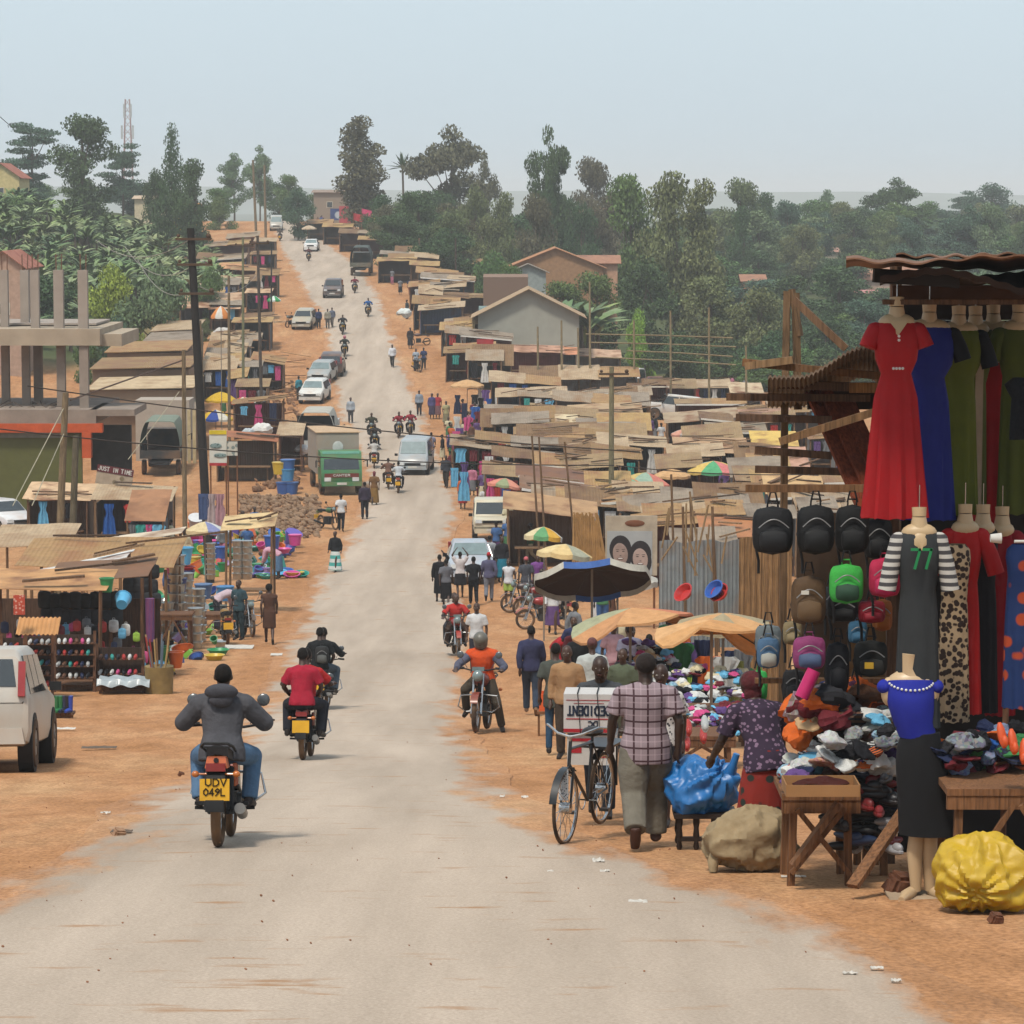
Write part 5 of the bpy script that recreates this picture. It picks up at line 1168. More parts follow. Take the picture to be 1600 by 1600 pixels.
house(1215, 400, 412, 430, 40, 480, 9, M('cfc0a8'), RR_, 'far orange roofed house half hidden in the right hand wood', gable=False, wins=0)
house(1285, 388, 394, 410, 50, 470, 8, M('cfc0a8'), RP, 'far house with a long low pink roof in the right hand wood', gable=False, wins=0)
house(1500, 380, 388, 408, 60, 560, 8, M('d8d8c8'), M('dfe2da'), 'white roofed house in the haze under the far right trees', gable=False, wins=0)
house(1178, 430, 440, 460, 34, 400, 6, M('c9845c'), RR_, 'small orange walled house glimpsed in the right hand wood', gable=False, wins=0)
house(0, 255, 276, 300, 60, 380, 8, M('d9c48c'), M('b06a54', kind='corr', h2='95503c'), 'yellow walled house with a red roof at the upper left edge', gable=True, wins=1)
house(288, 318, 323, 345, 36, 400, 6, M('e0b030'), M('c98a3a'), 'bright yellow house above the banana plants', gable=False, wins=0)
house(235, 306, 311, 330, 50, 430, 6, M('d9c8a8'), M('cdb49a'), 'cream walled house above the banana plants', gable=False, wins=0)
house(5, 393, 415, 500, 60, 230, 8, M('b89a86'), M('b0705a', kind='corr', h2='95503c'), 'red roofed house behind the concrete pillars at the left edge', wins=1)
house(515, 297, 301, 345, 50, 470, 8, M('b58468', kind='brick', h2='9a8a7a'), M('9a8474'), 'brick building at the top of the road', gable=False, wins=1)
house(790, 430, 434, 475, 70, 275, 5, M('8f7462', kind='brick', h2='80695a'), M('8f7462'), 'unroofed brown brick block left of the gable houses', gable=False, wins=0, over=0)
# red painted wall, blue advert wall, flags
def board(px0, py0, px1, py1, D, mat, label, name='signboard', cat='sign', th=.08, posts=True, group=None):
    a, c = P(px0, py0, D), P(px1, py1, D); cx = (a.x + c.x) / 2; g0 = gz(cx, a.y, False)
    t = thing(name, label, cat, (cx, a.y, g0), 0, group); q = MB(); w_ = abs(c.x - a.x); q.box((0, 0, (a.z + c.z) / 2 - g0), (w_, th, abs(a.z - c.z))); q.build('panel', mat, t, smooth=False)
    if posts:
        for s in (-1, 1): q = MB(); q.tube([(s * w_ * .45, th, -.2), (s * w_ * .45, th, max(a.z, c.z) - g0)], .04, 6); q.build('post', wood(), t)
    t['zc'] = (a.z + c.z) / 2 - g0; t['w'] = w_; t['hh'] = abs(a.z - c.z); return t
t = board(530, 322, 552, 352, 428, M('c05058', var=.12), 'red painted wall panel at the top right of the road', 'painted_wall', 'wall')
t = board(516, 326, 531, 344, 430, M('3a4f86', kind='floral', h2='c8d0d8', bs=.6), 'blue painted advertisement beside the red wall', 'painted_wall', 'wall')
for px, py, c_, l in ((565, 338, 'e0507e', 'pink flag fluttering above the stall roofs at the top right'), (574, 345, 'd9c84a', 'yellow and blue flag under the pink flag'), (552, 345, 'c04048', 'red flag beside the red painted wall')):
    p = P(px, py, 410); g0 = gz(p.x, p.y, False); t = thing('flag', l, 'flag', (p.x, p.y, g0)); MB().tube([(0, 0, 0), (0, 0, p.z - g0 + 1)], .05, 6).build('pole', wood(), t)
    MB().surf(lambda u, v: (1.3 * u, .12 * math.sin(u * 6), p.z - g0 + 1 - .9 * v - .3 * u), 8, 4, (0, .02, 0)).build('cloth', cloth(c_), t)
board(748, 478, 768, 497, 262, M('a9c4c4', kind='floral', h2='5d7c84', bs=1.2), 'pale blue green signboard under the grey gable house eave')
board(745, 530, 771, 547, 235, M('b0383c'), 'red signboard above the big square tan sheet')
t = board(327, 672, 354, 728, 150, M('d8d8cc', var=.05), 'tall white poster board with a yellow head and red foot on the left', 'poster_board', 'poster')
q = MB(); q.box((0, -.06, t['zc'] + t['hh'] * .44), (t['w'], .02, t['hh'] * .12)); q.build('header', M('d9c02c'), t)
q = MB(); q.box((0, -.06, t['zc'] - t['hh'] * .46), (t['w'], .02, t['hh'] * .08)); q.build('footer', M('b02c34'), t)
q = MB(); q.ell((-.1, -.07, t['zc'] + .1), (.28, .01, .12)); q.ell((.1, -.07, t['zc'] - .35), (.3, .01, .1)); q.build('picture', M('7f9492', kind='floral', h2='4c5f5c', bs=9), t)
board(355, 690, 371, 712, 150, M('c9c6b8', kind='floral', h2='7d8a86', bs=4), 'small pale poster board right of the tall white one', 'poster_board', 'poster')
# leaning banner reading JUST IN TIME
D = 138; a = P(163, 748, D); g0 = gz(a.x, a.y, False); t = thing('banner', 'leaning shop banner reading JUST IN TIME over pictures of sofas', 'banner', (a.x, a.y, g0)); zc = a.z - g0; w_ = 58 * D / F
q = MB(); q.box((0, 0, zc), (w_, .04, 1.05)); q.build('panel', M('b9a48c', kind='floral', h2='8b7a5e', bs=3), t, smooth=False)
q = MB(); q.box((0, -.03, zc + .4), (w_, .02, .3)); q.build('headband', M('6a2c30'), t)
text('JUST IN TIME', w_ * .94, .17, .035, M('dcd6cc'), t, (0, -.05, zc + .32))
q = MB(); q.box((0, -.03, zc - .42), (w_, .02, .16)); q.build('footband', M('7c3434'), t)
for s in (-1, 1): q = MB(); q.tube([(s * w_ * .45, .05, -.2), (s * w_ * .45, .05, zc + .4)], .05, 6); q.build('post', wood(), t)
t.rotation_euler = (0, R(9), R(-6))
# concrete frame building on the left with its slab, columns and shop front
D = 150; c = P(60, 655, D); g0 = gz(c.x, c.y, False) - .3
t = thing('unfinished_building', 'unfinished concrete frame building with bare columns above a shop front', 'building', (0, 0, 0))
CONC = M('a99c90', rough=.95, var=.14, sc_=.8, bump=.3); CD = M('98897c', rough=.95, var=.2, sc_=.8, bump=.3)
MB_ = MB(); pbox(MB_, -90, 514, 156, 540, D, 9); pbox(MB_, 150, 522, 190, 541, D + 1, 7); MB_.build('upper_slab', M('b3a28c', rough=.95, var=.14, sc_=.8), t, smooth=False)
q = MB(); pbox(q, -90, 505, 150, 508, D + 3.2, 5.5); q.build('parapet', CONC, t, smooth=False)
for px, w2, dd in ((6, 12, 2), (38, 13, 4), (54, 13, 1), (91, 15, .6), (129, 15, .3)):
    q = MB(); pbox(q, px - w2 / 2, 422, px + w2 / 2, 516, D + dd, .42); o = q.build('upper_column', CONC, t, smooth=False)
    q = MB(); a = P(px, 422, D + dd)
    for i in range(4): q.tube([(a.x + (i % 2 - .5) * .25, a.y + .1 + (i // 2) * .2, a.z), (a.x + (i % 2 - .5) * .28, a.y + .1 + (i // 2) * .22, a.z + .75)], .014, 4)
    q.build('rebar', M('7d5a44'), o)
for px, w2, dd in ((8, 12, 3), (40, 12, 2.5), (59, 13, 5), (95, 13, 1), (131, 14, .3)):
    q = MB(); pbox(q, px - w2 / 2, 540, px + w2 / 2, 650, D + dd, .42); q.build('lower_column', CD, t, smooth=False)
q = MB(); pbox(q, -90, 640, 150, 662, D - .8, 9); pbox(q, 140, 640, 210, 650, D - .8, 5); q.build('lower_slab', CD, t, smooth=False)
q = MB(); pbox(q, -90, 662, 160, 676, D - .9, .5); pbox(q, 128, 676, 142, 716, D - .9, .5); q.build('orange_band', M('c4562a', rough=.8), t, smooth=False)
q = MB(); pbox(q, -90, 676, 128, 800, D - .3, .3); q.build('green_shutter', M('5d5f2e', rough=.7, var=.1), t, smooth=False)
q = MB(); pbox(q, 0, 676, 100, 684, D - .6, .3); q.build('roller_box', M('7a7c70'), t, smooth=False)
q = MB(); pbox(q, 142, 664, 205, 735, D + 2, .3); q.build('dark_shop_front', M('34322f', var=.3), t, smooth=False)
q = MB()
for i in range(26): a = P(rr.uniform(-10, 110), rr.uniform(636, 640), D + rr.uniform(0, 3)); q.bar(a, a + V((rr.uniform(-1, 1), rr.uniform(-1, 1), rr.uniform(0, .35))), .06, .03)
q.build('loose_timber', wood('6a5a4c'), t)
# stepped row of lock-up shops
t = thing('shop_row', 'long row of brown lock-up shops with stepped roofs climbing the slope', 'building', (0, 0, 0))
steps = [(130, 300, 640, 665, 188), (140, 300, 603, 640, 192), (145, 295, 571, 610, 200), (200, 300, 572, 600, 206), (168, 290, 545, 580, 212), (225, 300, 530, 560, 220), (240, 305, 512, 545, 228)]
SB = M('a08268', rough=.9, var=.12, sc_=1)
for i, (x0, x1, y0, y1, d) in enumerate(steps):
    q = MB(); pbox(q, x0, y0 + 6, x1, y1 + 60, d, 6); q.build('wall', SB if i % 2 else M('94775e', rough=.9, var=.15, sc_=1), t, smooth=False)
    a, c = P(x0 - 4, y0 + 6, d), P(x1 + 4, y0 - 6, d); q = MB(); q.surf(lambda u, v: (a.x + (c.x - a.x) * u, a.y - .5 + 6.5 * v, a.z + .05 + (c.z - a.z) * (v * .8 + u * .3)), 12, 4, .05); q.build('roof', SHEETS[(i * 2) % 5] if i != 1 else M('c9b08c', kind='corr', h2='a88a68'), t)
q = MB(); pbox(q, 212, 625, 296, 745, 184, 3); q.build('grey_front', M('b3a596', rough=.9, var=.07), t, smooth=False)
for x0 in (296, 304): q = MB(); pbox(q, x0 - 3, 640, x0 + 2, 740, 182.5, .2); q.build('door_frame', M('c9b48a'), t, smooth=False)
# poles and wires
def pole(px0, py0, px1, py1, D, r, label, mat=None, arm=None, name='utility_pole', cat='pole', group=None):
    a, c = P(px0, py0, D), P(px1, py1, D); g0 = gz(c.x, c.y, False) - .2; k = (a.z - g0) / max(.1, a.z - c.z); base = V((a.x + (c.x - a.x) * k, c.y, g0))
    t = thing(name, label, cat, base, 0, group); top = V((a.x, c.y, a.z)) - base
    MB().tube([(0, 0, 0), top * .5, top], [r * 1.1, r, r * .85], 10).build('shaft', mat or wood('8d7a5e'), t)
    if arm:
        for z in arm: q = MB(); q.bar(top * z + V((-.55, -.12, 0)), top * z + V((.75, -.12, 0)), .09); q.ell(top * z + V((.65, -.12, .12)), .09); q.ell(top * z + V((-.45, -.12, .12)), .07); q.build('crossarm', M('5a4636'), t)
    return t, a
pole(302, 356, 322, 800, 118, .16, 'tall black leaning pole left of the road', M('2a2725', var=.3, rough=.8), arm=(.97, .9, .82))
pole(290, 545, 289, 850, 125, .09, 'pale timber pole standing left of the black leaning pole')
pole(106, 612, 92, 870, 112, .13, 'left one of the twin timber poles with stay wires')
pole(121, 680, 113, 850, 116, .13, 'right one of the twin timber poles, shorter and darker', wood('6d6450'))
pole(617 / 2 + 5, 500, 318, 700, 160, .12, 'short pale post close behind the black leaning pole')
pole(955, 572, 955, 805, 140, .12, 'thick greenish timber pole rising in the middle of the market', wood('8a8264'), arm=(.96,))
pole(396, 250, 400, 360, 400, .16, 'thin tall pale pole on the hill left of the road, left of a pair')
pole(414, 258, 415, 360, 410, .16, 'thin tall pale pole on the hill left of the road, right of a pair')
pole(381, 370, 380, 560, 215, .09, 'thin greenish pole among the left hand shacks, the left one', wood('8a8a68'), arm=(.95,))
pole(404, 368, 407, 570, 205, .1, 'dark thin pole among the left hand shacks, the right one', wood('5a5048'), arm=(.96,))
pole(359, 430, 358, 600, 190, .09, 'pale thin pole at the orange and white flag')
pole(425, 380, 424, 470, 270, .07, 'thin black post beside the clothes stalls on the left verge', M('34302e'))
pole(712, 372, 712, 440, 330, .1, 'dark pole in front of the bushes at the upper right row', M('4a3c34'))
pole(655, 372, 656, 420, 350, .12, 'rust coloured double post at the upper right row', wood('8a6a50'))
for px, t_, b_, l in ((840, 510, 640, 'first from the road'), (877, 500, 660, 'second from the road'), (903, 512, 570, 'third from the road'), (921, 440, 575, 'fourth from the road'), (990, 500, 600, 'fifth from the road'), (1047, 485, 620, 'sixth from the road'), (1107, 480, 600, 'seventh from the road'), (1165, 540, 600, 'eighth from the road')):
    pole(px, t_, px + 1, b_, 225, .08, 'bamboo scaffold pole beyond the market roofs, ' + l, wood('9c8a68'), name='scaffold_pole', cat='scaffold pole', group='bamboo scaffold poles')
for i, (x0, y0, x1, y1) in enumerate(((915, 522, 1145, 528), (920, 535, 1150, 542), (980, 548, 1145, 557), (930, 558, 1150, 570))):
    tag(MB().tube([P(x0, y0, 224.8), P((x0 + x1) / 2, (y0 + y1) / 2 - 1, 224.8), P(x1, y1, 224.8)], .05, 5).build('scaffold_rail', wood('9c8a68')), 'bamboo rail tied across the scaffold poles, %s from the top' % ('first', 'second', 'third', 'fourth')[i], 'rail')
for i, (px, t_, b_, D) in enumerate(((831, 680, 760, 110), (842, 682, 770, 112), (882, 690, 740, 115), (1048, 740, 880, 92), (1078, 775, 880, 90), (1066, 790, 960, 82), (1112, 790, 940, 80), (1250 / 4 + 800, 800, 900, 84))):
    pole(px, t_, px + 5, b_, D, .04, 'crooked thin wooden post sticking up between the stall roofs', wood('7d6248'), name='stick_post', cat='post', group='crooked posts between the stalls')
def wire(pts, D0, D1, label, r=.015, m=None, sag=0):
    n = 26; a, c = P(*pts[0], D0), P(*pts[1], D1)
    q = MB(); q.tube([a.lerp(c, i / n) - V((0, 0, sag * 4 * (i / n) * (1 - i / n))) for i in range(n + 1)], r, 4); tag(q.build('wire', m or M('3b322d')), label, 'wire')
wire([(43, 603), (1000, 706)], 112, 115, 'black cable crossing the street, upper one', .022, sag=.25)
wire([(-20, 668), (960, 727)], 110, 122, 'black cable crossing the street, lower one', .022, sag=.35)
wire([(962, 727), (1340, 738)], 122, 110, 'black cable running right over the market roofs', .018, sag=.2)
wire([(305, 368), (150, 375)], 118, 150, 'thin pale wire from the top of the black leaning pole', .014, M('a8a098'), sag=.8)
wire([(308, 410), (195, 385)], 118, 160, 'thin pale wire from the second arm of the black leaning pole', .014, M('a8a098'), sag=.9)
wire([(310, 448), (215, 405)], 118, 160, 'thin pale wire from the third arm of the black leaning pole', .014, M('a8a098'), sag=.9)
wire([(312, 448), (400, 430)], 118, 205, 'thin pale wire from the black leaning pole to the left hand shacks', .014, M('a8a098'), sag=.6)
wire([(106, 625), (20, 790)], 112, 105, 'stay wire running down left from the twin poles', .018, M('b0a890'))
wire([(104, 668), (50, 790)], 112, 106, 'second stay wire running down left from the twin poles', .018, M('b0a890'))
wire([(280, 612), (200, 718)], 125, 122, 'pale guy rope slanting in front of the shop row', .018, M('b0a890'))
wire([(-5, 178), (20, 200)], 150, 152, 'short black wire end in the sky at the left edge', .02)
wire([(288, 562), (110, 625)], 125, 112, 'thick brown cable between the pale pole and the twin poles', .03, M('5a463c'))
# lattice mast
D = 520; a = P(199, 155, D); g0 = gz(a.x, a.y, False); Hm = a.z - g0; t = thing('lattice_mast', 'hazy red and white lattice mast above the left hand trees', 'mast', (a.x, a.y, g0)); q = MB()
for i in range(4):
    s = ((-1, -1), (1, -1), (1, 1), (-1, 1))[i]; q.tube([(s[0] * .9, s[1] * .9, 0), (s[0] * .35, s[1] * .35, Hm)], .07, 4)
nseg = 16
for k in range(nseg):
    for i in range(4):
        w0, w1 = .9 - .55 * k / nseg, .9 - .55 * (k + 1) / nseg; c0 = ((-1, -1), (1, -1), (1, 1), (-1, 1))[i]; c1 = ((1, -1), (1, 1), (-1, 1), (-1, -1))[i]
        q.tube([(c0[0] * w0, c0[1] * w0, Hm * k / nseg), (c1[0] * w1, c1[1] * w1, Hm * (k + 1) / nseg)], .04, 4)
q.build('frame', M('c9a8a4'), t); q = MB()
for x in (-.9, .9, -.5, .6): q.box((x, -.5, Hm * (.72 if abs(x) > .6 else .9)), (.3, .2, 2.2)); q.tube([(x, -.4, Hm * (.72 if abs(x) > .6 else .9)), (0, 0, Hm * (.72 if abs(x) > .6 else .9))], .05, 4)
q.build('antennas', M('c8c8c8'), t)
# round umbrellas
def umbrella(px, py, wpx, cols, label, h=2.35, rise=.2, at=None, tilt=(0, 0), n=8, val=.12, droop=0):
    """py = row of the top of the canopy"""
    c = P(px, py, at) if at else G2(px, py, h); D = DD(c); inner = None
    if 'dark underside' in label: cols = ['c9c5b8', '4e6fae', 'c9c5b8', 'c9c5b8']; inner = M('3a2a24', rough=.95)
    Rr = wpx * D / F / 2; g0 = gz(c.x, c.y, False); H = c.z - g0
    t = thing('market_umbrella', label, 'umbrella', (c.x, c.y, g0)); q = MB(); q.tube([(0, 0, -.2), (0, 0, H)], .025, 7); q.build('pole', M('8d8478', rough=.5), t)
    b = MB(); dz = Rr * rise * 2; N = n * 4; mats = [cloth(x) for x in cols]
    def pt(i, f):
        a = 2 * math.pi * i / N; lobe = 1 - .035 * abs(math.sin(a * n / 2)); return V((Rr * f * math.cos(a) * lobe, Rr * f * math.sin(a) * lobe, -dz * (f ** 1.6) - .05 * f * Rr * abs(math.sin(a * n / 2)) - droop * f * max(0, math.sin(a * 2 + 1))))
    rings = (.02, .35, .65, 1.0); o = len(b.v)
    for f in rings: b.v += [tuple(pt(i, f)) for i in range(N)]
    b.v += [tuple(pt(i, 1.0) - V((0, 0, val))) for i in range(N)]
    for r_ in range(4):
        for i in range(N): b.f.append((r_ * N + i, r_ * N + (i + 1) % N, (r_ + 1) * N + (i + 1) % N, (r_ + 1) * N + i)); b.mi.append((i // 4) % len(mats))
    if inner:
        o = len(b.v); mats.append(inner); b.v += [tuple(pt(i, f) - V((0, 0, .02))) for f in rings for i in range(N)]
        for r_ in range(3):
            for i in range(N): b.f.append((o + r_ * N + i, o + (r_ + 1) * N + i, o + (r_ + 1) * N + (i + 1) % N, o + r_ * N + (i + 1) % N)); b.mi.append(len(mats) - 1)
    cc = b.build('canopy', mats, t, (0, 0, H)); cc.rotation_euler = (R(tilt[0]), R(tilt[1]), R(15))
    for k in range(n):
        q = MB(); q.tube([V((0, 0, -.02)), pt(k * 4, .5) - V((0, 0, .02)), pt(k * 4, .97) - V((0, 0, .02))], .01, 4); q.build('rib', M('4a4642'), cc)
    return t
TAN = ['d2a87a', 'cda274']
umbrella(730, 593, 54, TAN, 'tan market umbrella beside the far right roadside stalls', rise=.16)
umbrella(783, 587, 40, TAN, 'small tan umbrella right behind the far tan one', rise=.16)
umbrella(1075, 669, 56, ['d49a84', 'b0a49a'], 'small faded pink umbrella deep in the market', rise=.15)
umbrella(1050, 733, 60, TAN, 'tan umbrella left of the rainbow umbrella', rise=.15)
umbrella(1115, 720, 86, ['5fa878', 'd98480', 'd8b86a', '7fb0c0', 'd8b86a'], 'rainbow umbrella with green, yellow, red and blue panels', rise=.17)
umbrella(1010, 738, 86, ['c8b070', '9ab09c', 'd08070', 'c9c4b0'], 'large faded rainbow umbrella right of the thick timber pole', rise=.2, tilt=(-6, 8))
umbrella(978, 745, 50, ['8fae8e', 'd98050', 'c8b084'], 'orange and green umbrella touching the thick timber pole', rise=.2)
umbrella(1180, 725, 80, ['c09a7c', 'b89274'], 'brown umbrella right of the rainbow umbrella', rise=.2)
umbrella(790, 747, 56, ['e29a84', 'd98c78', '98a07a'], 'salmon pink umbrella in the roadside crowd', rise=.2, tilt=(-4, 10))
umbrella(850, 823, 62, ['d9c9a0', '6aa070', 'd8a848', 'c4c4c0'], 'green, yellow and white umbrella tilted over the crowd', at=90, rise=.24, tilt=(-5, 6))
umbrella(884, 850, 90, ['e0c896', 'dcc08a', 'a8a894', 'dcc08a'], 'pale cream umbrella with one grey panel', at=84, rise=.17, tilt=(-4, 8))
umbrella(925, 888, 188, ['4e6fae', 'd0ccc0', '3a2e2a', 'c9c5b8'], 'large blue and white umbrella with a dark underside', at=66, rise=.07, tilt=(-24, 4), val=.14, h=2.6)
umbrella(965, 886, 130, ['c2bcb0', 'b5b0a6', 'c9c4b6'], 'faded grey white umbrella behind the large blue and white one', at=71, rise=.15)
umbrella(985, 950, 200, ['cf9c6c', 'c98060', 'a8a888', 'c99468'], 'patched orange and red umbrella in front of the blue and white one', at=56, rise=.07, tilt=(-5, -7), droop=.25, val=.04, n=6, h=2.5)
umbrella(1112, 968, 180, ['d2a06c', 'cf9a66', 'd6a878'], 'tan canvas umbrella over the crowded clothes tables', at=50, rise=.08, tilt=(-8, 6), droop=.3, val=.04, n=6, h=2.5)
umbrella(1130, 958, 150, ['cfa070', 'a89a7c'], 'second tan canvas umbrella behind the front one', at=54, rise=.1, h=2.6)
umbrella(320, 815, 60, ['d8c49a', 'd8c49a', '8a90b8', 'd6d6d0'], 'cream and lilac umbrella over the plastic ware', at=108, rise=.2)
umbrella(345, 612, 50, ['d9b23c', 'd6ae38'], 'yellow umbrella on the left, the upper one', rise=.25)
umbrella(337, 640, 54, ['d9b23c', '3a5298', 'd6d0c0', 'd9b23c'], 'yellow and blue umbrella below the plain yellow one', rise=.25)
umbrella(380, 620, 40, ['c8583c', 'd9d0c0'], 'small red and white umbrella right of the yellow ones', rise=.2)
umbrella(345, 478, 32, ['d98c50', 'd6d2c8'], 'orange and white umbrella cloth tied to a pole on the left hill', rise=.5, at=190)
umbrella(483, 352, 24, ['c9b49c', 'bda88e'], 'pale umbrella at the road crest', rise=.2)
umbrella(428, 462, 22, ['3f9858', 'd6e0d8'], 'green and white umbrella on the left verge of the hill road', rise=.3)
# poster board with two smiling faces
D = 96; t = board(946, 806, 1027, 900, D, M('b3a692', rough=.8), 'large weathered board carrying a poster of two smiling women', 'poster_board', 'billboard', th=.12)
q = MB(); q.box((-.05, -.075, t['zc'] - .22), (1.36, .02, t['hh'] * .74)); pan = q.build('poster', M('a9adad', rough=.6, var=.08), t, smooth=False)
for s, c_, zo in ((-.33, 'a08a80', .06), (.27, 'b39c92', -.1)):
    zc = t['zc'] - .28 + zo; q = MB(); q.ell((s, -.09, zc + .12), (.33, .012, .42), 22, 12); q.ell((s + .12, -.092, zc - .1), (.22, .01, .36), 18, 10); q.build('poster_hair', M('2f2a2c', var=.25, sc_=14), t)
    q = MB(); q.ell((s, -.1, zc - .02), (.225, .014, .33), 22, 12, (0, R(-8), 0)); q.build('poster_face', M(c_, var=.16, sc_=5), t)
    q = MB()
    for e in (-1, 1): q.ell((s + e * .088, -.114, zc + .06), (.04, .004, .014), 10, 6); q.bar((s + e * .088 - .05, -.114, zc + .115), (s + e * .088 + .05, -.114, zc + .12), .004, .014)
    q.ell((s + .005, -.114, zc - .07), (.03, .004, .012), 8, 5); q.build('poster_eyes', M('3a302e'), t); q = MB(); q.ell((s, -.114, zc - .16), (.095, .004, .035), 12, 6); q.build('poster_lips', M('5d3c38'), t); q = MB(); q.ell((s, -.118, zc - .155), (.075, .004, .018), 12, 6); q.build('poster_smile', M('e2dcd6'), t)
q = MB(); q.ell((.1, -.07, t['zc'] + t['hh'] * .38), (.3, .02, .1)); q.build('rust_stain', M('7a4c34'), t)
# grey iron fence and plank curtain right of the poster board
def fence(x0, y0, x1, y1, D, mat, label, ztop=None, name='iron_fence'):
    a, c = P(x0, y0, D), P(x1, y1, D); g0 = min(gz(a.x, a.y, False), c.z) - .2; t = thing(name, label, 'fence', ((a.x + c.x) / 2, a.y, g0)); w_ = c.x - a.x; q = MB()
    q.surf(lambda u, v: ((u - .5) * w_, .025 * math.sin(u * w_ / .11 * 2 * math.pi), v * (a.z - g0 + .04 * math.sin(u * 9))), int(w_ / .03), 1, (0, .01, 0)); q.build('panel', mat, t); return t
fence(1030, 846, 1105, 905, 88, M('8d9496', rough=.6, kind='corr', h2='8d7a6c'), 'grey corrugated iron fence right of the poster board')
fence(1100, 845, 1160, 905, 86, M('80888a', rough=.6, kind='corr', h2='8d7a6c'), 'darker grey corrugated iron fence behind the plank screen')
fence(1155, 842, 1238, 975, 62, wood('a07c54'), 'screen of upright pale planks under the black backpacks', name='plank_screen')
# ---------------------------------------------------------------- vehicles
def slope_at(loc, f, k=1.5):
    dx, dy = -math.sin(f), math.cos(f); return math.atan2(gz(loc.x + dx * k, loc.y + dy * k, False) - gz(loc.x - dx * k, loc.y - dy * k, False), 2 * k)
def truck(px, py, face, label, cab, box, kind='box', W=2.2, Lb=4.6, Hb=2.0, at=None, rear=False):
    loc = at or G(px, py); f = R(face); L0 = Lb + 1.9
    if at is None: loc = loc + V((0, L0 / 2, 0)); loc.z = gz(loc.x, loc.y, False) + .03
    t = thing('truck', label, 'truck', loc); t.rotation_euler = (slope_at(loc, f), 0, f); yc = L0 / 2
    w_ = W / 2; q = MB(); pr = [(yc - 1.7, .55), (yc - .1, .55), (yc, .7), (yc, 1.25), (yc - .28, 2.15), (yc - .4, 2.22), (yc - 1.7, 2.22)]
    q.prism(pr, -w_ + .05, w_ - .05, 'x'); cabo = q.build('cab', paint(cab, .25), t)
    q = MB(); a, c = V((0, yc - .02, 1.32)), V((0, yc - .27, 2.06)); n = V((0, .95, .3)) * .012
    q.add([V((-w_ + .18, a.y, a.z)) + n, V((w_ - .18, a.y, a.z)) + n, V((w_ - .24, c.y, c.z)) + n, V((-w_ + .24, c.y, c.z)) + n], [(0, 1, 2, 3)]); q.build('windscreen', GLASS, cabo, smooth=False)
    for s in (-1, 1):
        q = MB(); q.box((s * (w_ - .04), yc - .95, 1.68), (.03, .8, .55)); q.build('side_window', GLASS, t)
        q = MB(); q.box((s * (w_ - .38), yc, .82), (.34, .06, .2)); q.build('headlight', M('dfe3e2', rough=.2, spec=.8), t)
        q = MB(); q.bar((s * w_, yc - .1, 1.7), (s * (w_ + .22), yc + .05, 1.8), .03); q.box((s * (w_ + .22), yc + .05, 1.62), (.05, .16, .34)); q.build('wing_mirror', BLACK, t)
    q = MB(); q.box((0, yc + .01, 1.02), (W * .8, .04, .2)); q.build('grille', M('7a3a34'), t)
    if kind == 'box': text('CANTER', .9, .1, .03, M('d8d8d0'), t, (0, yc + .045, .98), (0, 0, math.pi)); q = MB(); q.box((0, yc - .3, 2.17), (W * .86, .1, .12)); q.build('sun_visor', M('7fc4ae'), t)
    q = MB(); q.box((0, yc + .02, .58), (W * .94, .12, .22)); q.build('bumper', paint(cab, .4), t)
    q = MB(); q.box((0, yc + .1, .6), (.5, .02, .12)); q.build('licence_plate', M('d8d8d0'), t)
    q = MB(); q.box((0, -1, .75), (W * .5, L0 - .6, .16)); q.build('chassis', BLACK, t)
    q = MB(); y0, y1 = -L0 / 2, yc - 1.85
    if kind == 'box':
        q.box((0, (y0 + y1) / 2, .95 + Hb / 2), (W, y1 - y0, Hb)); q.build('cargo_box', M(box, rough=.8, var=.06, dust=.25), t)
        q = MB(); q.box((0, (y0 + y1) / 2, 1.0 + Hb), (W + .1, y1 - y0 + .1, .05)); q.build('box_roof', M('c9a986'), t)
        q = MB(); q.ell((0, y1 + .02, 2.35), (.28, .03, .3)); q.build('box_emblem', M('c9ccc8'), t)
    else:
        for s in (-1, 1): q.box((s * (w_ - .03), (y0 + y1) / 2, 1.3), (.05, y1 - y0, .6))
        q.box((0, y0 + .03, 1.2), (W, .05, .45)); q.box((0, (y0 + y1) / 2, 1.0), (W, y1 - y0, .06)); q.build('cargo_bed', M(cab, var=.15, dust=.3), t)
        q = MB(); r_ = 14
        cov = lambda u, v: (-w_ * math.cos(math.pi * u) * (1 if abs(math.cos(math.pi * u)) > .4 else 1), y0 + (y1 - y0) * v, 1.35 + Hb * .98 * min(1, 1.35 * math.sin(math.pi * u)) ** .8)
        q.surf(cov, 16, 5, (0, 0, -.03)); q.build('canvas_cover', M(box, rough=.9, var=.1, sc_=1.5, bump=.3), t)
        if rear: q = MB(); q.surf(lambda u, v: (-w_ * .96 + 1.92 * w_ * u, y0 + .5, 1.2 + (Hb - .1) * v), 2, 2, (0, .03, 0)); q.build('shade_sheet', M('1d1e20'), t)  # near-black sheet painted in for the shade inside the open back
    for y in (y0 + 1.0, yc - .9):
        for s in (-1, 1):
            q = MB(); q.lathe([(.2, -.12), (.38, -.12), (.42, -.08), (.42, .08), (.38, .12), (.22, .12)], n=18, rot=(0, R(90), 0)); o = q.build('wheel', TYRE, t, (s * (w_ - .16), y, .42))
            q = MB(); q.tube([(s * .02, 0, 0), (s * .1, 0, 0)], [.22, .18], 12); q.build('rim', metalm('8a8884', .5), o)
    return t
truck(518, 775, 189, 'green cabbed truck with a grey cargo box parked on the left verge', '3f8a5c', 'a49c90', Lb=4.8, Hb=2.1)
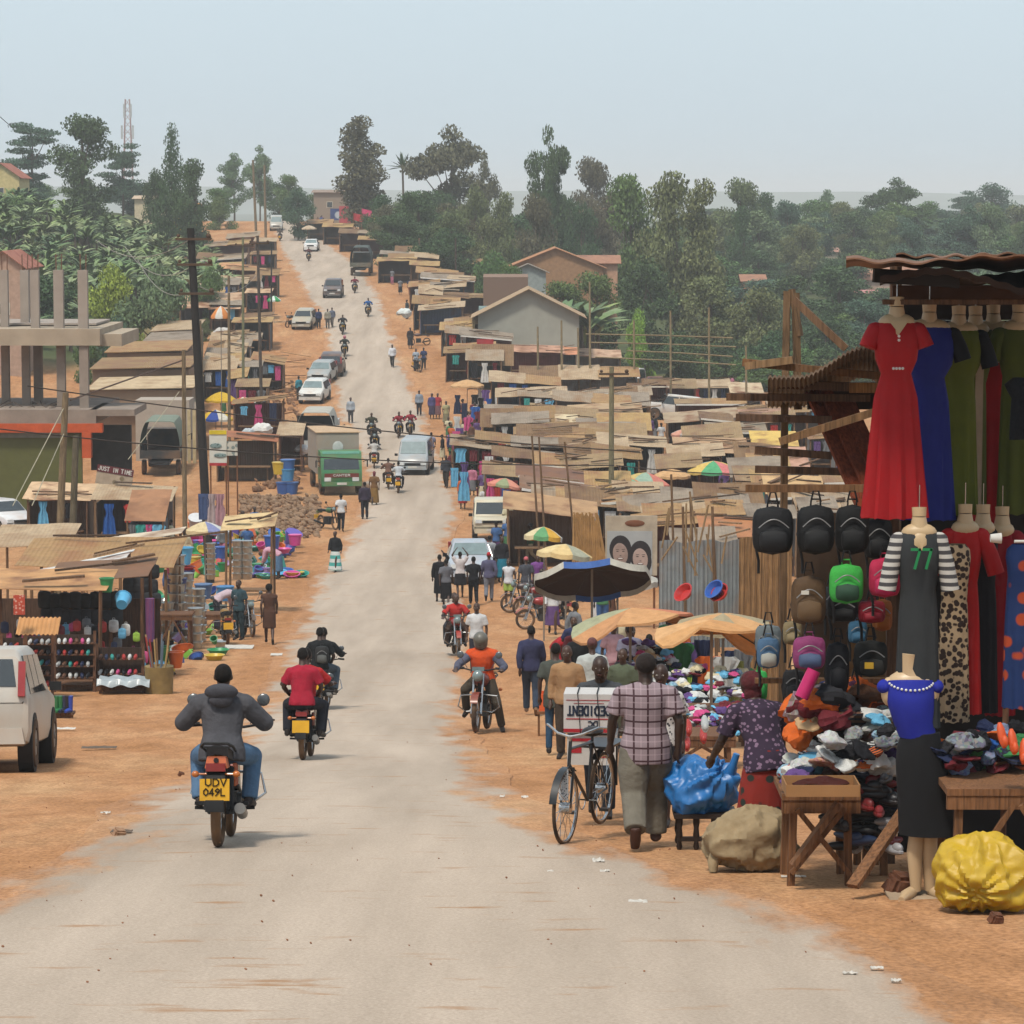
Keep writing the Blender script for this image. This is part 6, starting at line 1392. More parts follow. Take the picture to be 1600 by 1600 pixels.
truck(493, 728, 0, 'white open backed canvas truck parked behind the green one', 'c9c9c4', 'b9b4a8', kind='canvas', Hb=1.7, rear=True)
truck(563, 432, 0, 'dark canvas covered truck standing at the right hand verge on the hill', '6a6c60', '4c5450', kind='canvas', Hb=1.7, Lb=5, rear=False)
truck(255, 748, 2, 'truck with a green tarpaulin parked before the shop row', '3c3c3c', '7e8878', kind='canvas', Hb=1.7, at=V(((255 - 800) * 178 / F, 178, gz((255 - 800) * 178 / F, 178))))
car('suv', -66, 1210, 3, 'dusty silver off-road car seen from behind at the left edge', 'c9c5bb', light=0, sc1=.95)
car('estate', 489, 632, 174, 'white estate car parked on the left verge facing down', 'e6e6e0')
car('estate', 501, 601, 174, 'silver grey car parked right behind the white estate', 'a9b0b0')
car('suv', 517, 590, 0, 'dark brown car parked with its tail to the street', '4c4246', light=0)
car('suv', 519, 467, 180, 'dark grey pickup like car driving down the hill', '55545a', light=0)
car('estate', 473, 516, 176, 'cream car with goods on its bonnet parked left of the hill road', 'b9b3a0', light=0)
car('saloon', 485, 394, 180, 'bright white car driving down near the hilltop', 'f0f0ee')
car('van', 430, 361, 184, 'pale minibus just over the road crest', 'b9bcb6', cat='minibus', name='minibus')
car('van', 648, 744, 177, 'silver minibus driving towards the truck on the right lane', 'a9b6bc', cat='minibus', name='minibus')
car('estate', 733, 914, 182, 'silver blue car in the crowd on the right verge', 'b4c0cc')
car('jeep', 768, 852, 181, 'cream boxy car parked behind the silver blue one', 'd9d2b8', light=0)
car('estate', -6, 838, 215, 'white car nosing in at the left edge beside a flat stall roof', 'e4e6e8', light=0)
def mcar(kind, px, py, D, face, label, col): x = (px - 800) * D / F; return car(kind, 0, 0, face, label, col, at=V((x, D, P(px, py, D).z if False else gz(x, D) + .03)), light=0)
mcar('van', 988, 560, 258, 170, 'white minibus behind the middle of the market', 'dfe0dc')
mcar('saloon', 1023, 575, 262, 180, 'maroon car behind the middle of the market', '7a4448')
mcar('jeep', 1048, 650, 222, 100, 'white pickup standing sideways inside the market', 'dcdcd6')
# ---------------------------------------------------------------- riders
def rider(px, py, face, mcol, mlabel, who, scale=1.0, group=None):
    """(px, py): contact point of the wheel nearest to the camera"""
    loc = G(px, py); f = R(face); s = .62 * abs(math.cos(f)); loc = loc + V((0, s, 0)); loc.z = gz(loc.x, loc.y) + (.025 if EL(loc.y) < loc.x < ER(loc.y) else 0) + .02
    m = moto(0, 0, face, mlabel, mcol, at=loc, scale=scale, group=group)
    for i, w_ in enumerate(who):
        a = on_moto(m, back=i * .42); k = dict(w_); ps = k.pop('pose', 'ride' if i == 0 else 'pillion'); lb = k.pop('label')
        person(0, 0, ps, face, lb, k.pop('top'), k.pop('bot'), at=a, **k)
    return m
m1 = rider(341, 1332, 0, 'd0622c', 'orange motorcycle with a yellow number plate ridden away from the camera', [dict(label='man in a puffed grey hooded jacket and blue jeans riding away', top=('jacket', '55555a', .1), bot=('trousers', '5f7fa0', 1.12), big=True, h=1.72, girth=1.03, shoes='3a3230')])
for txt, z in (('UDV', .065), ('049L', -.02)):
    pl = [c for c in m1.children if c.name.startswith('licence_plate')][0]; text(txt, .2, .06, .011, M('3a2c10'), pl, (.012 if txt == 'UDV' else 0, -.998, .53 + z - .03))
# jacket hood and seam of the near rider
q = MB(); q.ell((0, -.02, 1.4), (.15, .1, .075), 16, 10, (R(-25), 0, 0)); q.ell((0, -.045, 1.33), (.11, .05, .07), 14, 8)
jk = [o for o in COL.objects if o.get('label', '').startswith('man in a puffed')][0]; q.build('hood', cloth('4c4c52'), jk)
rider(475, 1193, -2, '8a2420', 'dark motorcycle with a yellow plate carrying two men in red', [dict(label='man in a red shirt steering the motorcycle, mostly hidden by his passenger', top=('short', 'b02c2c', .06), bot=('trousers', '2b2e38'), big=True), dict(label='passenger in a crimson polo shirt seen from behind', top=('short', 'a8283c', .06), bot=('trousers', '2c2e36'), big=True)], scale=.93)
rider(503, 1113, -4, '333338', 'black motorcycle ridden ahead of the pair in red', [dict(label='man in black steering the motorcycle ahead of the pair in red', top=('long', '26282a', .06), bot=('trousers', '5d6a78'), big=True), dict(label='passenger in black with a grey shoulder bag', top=('short', '232527', .06), bot=('trousers', '4a5560'), big=True)], scale=.93)
rider(712, 1029, 186, 'a02424', 'red motorcycle with silver crash bars coming down the middle right', [dict(label='man in a red shirt riding towards the camera', top=('short', 'c03a36', .06), bot=('trousers', '4a3a32'), big=True), dict(label='passenger peering over the shoulder of the man in the red shirt', top=('short', 'b8b0a8', .06), bot=('trousers', '3a3a40'))])
rider(752, 1147, 172, '7a2a24', 'motorcycle halted at the right verge under a rider in an orange vest', [dict(label='motorcycle taxi rider in an orange reflective vest and grey helmet, foot down', pose='footdown', top=('long', '5d5f70', .06), bot=('trousers', '4a4238'), hair='helmet', hc='6a665c', big=True, h=1.85)], scale=1.05)
vp = [o for o in COL.objects if o.get('label', '').startswith('motorcycle taxi rider')][0]
o = bpy.data.objects.new('reflective_vest', rmesh(('vest', 'footdown'), lambda b: torso(b, jn('footdown'), .035, .02), .012, 3)); COL.objects.link(o); o.parent = vp; setmat(o, cloth('d9562c'))
rider(622, 772, 0, 'a03024', 'motorcycle with a yellow plate behind the silver minibus', [dict(label='rider in a white shirt going away beside the silver minibus', top=('short', 'c4c8cc', .06), bot=('trousers', '2e2e34'))])
rider(606, 766, 4, '8a4a2c', 'brown motorcycle left of the one with the white shirted rider', [dict(label='rider in brown going away left of the white shirted one', top=('long', '7a5a4c', .06), bot=('trousers', '4a3a34'))])
rider(584, 733, 2, '9a3030', 'motorcycle with a red tail light right of the green truck', [dict(label='rider in a pale shirt going away right of the green truck', top=('short', 'c2beb8', .06), bot=('trousers', '5a524c'))])
rider(585, 706, 180, '3a3a3c', 'dark motorcycle coming down above the pale shirted rider', [dict(label='rider in dark clothes coming down right above the pale shirted rider', top=('long', '3a3836', .06), bot=('trousers', '2f2f34'))])
rider(580, 688, 180, '4a3c3a', 'upper dark motorcycle coming down beside the white canvas truck', [dict(label='rider in olive clothes coming down beside the white canvas truck', top=('long', '4a4a3c', .06), bot=('trousers', '33302e'))])
rider(623, 686, 178, 'a8a8a8', 'motorcycle with a bright headlight above the silver minibus', [dict(label='rider in a dark red shirt above the silver minibus', top=('long', '96303c', .06), bot=('trousers', '3a3438'))])
rider(641, 684, 178, '8a2c30', 'motorcycle half hidden behind the silver minibus', [dict(label='rider in crimson half hidden behind the silver minibus', top=('long', 'a03844', .06), bot=('trousers', '3a3438'))])
rider(538, 559, 180, '3a3432', 'motorcycle ridden down beside the dark parked car', [dict(label='rider with a pink helmet on the upper road', top=('long', '3f4440', .06), bot=('trousers', '33302e'), hair='helmet', hc='c07080')])
rider(535, 524, 180, '55504c', 'motorcycle with its lamp lit above the pink helmeted rider', [dict(label='rider in dark clothes with a lit lamp on the upper road', top=('long', '34343a', .06), bot=('trousers', '2f2f34'))])
rider(575, 496, 180, '8a3a30', 'motorcycle with a lit lamp on the right of the upper road', [dict(label='rider in a bright blue shirt on the upper road', top=('long', '3468a8', .06), bot=('trousers', '4a4a4c'))])
rider(554, 459, 180, '4a3a3c', 'motorcycle next to the dark grey car on the hill', [dict(label='rider in a red jacket next to the dark grey car on the hill', top=('long', '8a3a48', .06), bot=('trousers', '4a4a4c'))])
rider(482, 409, 180, '4a3a3c', 'motorcycle just in front of the bright white car', [dict(label='rider in maroon just in front of the bright white car', top=('long', '6a3a3c', .06), bot=('trousers', '4a4a4c'))])
rider(460, 373, 0, '5a4a4c', 'motorcycle right of the minibus at the crest', [dict(label='rider in grey right of the minibus at the crest', top=('long', '6a5a5c', .06), bot=('trousers', '5a4a4c'))])
rider(437, 377, 0, '4a4446', 'motorcycle in front of the minibus at the crest', [dict(label='rider in brown in front of the minibus at the crest', top=('long', '5a504a', .06), bot=('trousers', '4a4a4c'))])
def pm(px, py, face, col, label, group=None): loc = G(px, py); loc = loc + V((0, .5 * abs(math.cos(R(face))), 0)); loc.z = gz(loc.x, loc.y) + .01; return moto(0, 0, face, label, col, at=loc, group=group)
pm(386, 996, 196, '3c3c3e', 'parked motorcycle with a chrome fork beside the plastic ware stall')
pm(350, 1008, 10, 'a07830', 'parked motorcycle loaded with a brown basket')
pm(852, 984, 105, 'a82c2c', 'red motorcycle parked under the blue and white umbrella, nearest of three')
pm(845, 965, 103, '8a2828', 'red motorcycle parked under the blue and white umbrella, middle of three')
pm(826, 958, 100, '4a3c3c', 'dark motorcycle parked under the blue and white umbrella, farthest of three')
pm(512, 828, 215, '3f6a3c', 'motorcycle parked on the left verge beside the man in a white tee')
pm(655, 540, 90, '5a3a38', 'motorcycle parked by the right verge under the far stalls')
pm(652, 582, 200, '4a3c3c', 'motorcycle with people beside it on the far right verge')
pm(455, 512, 150, '4a3c3c', 'motorcycle standing left of the cream parked car')
# ---------------------------------------------------------------- people on foot
PP = [  # px, py(feet), pose, face, label, top, bottom, hair, extra
 (421, 1007, 'walk', 5, 'woman in a brown patterned dress walking away with a black handbag', ('none', '5a4034', .1), ('skirt', '5a4034', .48, .0), 'afro', dict(skin='4a2f22', h=1.68)),
 (524, 895, 'walk', 160, 'woman in a black top and a turquoise and white striped skirt', ('long', '232427', .08), ('skirt', 'STR', .12, .12), 'bun', dict(h=1.62)),
 (533, 831, 'walk', 0, 'man in a white tee and dark trousers on the left verge', ('short', 'd4d4d4', .08), ('trousers', '25262c'), 'short', {}),
 (570, 812, 'stand', 10, 'man in a dark purple shirt standing before the green truck', ('long', '3c3444', .08), ('trousers', '2b2a30'), 'short', dict(h=1.8)),
 (585, 790, 'walk2', 0, 'woman in a long ochre dress walking past the green truck', ('short', '7a5a3a', .06), ('skirt', '8a6a3c', .15, .05), 'scarf', dict(hc='7a3a44')),
 (613, 575, 'walk', 175, 'man in a white shirt walking alone on the upper road', ('long', 'dcdce0', .08), ('trousers', '33302e'), 'short', dict(h=1.8)),
 (697, 763, 'walk', 170, 'man in dark clothes with a bag walking at the right verge', ('long', '3a3c44', .08), ('trousers', '3a3430'), 'short', dict(h=1.75)),
 (674, 722, 'walk', 0, 'man in a pale purple shirt beside the silver minibus', ('short', '8a8aa0', .08), ('trousers', '3a3a44'), 'short', {}),
 (655, 650, 'stand', 170, 'man in a grey shirt holding a green sack on the far right verge', ('long', '8f98a4', .08), ('trousers', '33343c'), 'short', {}),
 (675, 655, 'stand', 190, 'woman in purple and blue on the far right verge', ('long', '54507c', .08), ('skirt', '4a4458', .3, .05), 'scarf', dict(hc='54507c')),
 (684, 655, 'stand', 170, 'woman with a red top on the far right verge', ('short', 'a83a44', .08), ('skirt', '7a5a5c', .3, .05), 'bun', {}),
 (697, 668, 'walk', 190, 'person in a pale olive dress walking at the far right verge', ('short', 'a8a078', .08), ('skirt', '8a8468', .35, .05), 'short', {}),
 (641, 545, 'stand', 200, 'woman in black standing on the far right verge', ('long', '3a3438', .08), ('skirt', '2f2c30', .3, .05), 'short', {}),
 (636, 499, 'stand', 120, 'person holding a big white sack on the upper right verge', ('long', '3a4448', .08), ('trousers', '33343c'), 'short', {}),
 (650, 580, 'stand', 180, 'man in pale blue beside the far parked motorcycle', ('short', 'a4b0bc', .08), ('trousers', '4a4a54'), 'short', {}),
 (662, 578, 'stand', 180, 'man in navy beside the far parked motorcycle', ('short', '3a4468', .08), ('trousers', '33343c'), 'short', {}),
 (498, 514, 'stand', 10, 'man in navy standing left of the upper road', ('long', '2f3a5c', .08), ('trousers', '2b2c34'), 'short', {}),
 (519, 512, 'walk', 170, 'man in grey walking beside a bicycle on the upper road', ('long', '6a7080', .08), ('trousers', '6a6460'), 'short', {}),
 (512, 514, 'stand', 180, 'person in cream next to the man in grey on the upper road', ('long', '9a9484', .08), ('trousers', '5a5450'), 'short', {}),
 (467, 626, 'stand', 30, 'person in teal leaning at the white estate car', ('long', '3f8a98', .08), ('trousers', '3a3a3c'), 'short', {}),
 (548, 662, 'stand', 180, 'man in a pale shirt standing right of the canvas truck', ('long', 'a8b0b8', .08), ('trousers', '4a4a4c'), 'short', {}),
 (20, 812, 'stand', 10, 'man in a lilac grey shirt in front of the green shutter', ('long', '7c8098', .08), ('trousers', '3a3c48'), 'short', {}),
 (687, 942, 'head', 5, 'woman in black carrying a red basin on her head', ('long', '1f1e22', .1), ('skirt', '1f1e22', .35, .03), 'short', dict(h=1.66)),
 (697, 948, 'walk', 0, 'woman in a grey top and a long black skirt', ('short', '6a6a70', .06), ('skirt', '232226', .3, .03), 'short', dict(h=1.6)),
 (719, 935, 'head2', 5, 'woman in a white blouse balancing a blue basin on her head', ('short', 'cfc6c4', .06), ('skirt', '2a282c', .5, .05), 'short', dict(h=1.64)),
 (740, 946, 'walk', 5, 'woman in black with a white bag hanging on her left side', ('short', '222226', .06), ('trousers', '1e1e22'), 'bun', dict(h=1.66)),
 (764, 941, 'walk2', 0, 'man in a purple grey shirt and a red cap', ('long', '5c5a74', .1), ('trousers', '7a7c84'), 'cap', dict(hc='b82c34', h=1.72)),
 (795, 949, 'stand', 160, 'youth in a white singlet and lime shorts', ('none', 'd4d4d8', .08), ('shorts', 'a4bc5c'), 'short', dict(h=1.62)),
 (765, 908, 'stand', 10, 'person in a grey shirt between the two parked cars', ('short', 'a0a4a8', .08), ('trousers', '3a2c34'), 'short', {}),
 (784, 910, 'stand', 200, 'woman in a teal skirt and black scarf', ('long', '2a2a30', .08), ('skirt', '2c7c94', .2, .1), 'scarf', dict(hc='1e1e22')),
 (776, 904, 'bend', 120, 'person in a white shirt bending beside the cream boxy car', ('long', 'd0d0d4', .08), ('trousers', '33343c'), 'short', {}),
 (800, 870, 'stand', 150, 'man in a grey shirt right of the cream boxy car', ('short', '9a9a94', .08), ('trousers', '26282e'), 'short', {}),
 (822, 950, 'stand', 0, 'man in a dark shirt and pink cap by the cream umbrella', ('short', '4a4c54', .08), ('trousers', '6a6458'), 'cap', dict(hc='c86a70')),
 (840, 945, 'stand', 190, 'woman in purple under the cream umbrella', ('short', '7a4a8a', .08), ('skirt', '5a3a64', .3, .05), 'short', {}),
 (745, 1052, 'stand', 170, 'young man in a white shirt behind the orange vested rider', ('short', 'd0d0d0', .08), ('trousers', '3a3a44'), 'short', dict(h=1.7)),
 (830, 1118, 'walk', 0, 'man in a navy shirt striding up the right verge', ('long', '3a3c58', .08), ('trousers', '3c4656'), 'short', dict(h=1.74, shoes='7a5a40')),
 (872, 1075, 'bend', 200, 'man in a red shirt bending over under the first canvas', ('long', 'b02c34', .08), ('trousers', '6a6058'), 'short', {}),
 (868, 1180, 'stand', -5, 'man in a dark grey short sleeved tunic', ('short', '50544e', .2), ('trousers', '35506a', .8), 'short', dict(h=1.72)),
 (886, 1186, 'stand', 170, 'man in a tan shirt left of the carton', ('long', 'a88460', .1), ('trousers', '4a4038'), 'short', dict(h=1.7)),
 (925, 1165, 'stand', 5, 'man in a pale shirt and a maroon cap', ('short', 'bcc0bc', .1), ('trousers', '4a4a50'), 'cap', dict(hc='6a4444', h=1.74)),
 (905, 1120, 'stand', 10, 'man in a black shirt with red trousers under the canvas', ('short', '232426', .06), ('trousers', '9a2c30'), 'short', {}),
 (973, 1175, 'stand', 160, 'woman in olive looking out from the crowd', ('short', '5c6450', .08), ('skirt', '4a4a3c', .3, .05), 'bun', dict(h=1.62, skin='4a3022')),
 (983, 1110, 'stand', 20, 'man in a grey striped shirt at the clothes heap', ('short', '7c7a8c', .08), ('trousers', '3a3a44'), 'short', {}),
 (945, 1085, 'stand', 200, 'woman in pale blue under the patched umbrella', ('long', '6a8ab0', .08), ('skirt', '4a5a78', .3, .05), 'bun', {}),
 (958, 1100, 'stand', 200, 'woman in pink under the patched umbrella', ('short', 'c49aa0', .08), ('skirt', '7a5058', .3, .05), 'bun', {}),
 (1032, 1290, 'walk', 170, 'woman in a black and white print dress half hidden by the man in plaid', ('short', 'PRI', .08), ('skirt', '26242a', .25, .05), 'short', dict(h=1.62, skin='3c261c')),
 (374, 1000, 'stand', 150, 'man with a black shoulder bag beside the parked motorcycle', ('short', '3a5058', .1), ('trousers', '2a3a40'), 'short', {}),
 (340, 985, 'bend', -60, 'person in a pink and white shirt bending over the pots', ('long', 'c8b4bc', .08), ('trousers', '3a3a44'), 'short', {}),
 (435, 905, 'bend', 80, 'person in pink bending over the plastic goods', ('long', 'd0a0b0', .08), ('skirt', '5a7a9a', .3, .05), 'scarf', dict(hc='8a5a3c')),
 (275, 1010, 'sit', 150, 'seller seated among the pots with dark hair', ('short', '6a2c34', .08), ('trousers', '33343c'), 'short', {}),
 (411, 672, 'walk', 150, 'man in black beside the yellow umbrellas', ('long', '26262c', .08), ('trousers', '33302e'), 'short', {}),
]
STRM = M('55b0a8', rough=.9, kind='hstripe', h2='d8dcd8', bs=.3); PRIM = M('d0ccc8', rough=.9, kind='floral', h2='3a383c', bs=26)
for px, py, ps, fc, lb, tp, bt, hr, ex in PP:
    tp = (tp[0], {'PRI': PRIM}.get(tp[1], tp[1]), tp[2]); bt = (bt[0], {'STR': STRM}.get(bt[1], bt[1])) + tuple(bt[2:])
    person(px, py, ps, fc, lb, tp, bt, hair=hr, **ex)
# the crowd along the right hand stalls, told apart by their clothes
cr = random.Random(11)
CN = [('red', 'a83a38'), ('navy', '343a5c'), ('white', 'd0d0d0'), ('black', '26262a'), ('pink', 'c07a90'), ('grey', '7a7c80'), ('purple', '6a5080'), ('blue', '46689a'), ('green', '4a7a54'), ('brown', '6a4a3a'), ('orange', 'c8683a'), ('maroon', '6a3038'), ('cream', 'cfc4a4')]
ZN = [((700, 760), (690, 800), 'beside the salmon pink umbrella'), ((690, 745), (660, 735), 'below the small tan roadside roof'), ((765, 830), (800, 885), 'behind the cream boxy car'), ((560, 640), (380, 470), 'by the dark truck on the hill'), ((470, 545), (352, 392), 'under the red wall near the crest'), ((345, 415), (600, 690), 'among the yellow umbrellas'), ((330, 420), (440, 560), 'along the left hand shacks'), ((1090, 1180), (760, 850), 'near the rainbow umbrella'), ((1080, 1170), (610, 625), 'behind the maroon walled shacks'), ((1000, 1040), (680, 720), 'at the orange door frame'), ((890, 1060), (1040, 1110), 'under the canvas umbrellas'), ((255, 400), (845, 960), 'among the household goods'), ((850, 1000), (905, 1010), 'around the blue and white umbrella')]
ZC = [20, 12, 9, 12, 14, 7, 7, 8, 5, 4, 14, 9, 9]
for (xr, yr, wh), n in zip(ZN, ZC):
    for i in range(n):
        px = cr.uniform(*xr); py = cr.uniform(*yr)
        if wh.startswith('by the dark'): px = 590 + (py - 380) * .45 + cr.uniform(-8, 14)
        if wh.startswith('under the red'): px = 485 + (py - 350) * 1.9 + cr.uniform(-6, 10)
        if wh.startswith('along the left'): px = 415 + cr.uniform(-25, 12)
        cn, ch_ = cr.choice(CN); bn, bh = cr.choice(CN); sk = cr.random() < .4; ps = cr.choice(['stand', 'walk', 'walk2', 'stand', 'sit' if yr[0] > 640 else 'stand'])
        if ps == 'sit': sk = False
        person(px, py, ps, cr.choice([0, 20, 150, 180, 200, 90, -60]), 'person in a %s top and %s %s %s' % (cn, bn, 'skirt' if sk else 'trousers', wh), (cr.choice(['short', 'long']), ch_, .06), ('skirt', bh, .3, .05) if sk else ('trousers', bh), hair=cr.choice(['short', 'short', 'bun', 'cap']), group='people ' + wh, h=cr.uniform(1.58, 1.78), skin=cr.choice(['4a3226', '553a2a', '3a281e']))
# ---------------------------------------------------------------- more roofs to fill the market
fr = random.Random(21); TXT = {'top': 0}
fills = []
for i in range(64):
    py = fr.uniform(610, 800); px = fr.uniform(790 if py < 700 else 850, 1330)
    if 990 < px < 1060 and 615 < py < 700: continue
    if 940 < px < 1170 and 715 < py < 770: continue
    fills.append((px, py))
for px, py in sorted(fills, key=lambda q: q[1]):
    ed = fr.choice([None, None, None, 'e4dfd2']); shack(px, py, fr.uniform(45, 105), 'low market stall with a tan or brown iron roof among its neighbours', roll=fr.uniform(-7, 7), tilt=fr.uniform(4, 15), hang=fr.choice([0, 2, 3]), edge=ed, dep=fr.uniform(2, 3.4), group='low iron roofed market stalls', where='deep in the market')
for i in range(26):
    py = fr.uniform(395, 600); u = (py - 395) / 205; px = 395 + u * 18 - fr.uniform(0, 75)
    shack(px, py, fr.uniform(30, 60), 'small patched shack in the left hand row up the hill', roll=fr.uniform(-6, 6), tilt=fr.uniform(8, 16), hang=fr.choice([0, 2, 3]), dep=2.4, group='patched shacks of the left hand row', where='in the left hand row up the hill')
for i in range(16):
    py = fr.uniform(375, 560); u = (py - 375) / 185; px = 610 + u * 120 + fr.uniform(0, 60)
    shack(px, py, fr.uniform(36, 66), 'small patched shack in the right hand row up the hill', roll=fr.uniform(-6, 6), tilt=fr.uniform(8, 16), hang=fr.choice([0, 2, 3]), dep=2.4, group='patched shacks of the right hand row', where='in the right hand row up the hill')
# ---------------------------------------------------------------- goods
GM = {}
def gmesh(key, fn, m, smooth=True):
    if key not in GM: b = MB(); fn(b); GM[key] = b.mesh(key, [m], smooth)
    return GM[key]
def put(name, me, loc, mt, label, cat, group=None, rz=0, s=1.0, rx=0, ry=0):
    o = bpy.data.objects.new(name, me); COL.objects.link(o); o.location = loc; o.rotation_euler = (rx, ry, rz); o.scale = s if isinstance(s, tuple) else (s, s, s)
    setmat(o, mt); return tag(o, label, cat, group)
bucket = gmesh('bucket', lambda b: b.lathe([(.001, .005), (.11, 0), (.16, .3), (.175, .3), (.175, .32), (.15, .32), (.145, .3), (.1, .02), (.001, .02)], n=20), plast('4488cc'))
basin = gmesh('basin', lambda b: b.lathe([(.001, .004), (.2, 0), (.3, .16), (.33, .165), (.33, .18), (.29, .18), (.19, .015), (.001, .015)], n=22), plast('4488cc'))
pot = gmesh('pot', lambda b: b.lathe([(.001, 0), (.165, 0), (.175, .02), (.19, .19), (.225, .2), (.225, .222), (.15, .229), (.001, .23)], n=20), metalm('b8b8b6'))
ball = gmesh('jerrycan', lambda b: (b.box((0, 0, .16), (.26, .18, .32), taper=.85), b.tube([(-.06, 0, .32), (-.06, 0, .38)], .03, 8)), plast('c8b030'))
crate = gmesh('crate', lambda b: (b.box((0, 0, .02), (.5, .36, .04)), b.box((0, .17, .16), (.5, .02, .3)), b.box((0, -.17, .16), (.5, .02, .3)), b.box((.24, 0, .16), (.02, .34, .3)), b.box((-.24, 0, .16), (.02, .34, .3))), plast('3050a0'))
tub = gmesh('storage_tub', lambda b: b.lathe([(.001, 0), (.24, 0), (.3, .45), (.32, .46), (.32, .5), (.001, .5)], n=22), plast('3050a0'))
def bagmesh(b):
    b.surf(lambda u, v: (.19 * math.sin(math.pi * (v - .5)) * 0 + (.19 * (1 - abs(2 * v - 1) ** 4) ** .3) * math.cos(2 * math.pi * u), (.1 * (1 - abs(2 * v - 1) ** 3) ** .35) * math.sin(2 * math.pi * u) * (1.25 if v < .55 and math.sin(2 * math.pi * u) < 0 else 1), .52 * v), 24, 14)
    b.tube([(-.05, .02, .5), (-.045, .02, .57), (.045, .02, .57), (.05, .02, .5)], .011, 5)
backpack_me = gmesh('backpack', bagmesh, BLACK)
def crump(seed, flat=.35):
    def f(b):
        b.ell((0, 0, .05), (.2, .15, .2 * flat), 22, 13)
        vs = []
        for x, y, z in b.v:
            p = V((x, y, z)); n = noise.noise(p * 7 + V((seed, 0, 0))) * .07 - abs(noise.noise(p * 17 + V((0, seed, 0)))) * .05
            d = V((x, y, (z - .05) * 2)).normalized(); vs.append(tuple(p + d * n * 1.1))
        b.v = vs
    return f
CRUMP = [gmesh('crumpled_garment%d' % i, crump(i * 5.3, .22 + .1 * i), cloth('888888')) for i in range(4)]
def shoe_b(b):
    b.ell((0, 0, .035), (.045, .13, .035), 10, 7); b.ell((0, -.06, .06), (.035, .06, .04), 8, 6)
shoe_me = gmesh('shoe', shoe_b, BLACK)
boot_me = gmesh('boot', lambda b: (b.tube([(0, -.05, .04), (0, -.05, .18), (0, -.05, .36)], [.05, .055, .065], 10), b.tube([(0, -.07, .045), (0, .06, .045), (0, .14, .035)], [.05, .05, .035], 10)), BLACK)
def spot(px, py, D): p = P(px, py, D); return p
gr = random.Random(5)
PCOL = dict(blue='3560b0', sky='5fb4e0', red='c0302c', green='2f9458', pink='e050a0', orange='e06a2c', purple='6a5ab8', teal='2f9c8c', white='dcdcdc', yellow='d8b83c', lilac='b090c8', lime='8ac850')
# large stacked tubs and buckets in front of the pots
for px, py, D, me, col, s, l in ((288, 882, 100, bucket, 'sky', 1.7, 'light blue bucket on top of the tallest tub stack'), (291, 893, 100, basin, 'red', .9, 'red basin in the tallest tub stack'), (290, 914, 100, tub, '2f3468', .95, 'dark blue tub under the red basin'),
        (246, 894, 90, bucket, 'green', 1.7, 'green bucket standing on the suitcase stall roof'), (273, 908, 88, bucket, 'pink', 1.55, 'bright pink bucket on the dark blue tub'), (276, 930, 88, tub, '34427c', .95, 'dark blue tub under the pink bucket'),
        (167, 925, 72, bucket, 'green', 1.0, 'green bucket upside down over the black bags'), (318, 935, 98, tub, '4a6c98', .9, 'greyish blue tub behind the pots'), (352, 938, 100, tub, '3a80b8', .9, 'blue tub beside the teal jug')):
    p = P(px, py, D); put('tub' if me is tub else 'bucket', me, p, plast(PCOL.get(col, col)), l, 'tub' if me is tub else 'bucket', s=s)
put('bucket', bucket, P(190, 945, 72), plast(PCOL['sky']), 'light blue bucket hung on its side over the black bags', 'bucket', s=1.1, rx=R(-70))
for j, (px, py, D, n, s) in enumerate(((277, 1000, 88, 9, 1.15), (293, 1000, 92, 9, .95), (312, 1010, 90, 8, .9), (305, 1015, 86, 5, 1.0), (262, 1000, 86, 5, .9), (372, 905, 112, 6, 1.0), (386, 905, 112, 6, 1.0), (330, 905, 112, 7, .8), (345, 1030, 84, 3, .7))):
    b0 = P(px, py, D)
    for k in range(n): put('metal_pot', pot, b0 + V((gr.uniform(-.01, .01), 0, k * .228 * s)), metalm('c0c0bc', .3), 'shiny metal pot in the stacks on the left verge', 'pot', 'stacked metal pots', s=s)
for i in range(120):
    py = gr.uniform(835, 905); px = 300 + gr.uniform(0, 1) * (165 if py > 850 else 130)
    if px > 395 and py < 850: px -= 60
    loc = G(px, py); loc.z += gr.choice([0, 0, .15, .35, .6]) if py < 895 else 0; c = gr.choice(list(PCOL))
    me, nm = gr.choice([(basin, 'basin'), (basin, 'basin'), (bucket, 'bucket'), (tub, 'tub'), (crate, 'crate'), (ball, 'jerrycan'), (bucket, 'bucket')])
    put('plastic_' + nm, me, loc, plast(PCOL[c]), '%s plastic %s in the household goods spread on the left verge' % (c, nm), nm, 'plastic household goods on the left verge', rz=gr.uniform(0, 6), s=gr.uniform(.7, 1.25), rx=gr.choice([0, 0, .5, -.6]))
for px, py, c in ((470, 902, 'teal'), (456, 903, 'pink'), (446, 898, 'blue'), (436, 900, 'sky')): put('plastic_basin', basin, G(px, py), plast(PCOL[c]), '%s basin at the front end of the household goods spread' % c, 'basin', s=1.0, rx=.25)
put('plastic_basin', basin, G(341, 1024), plast(PCOL['green']), 'green basin alone on the dirt below the pots', 'basin', s=.9)
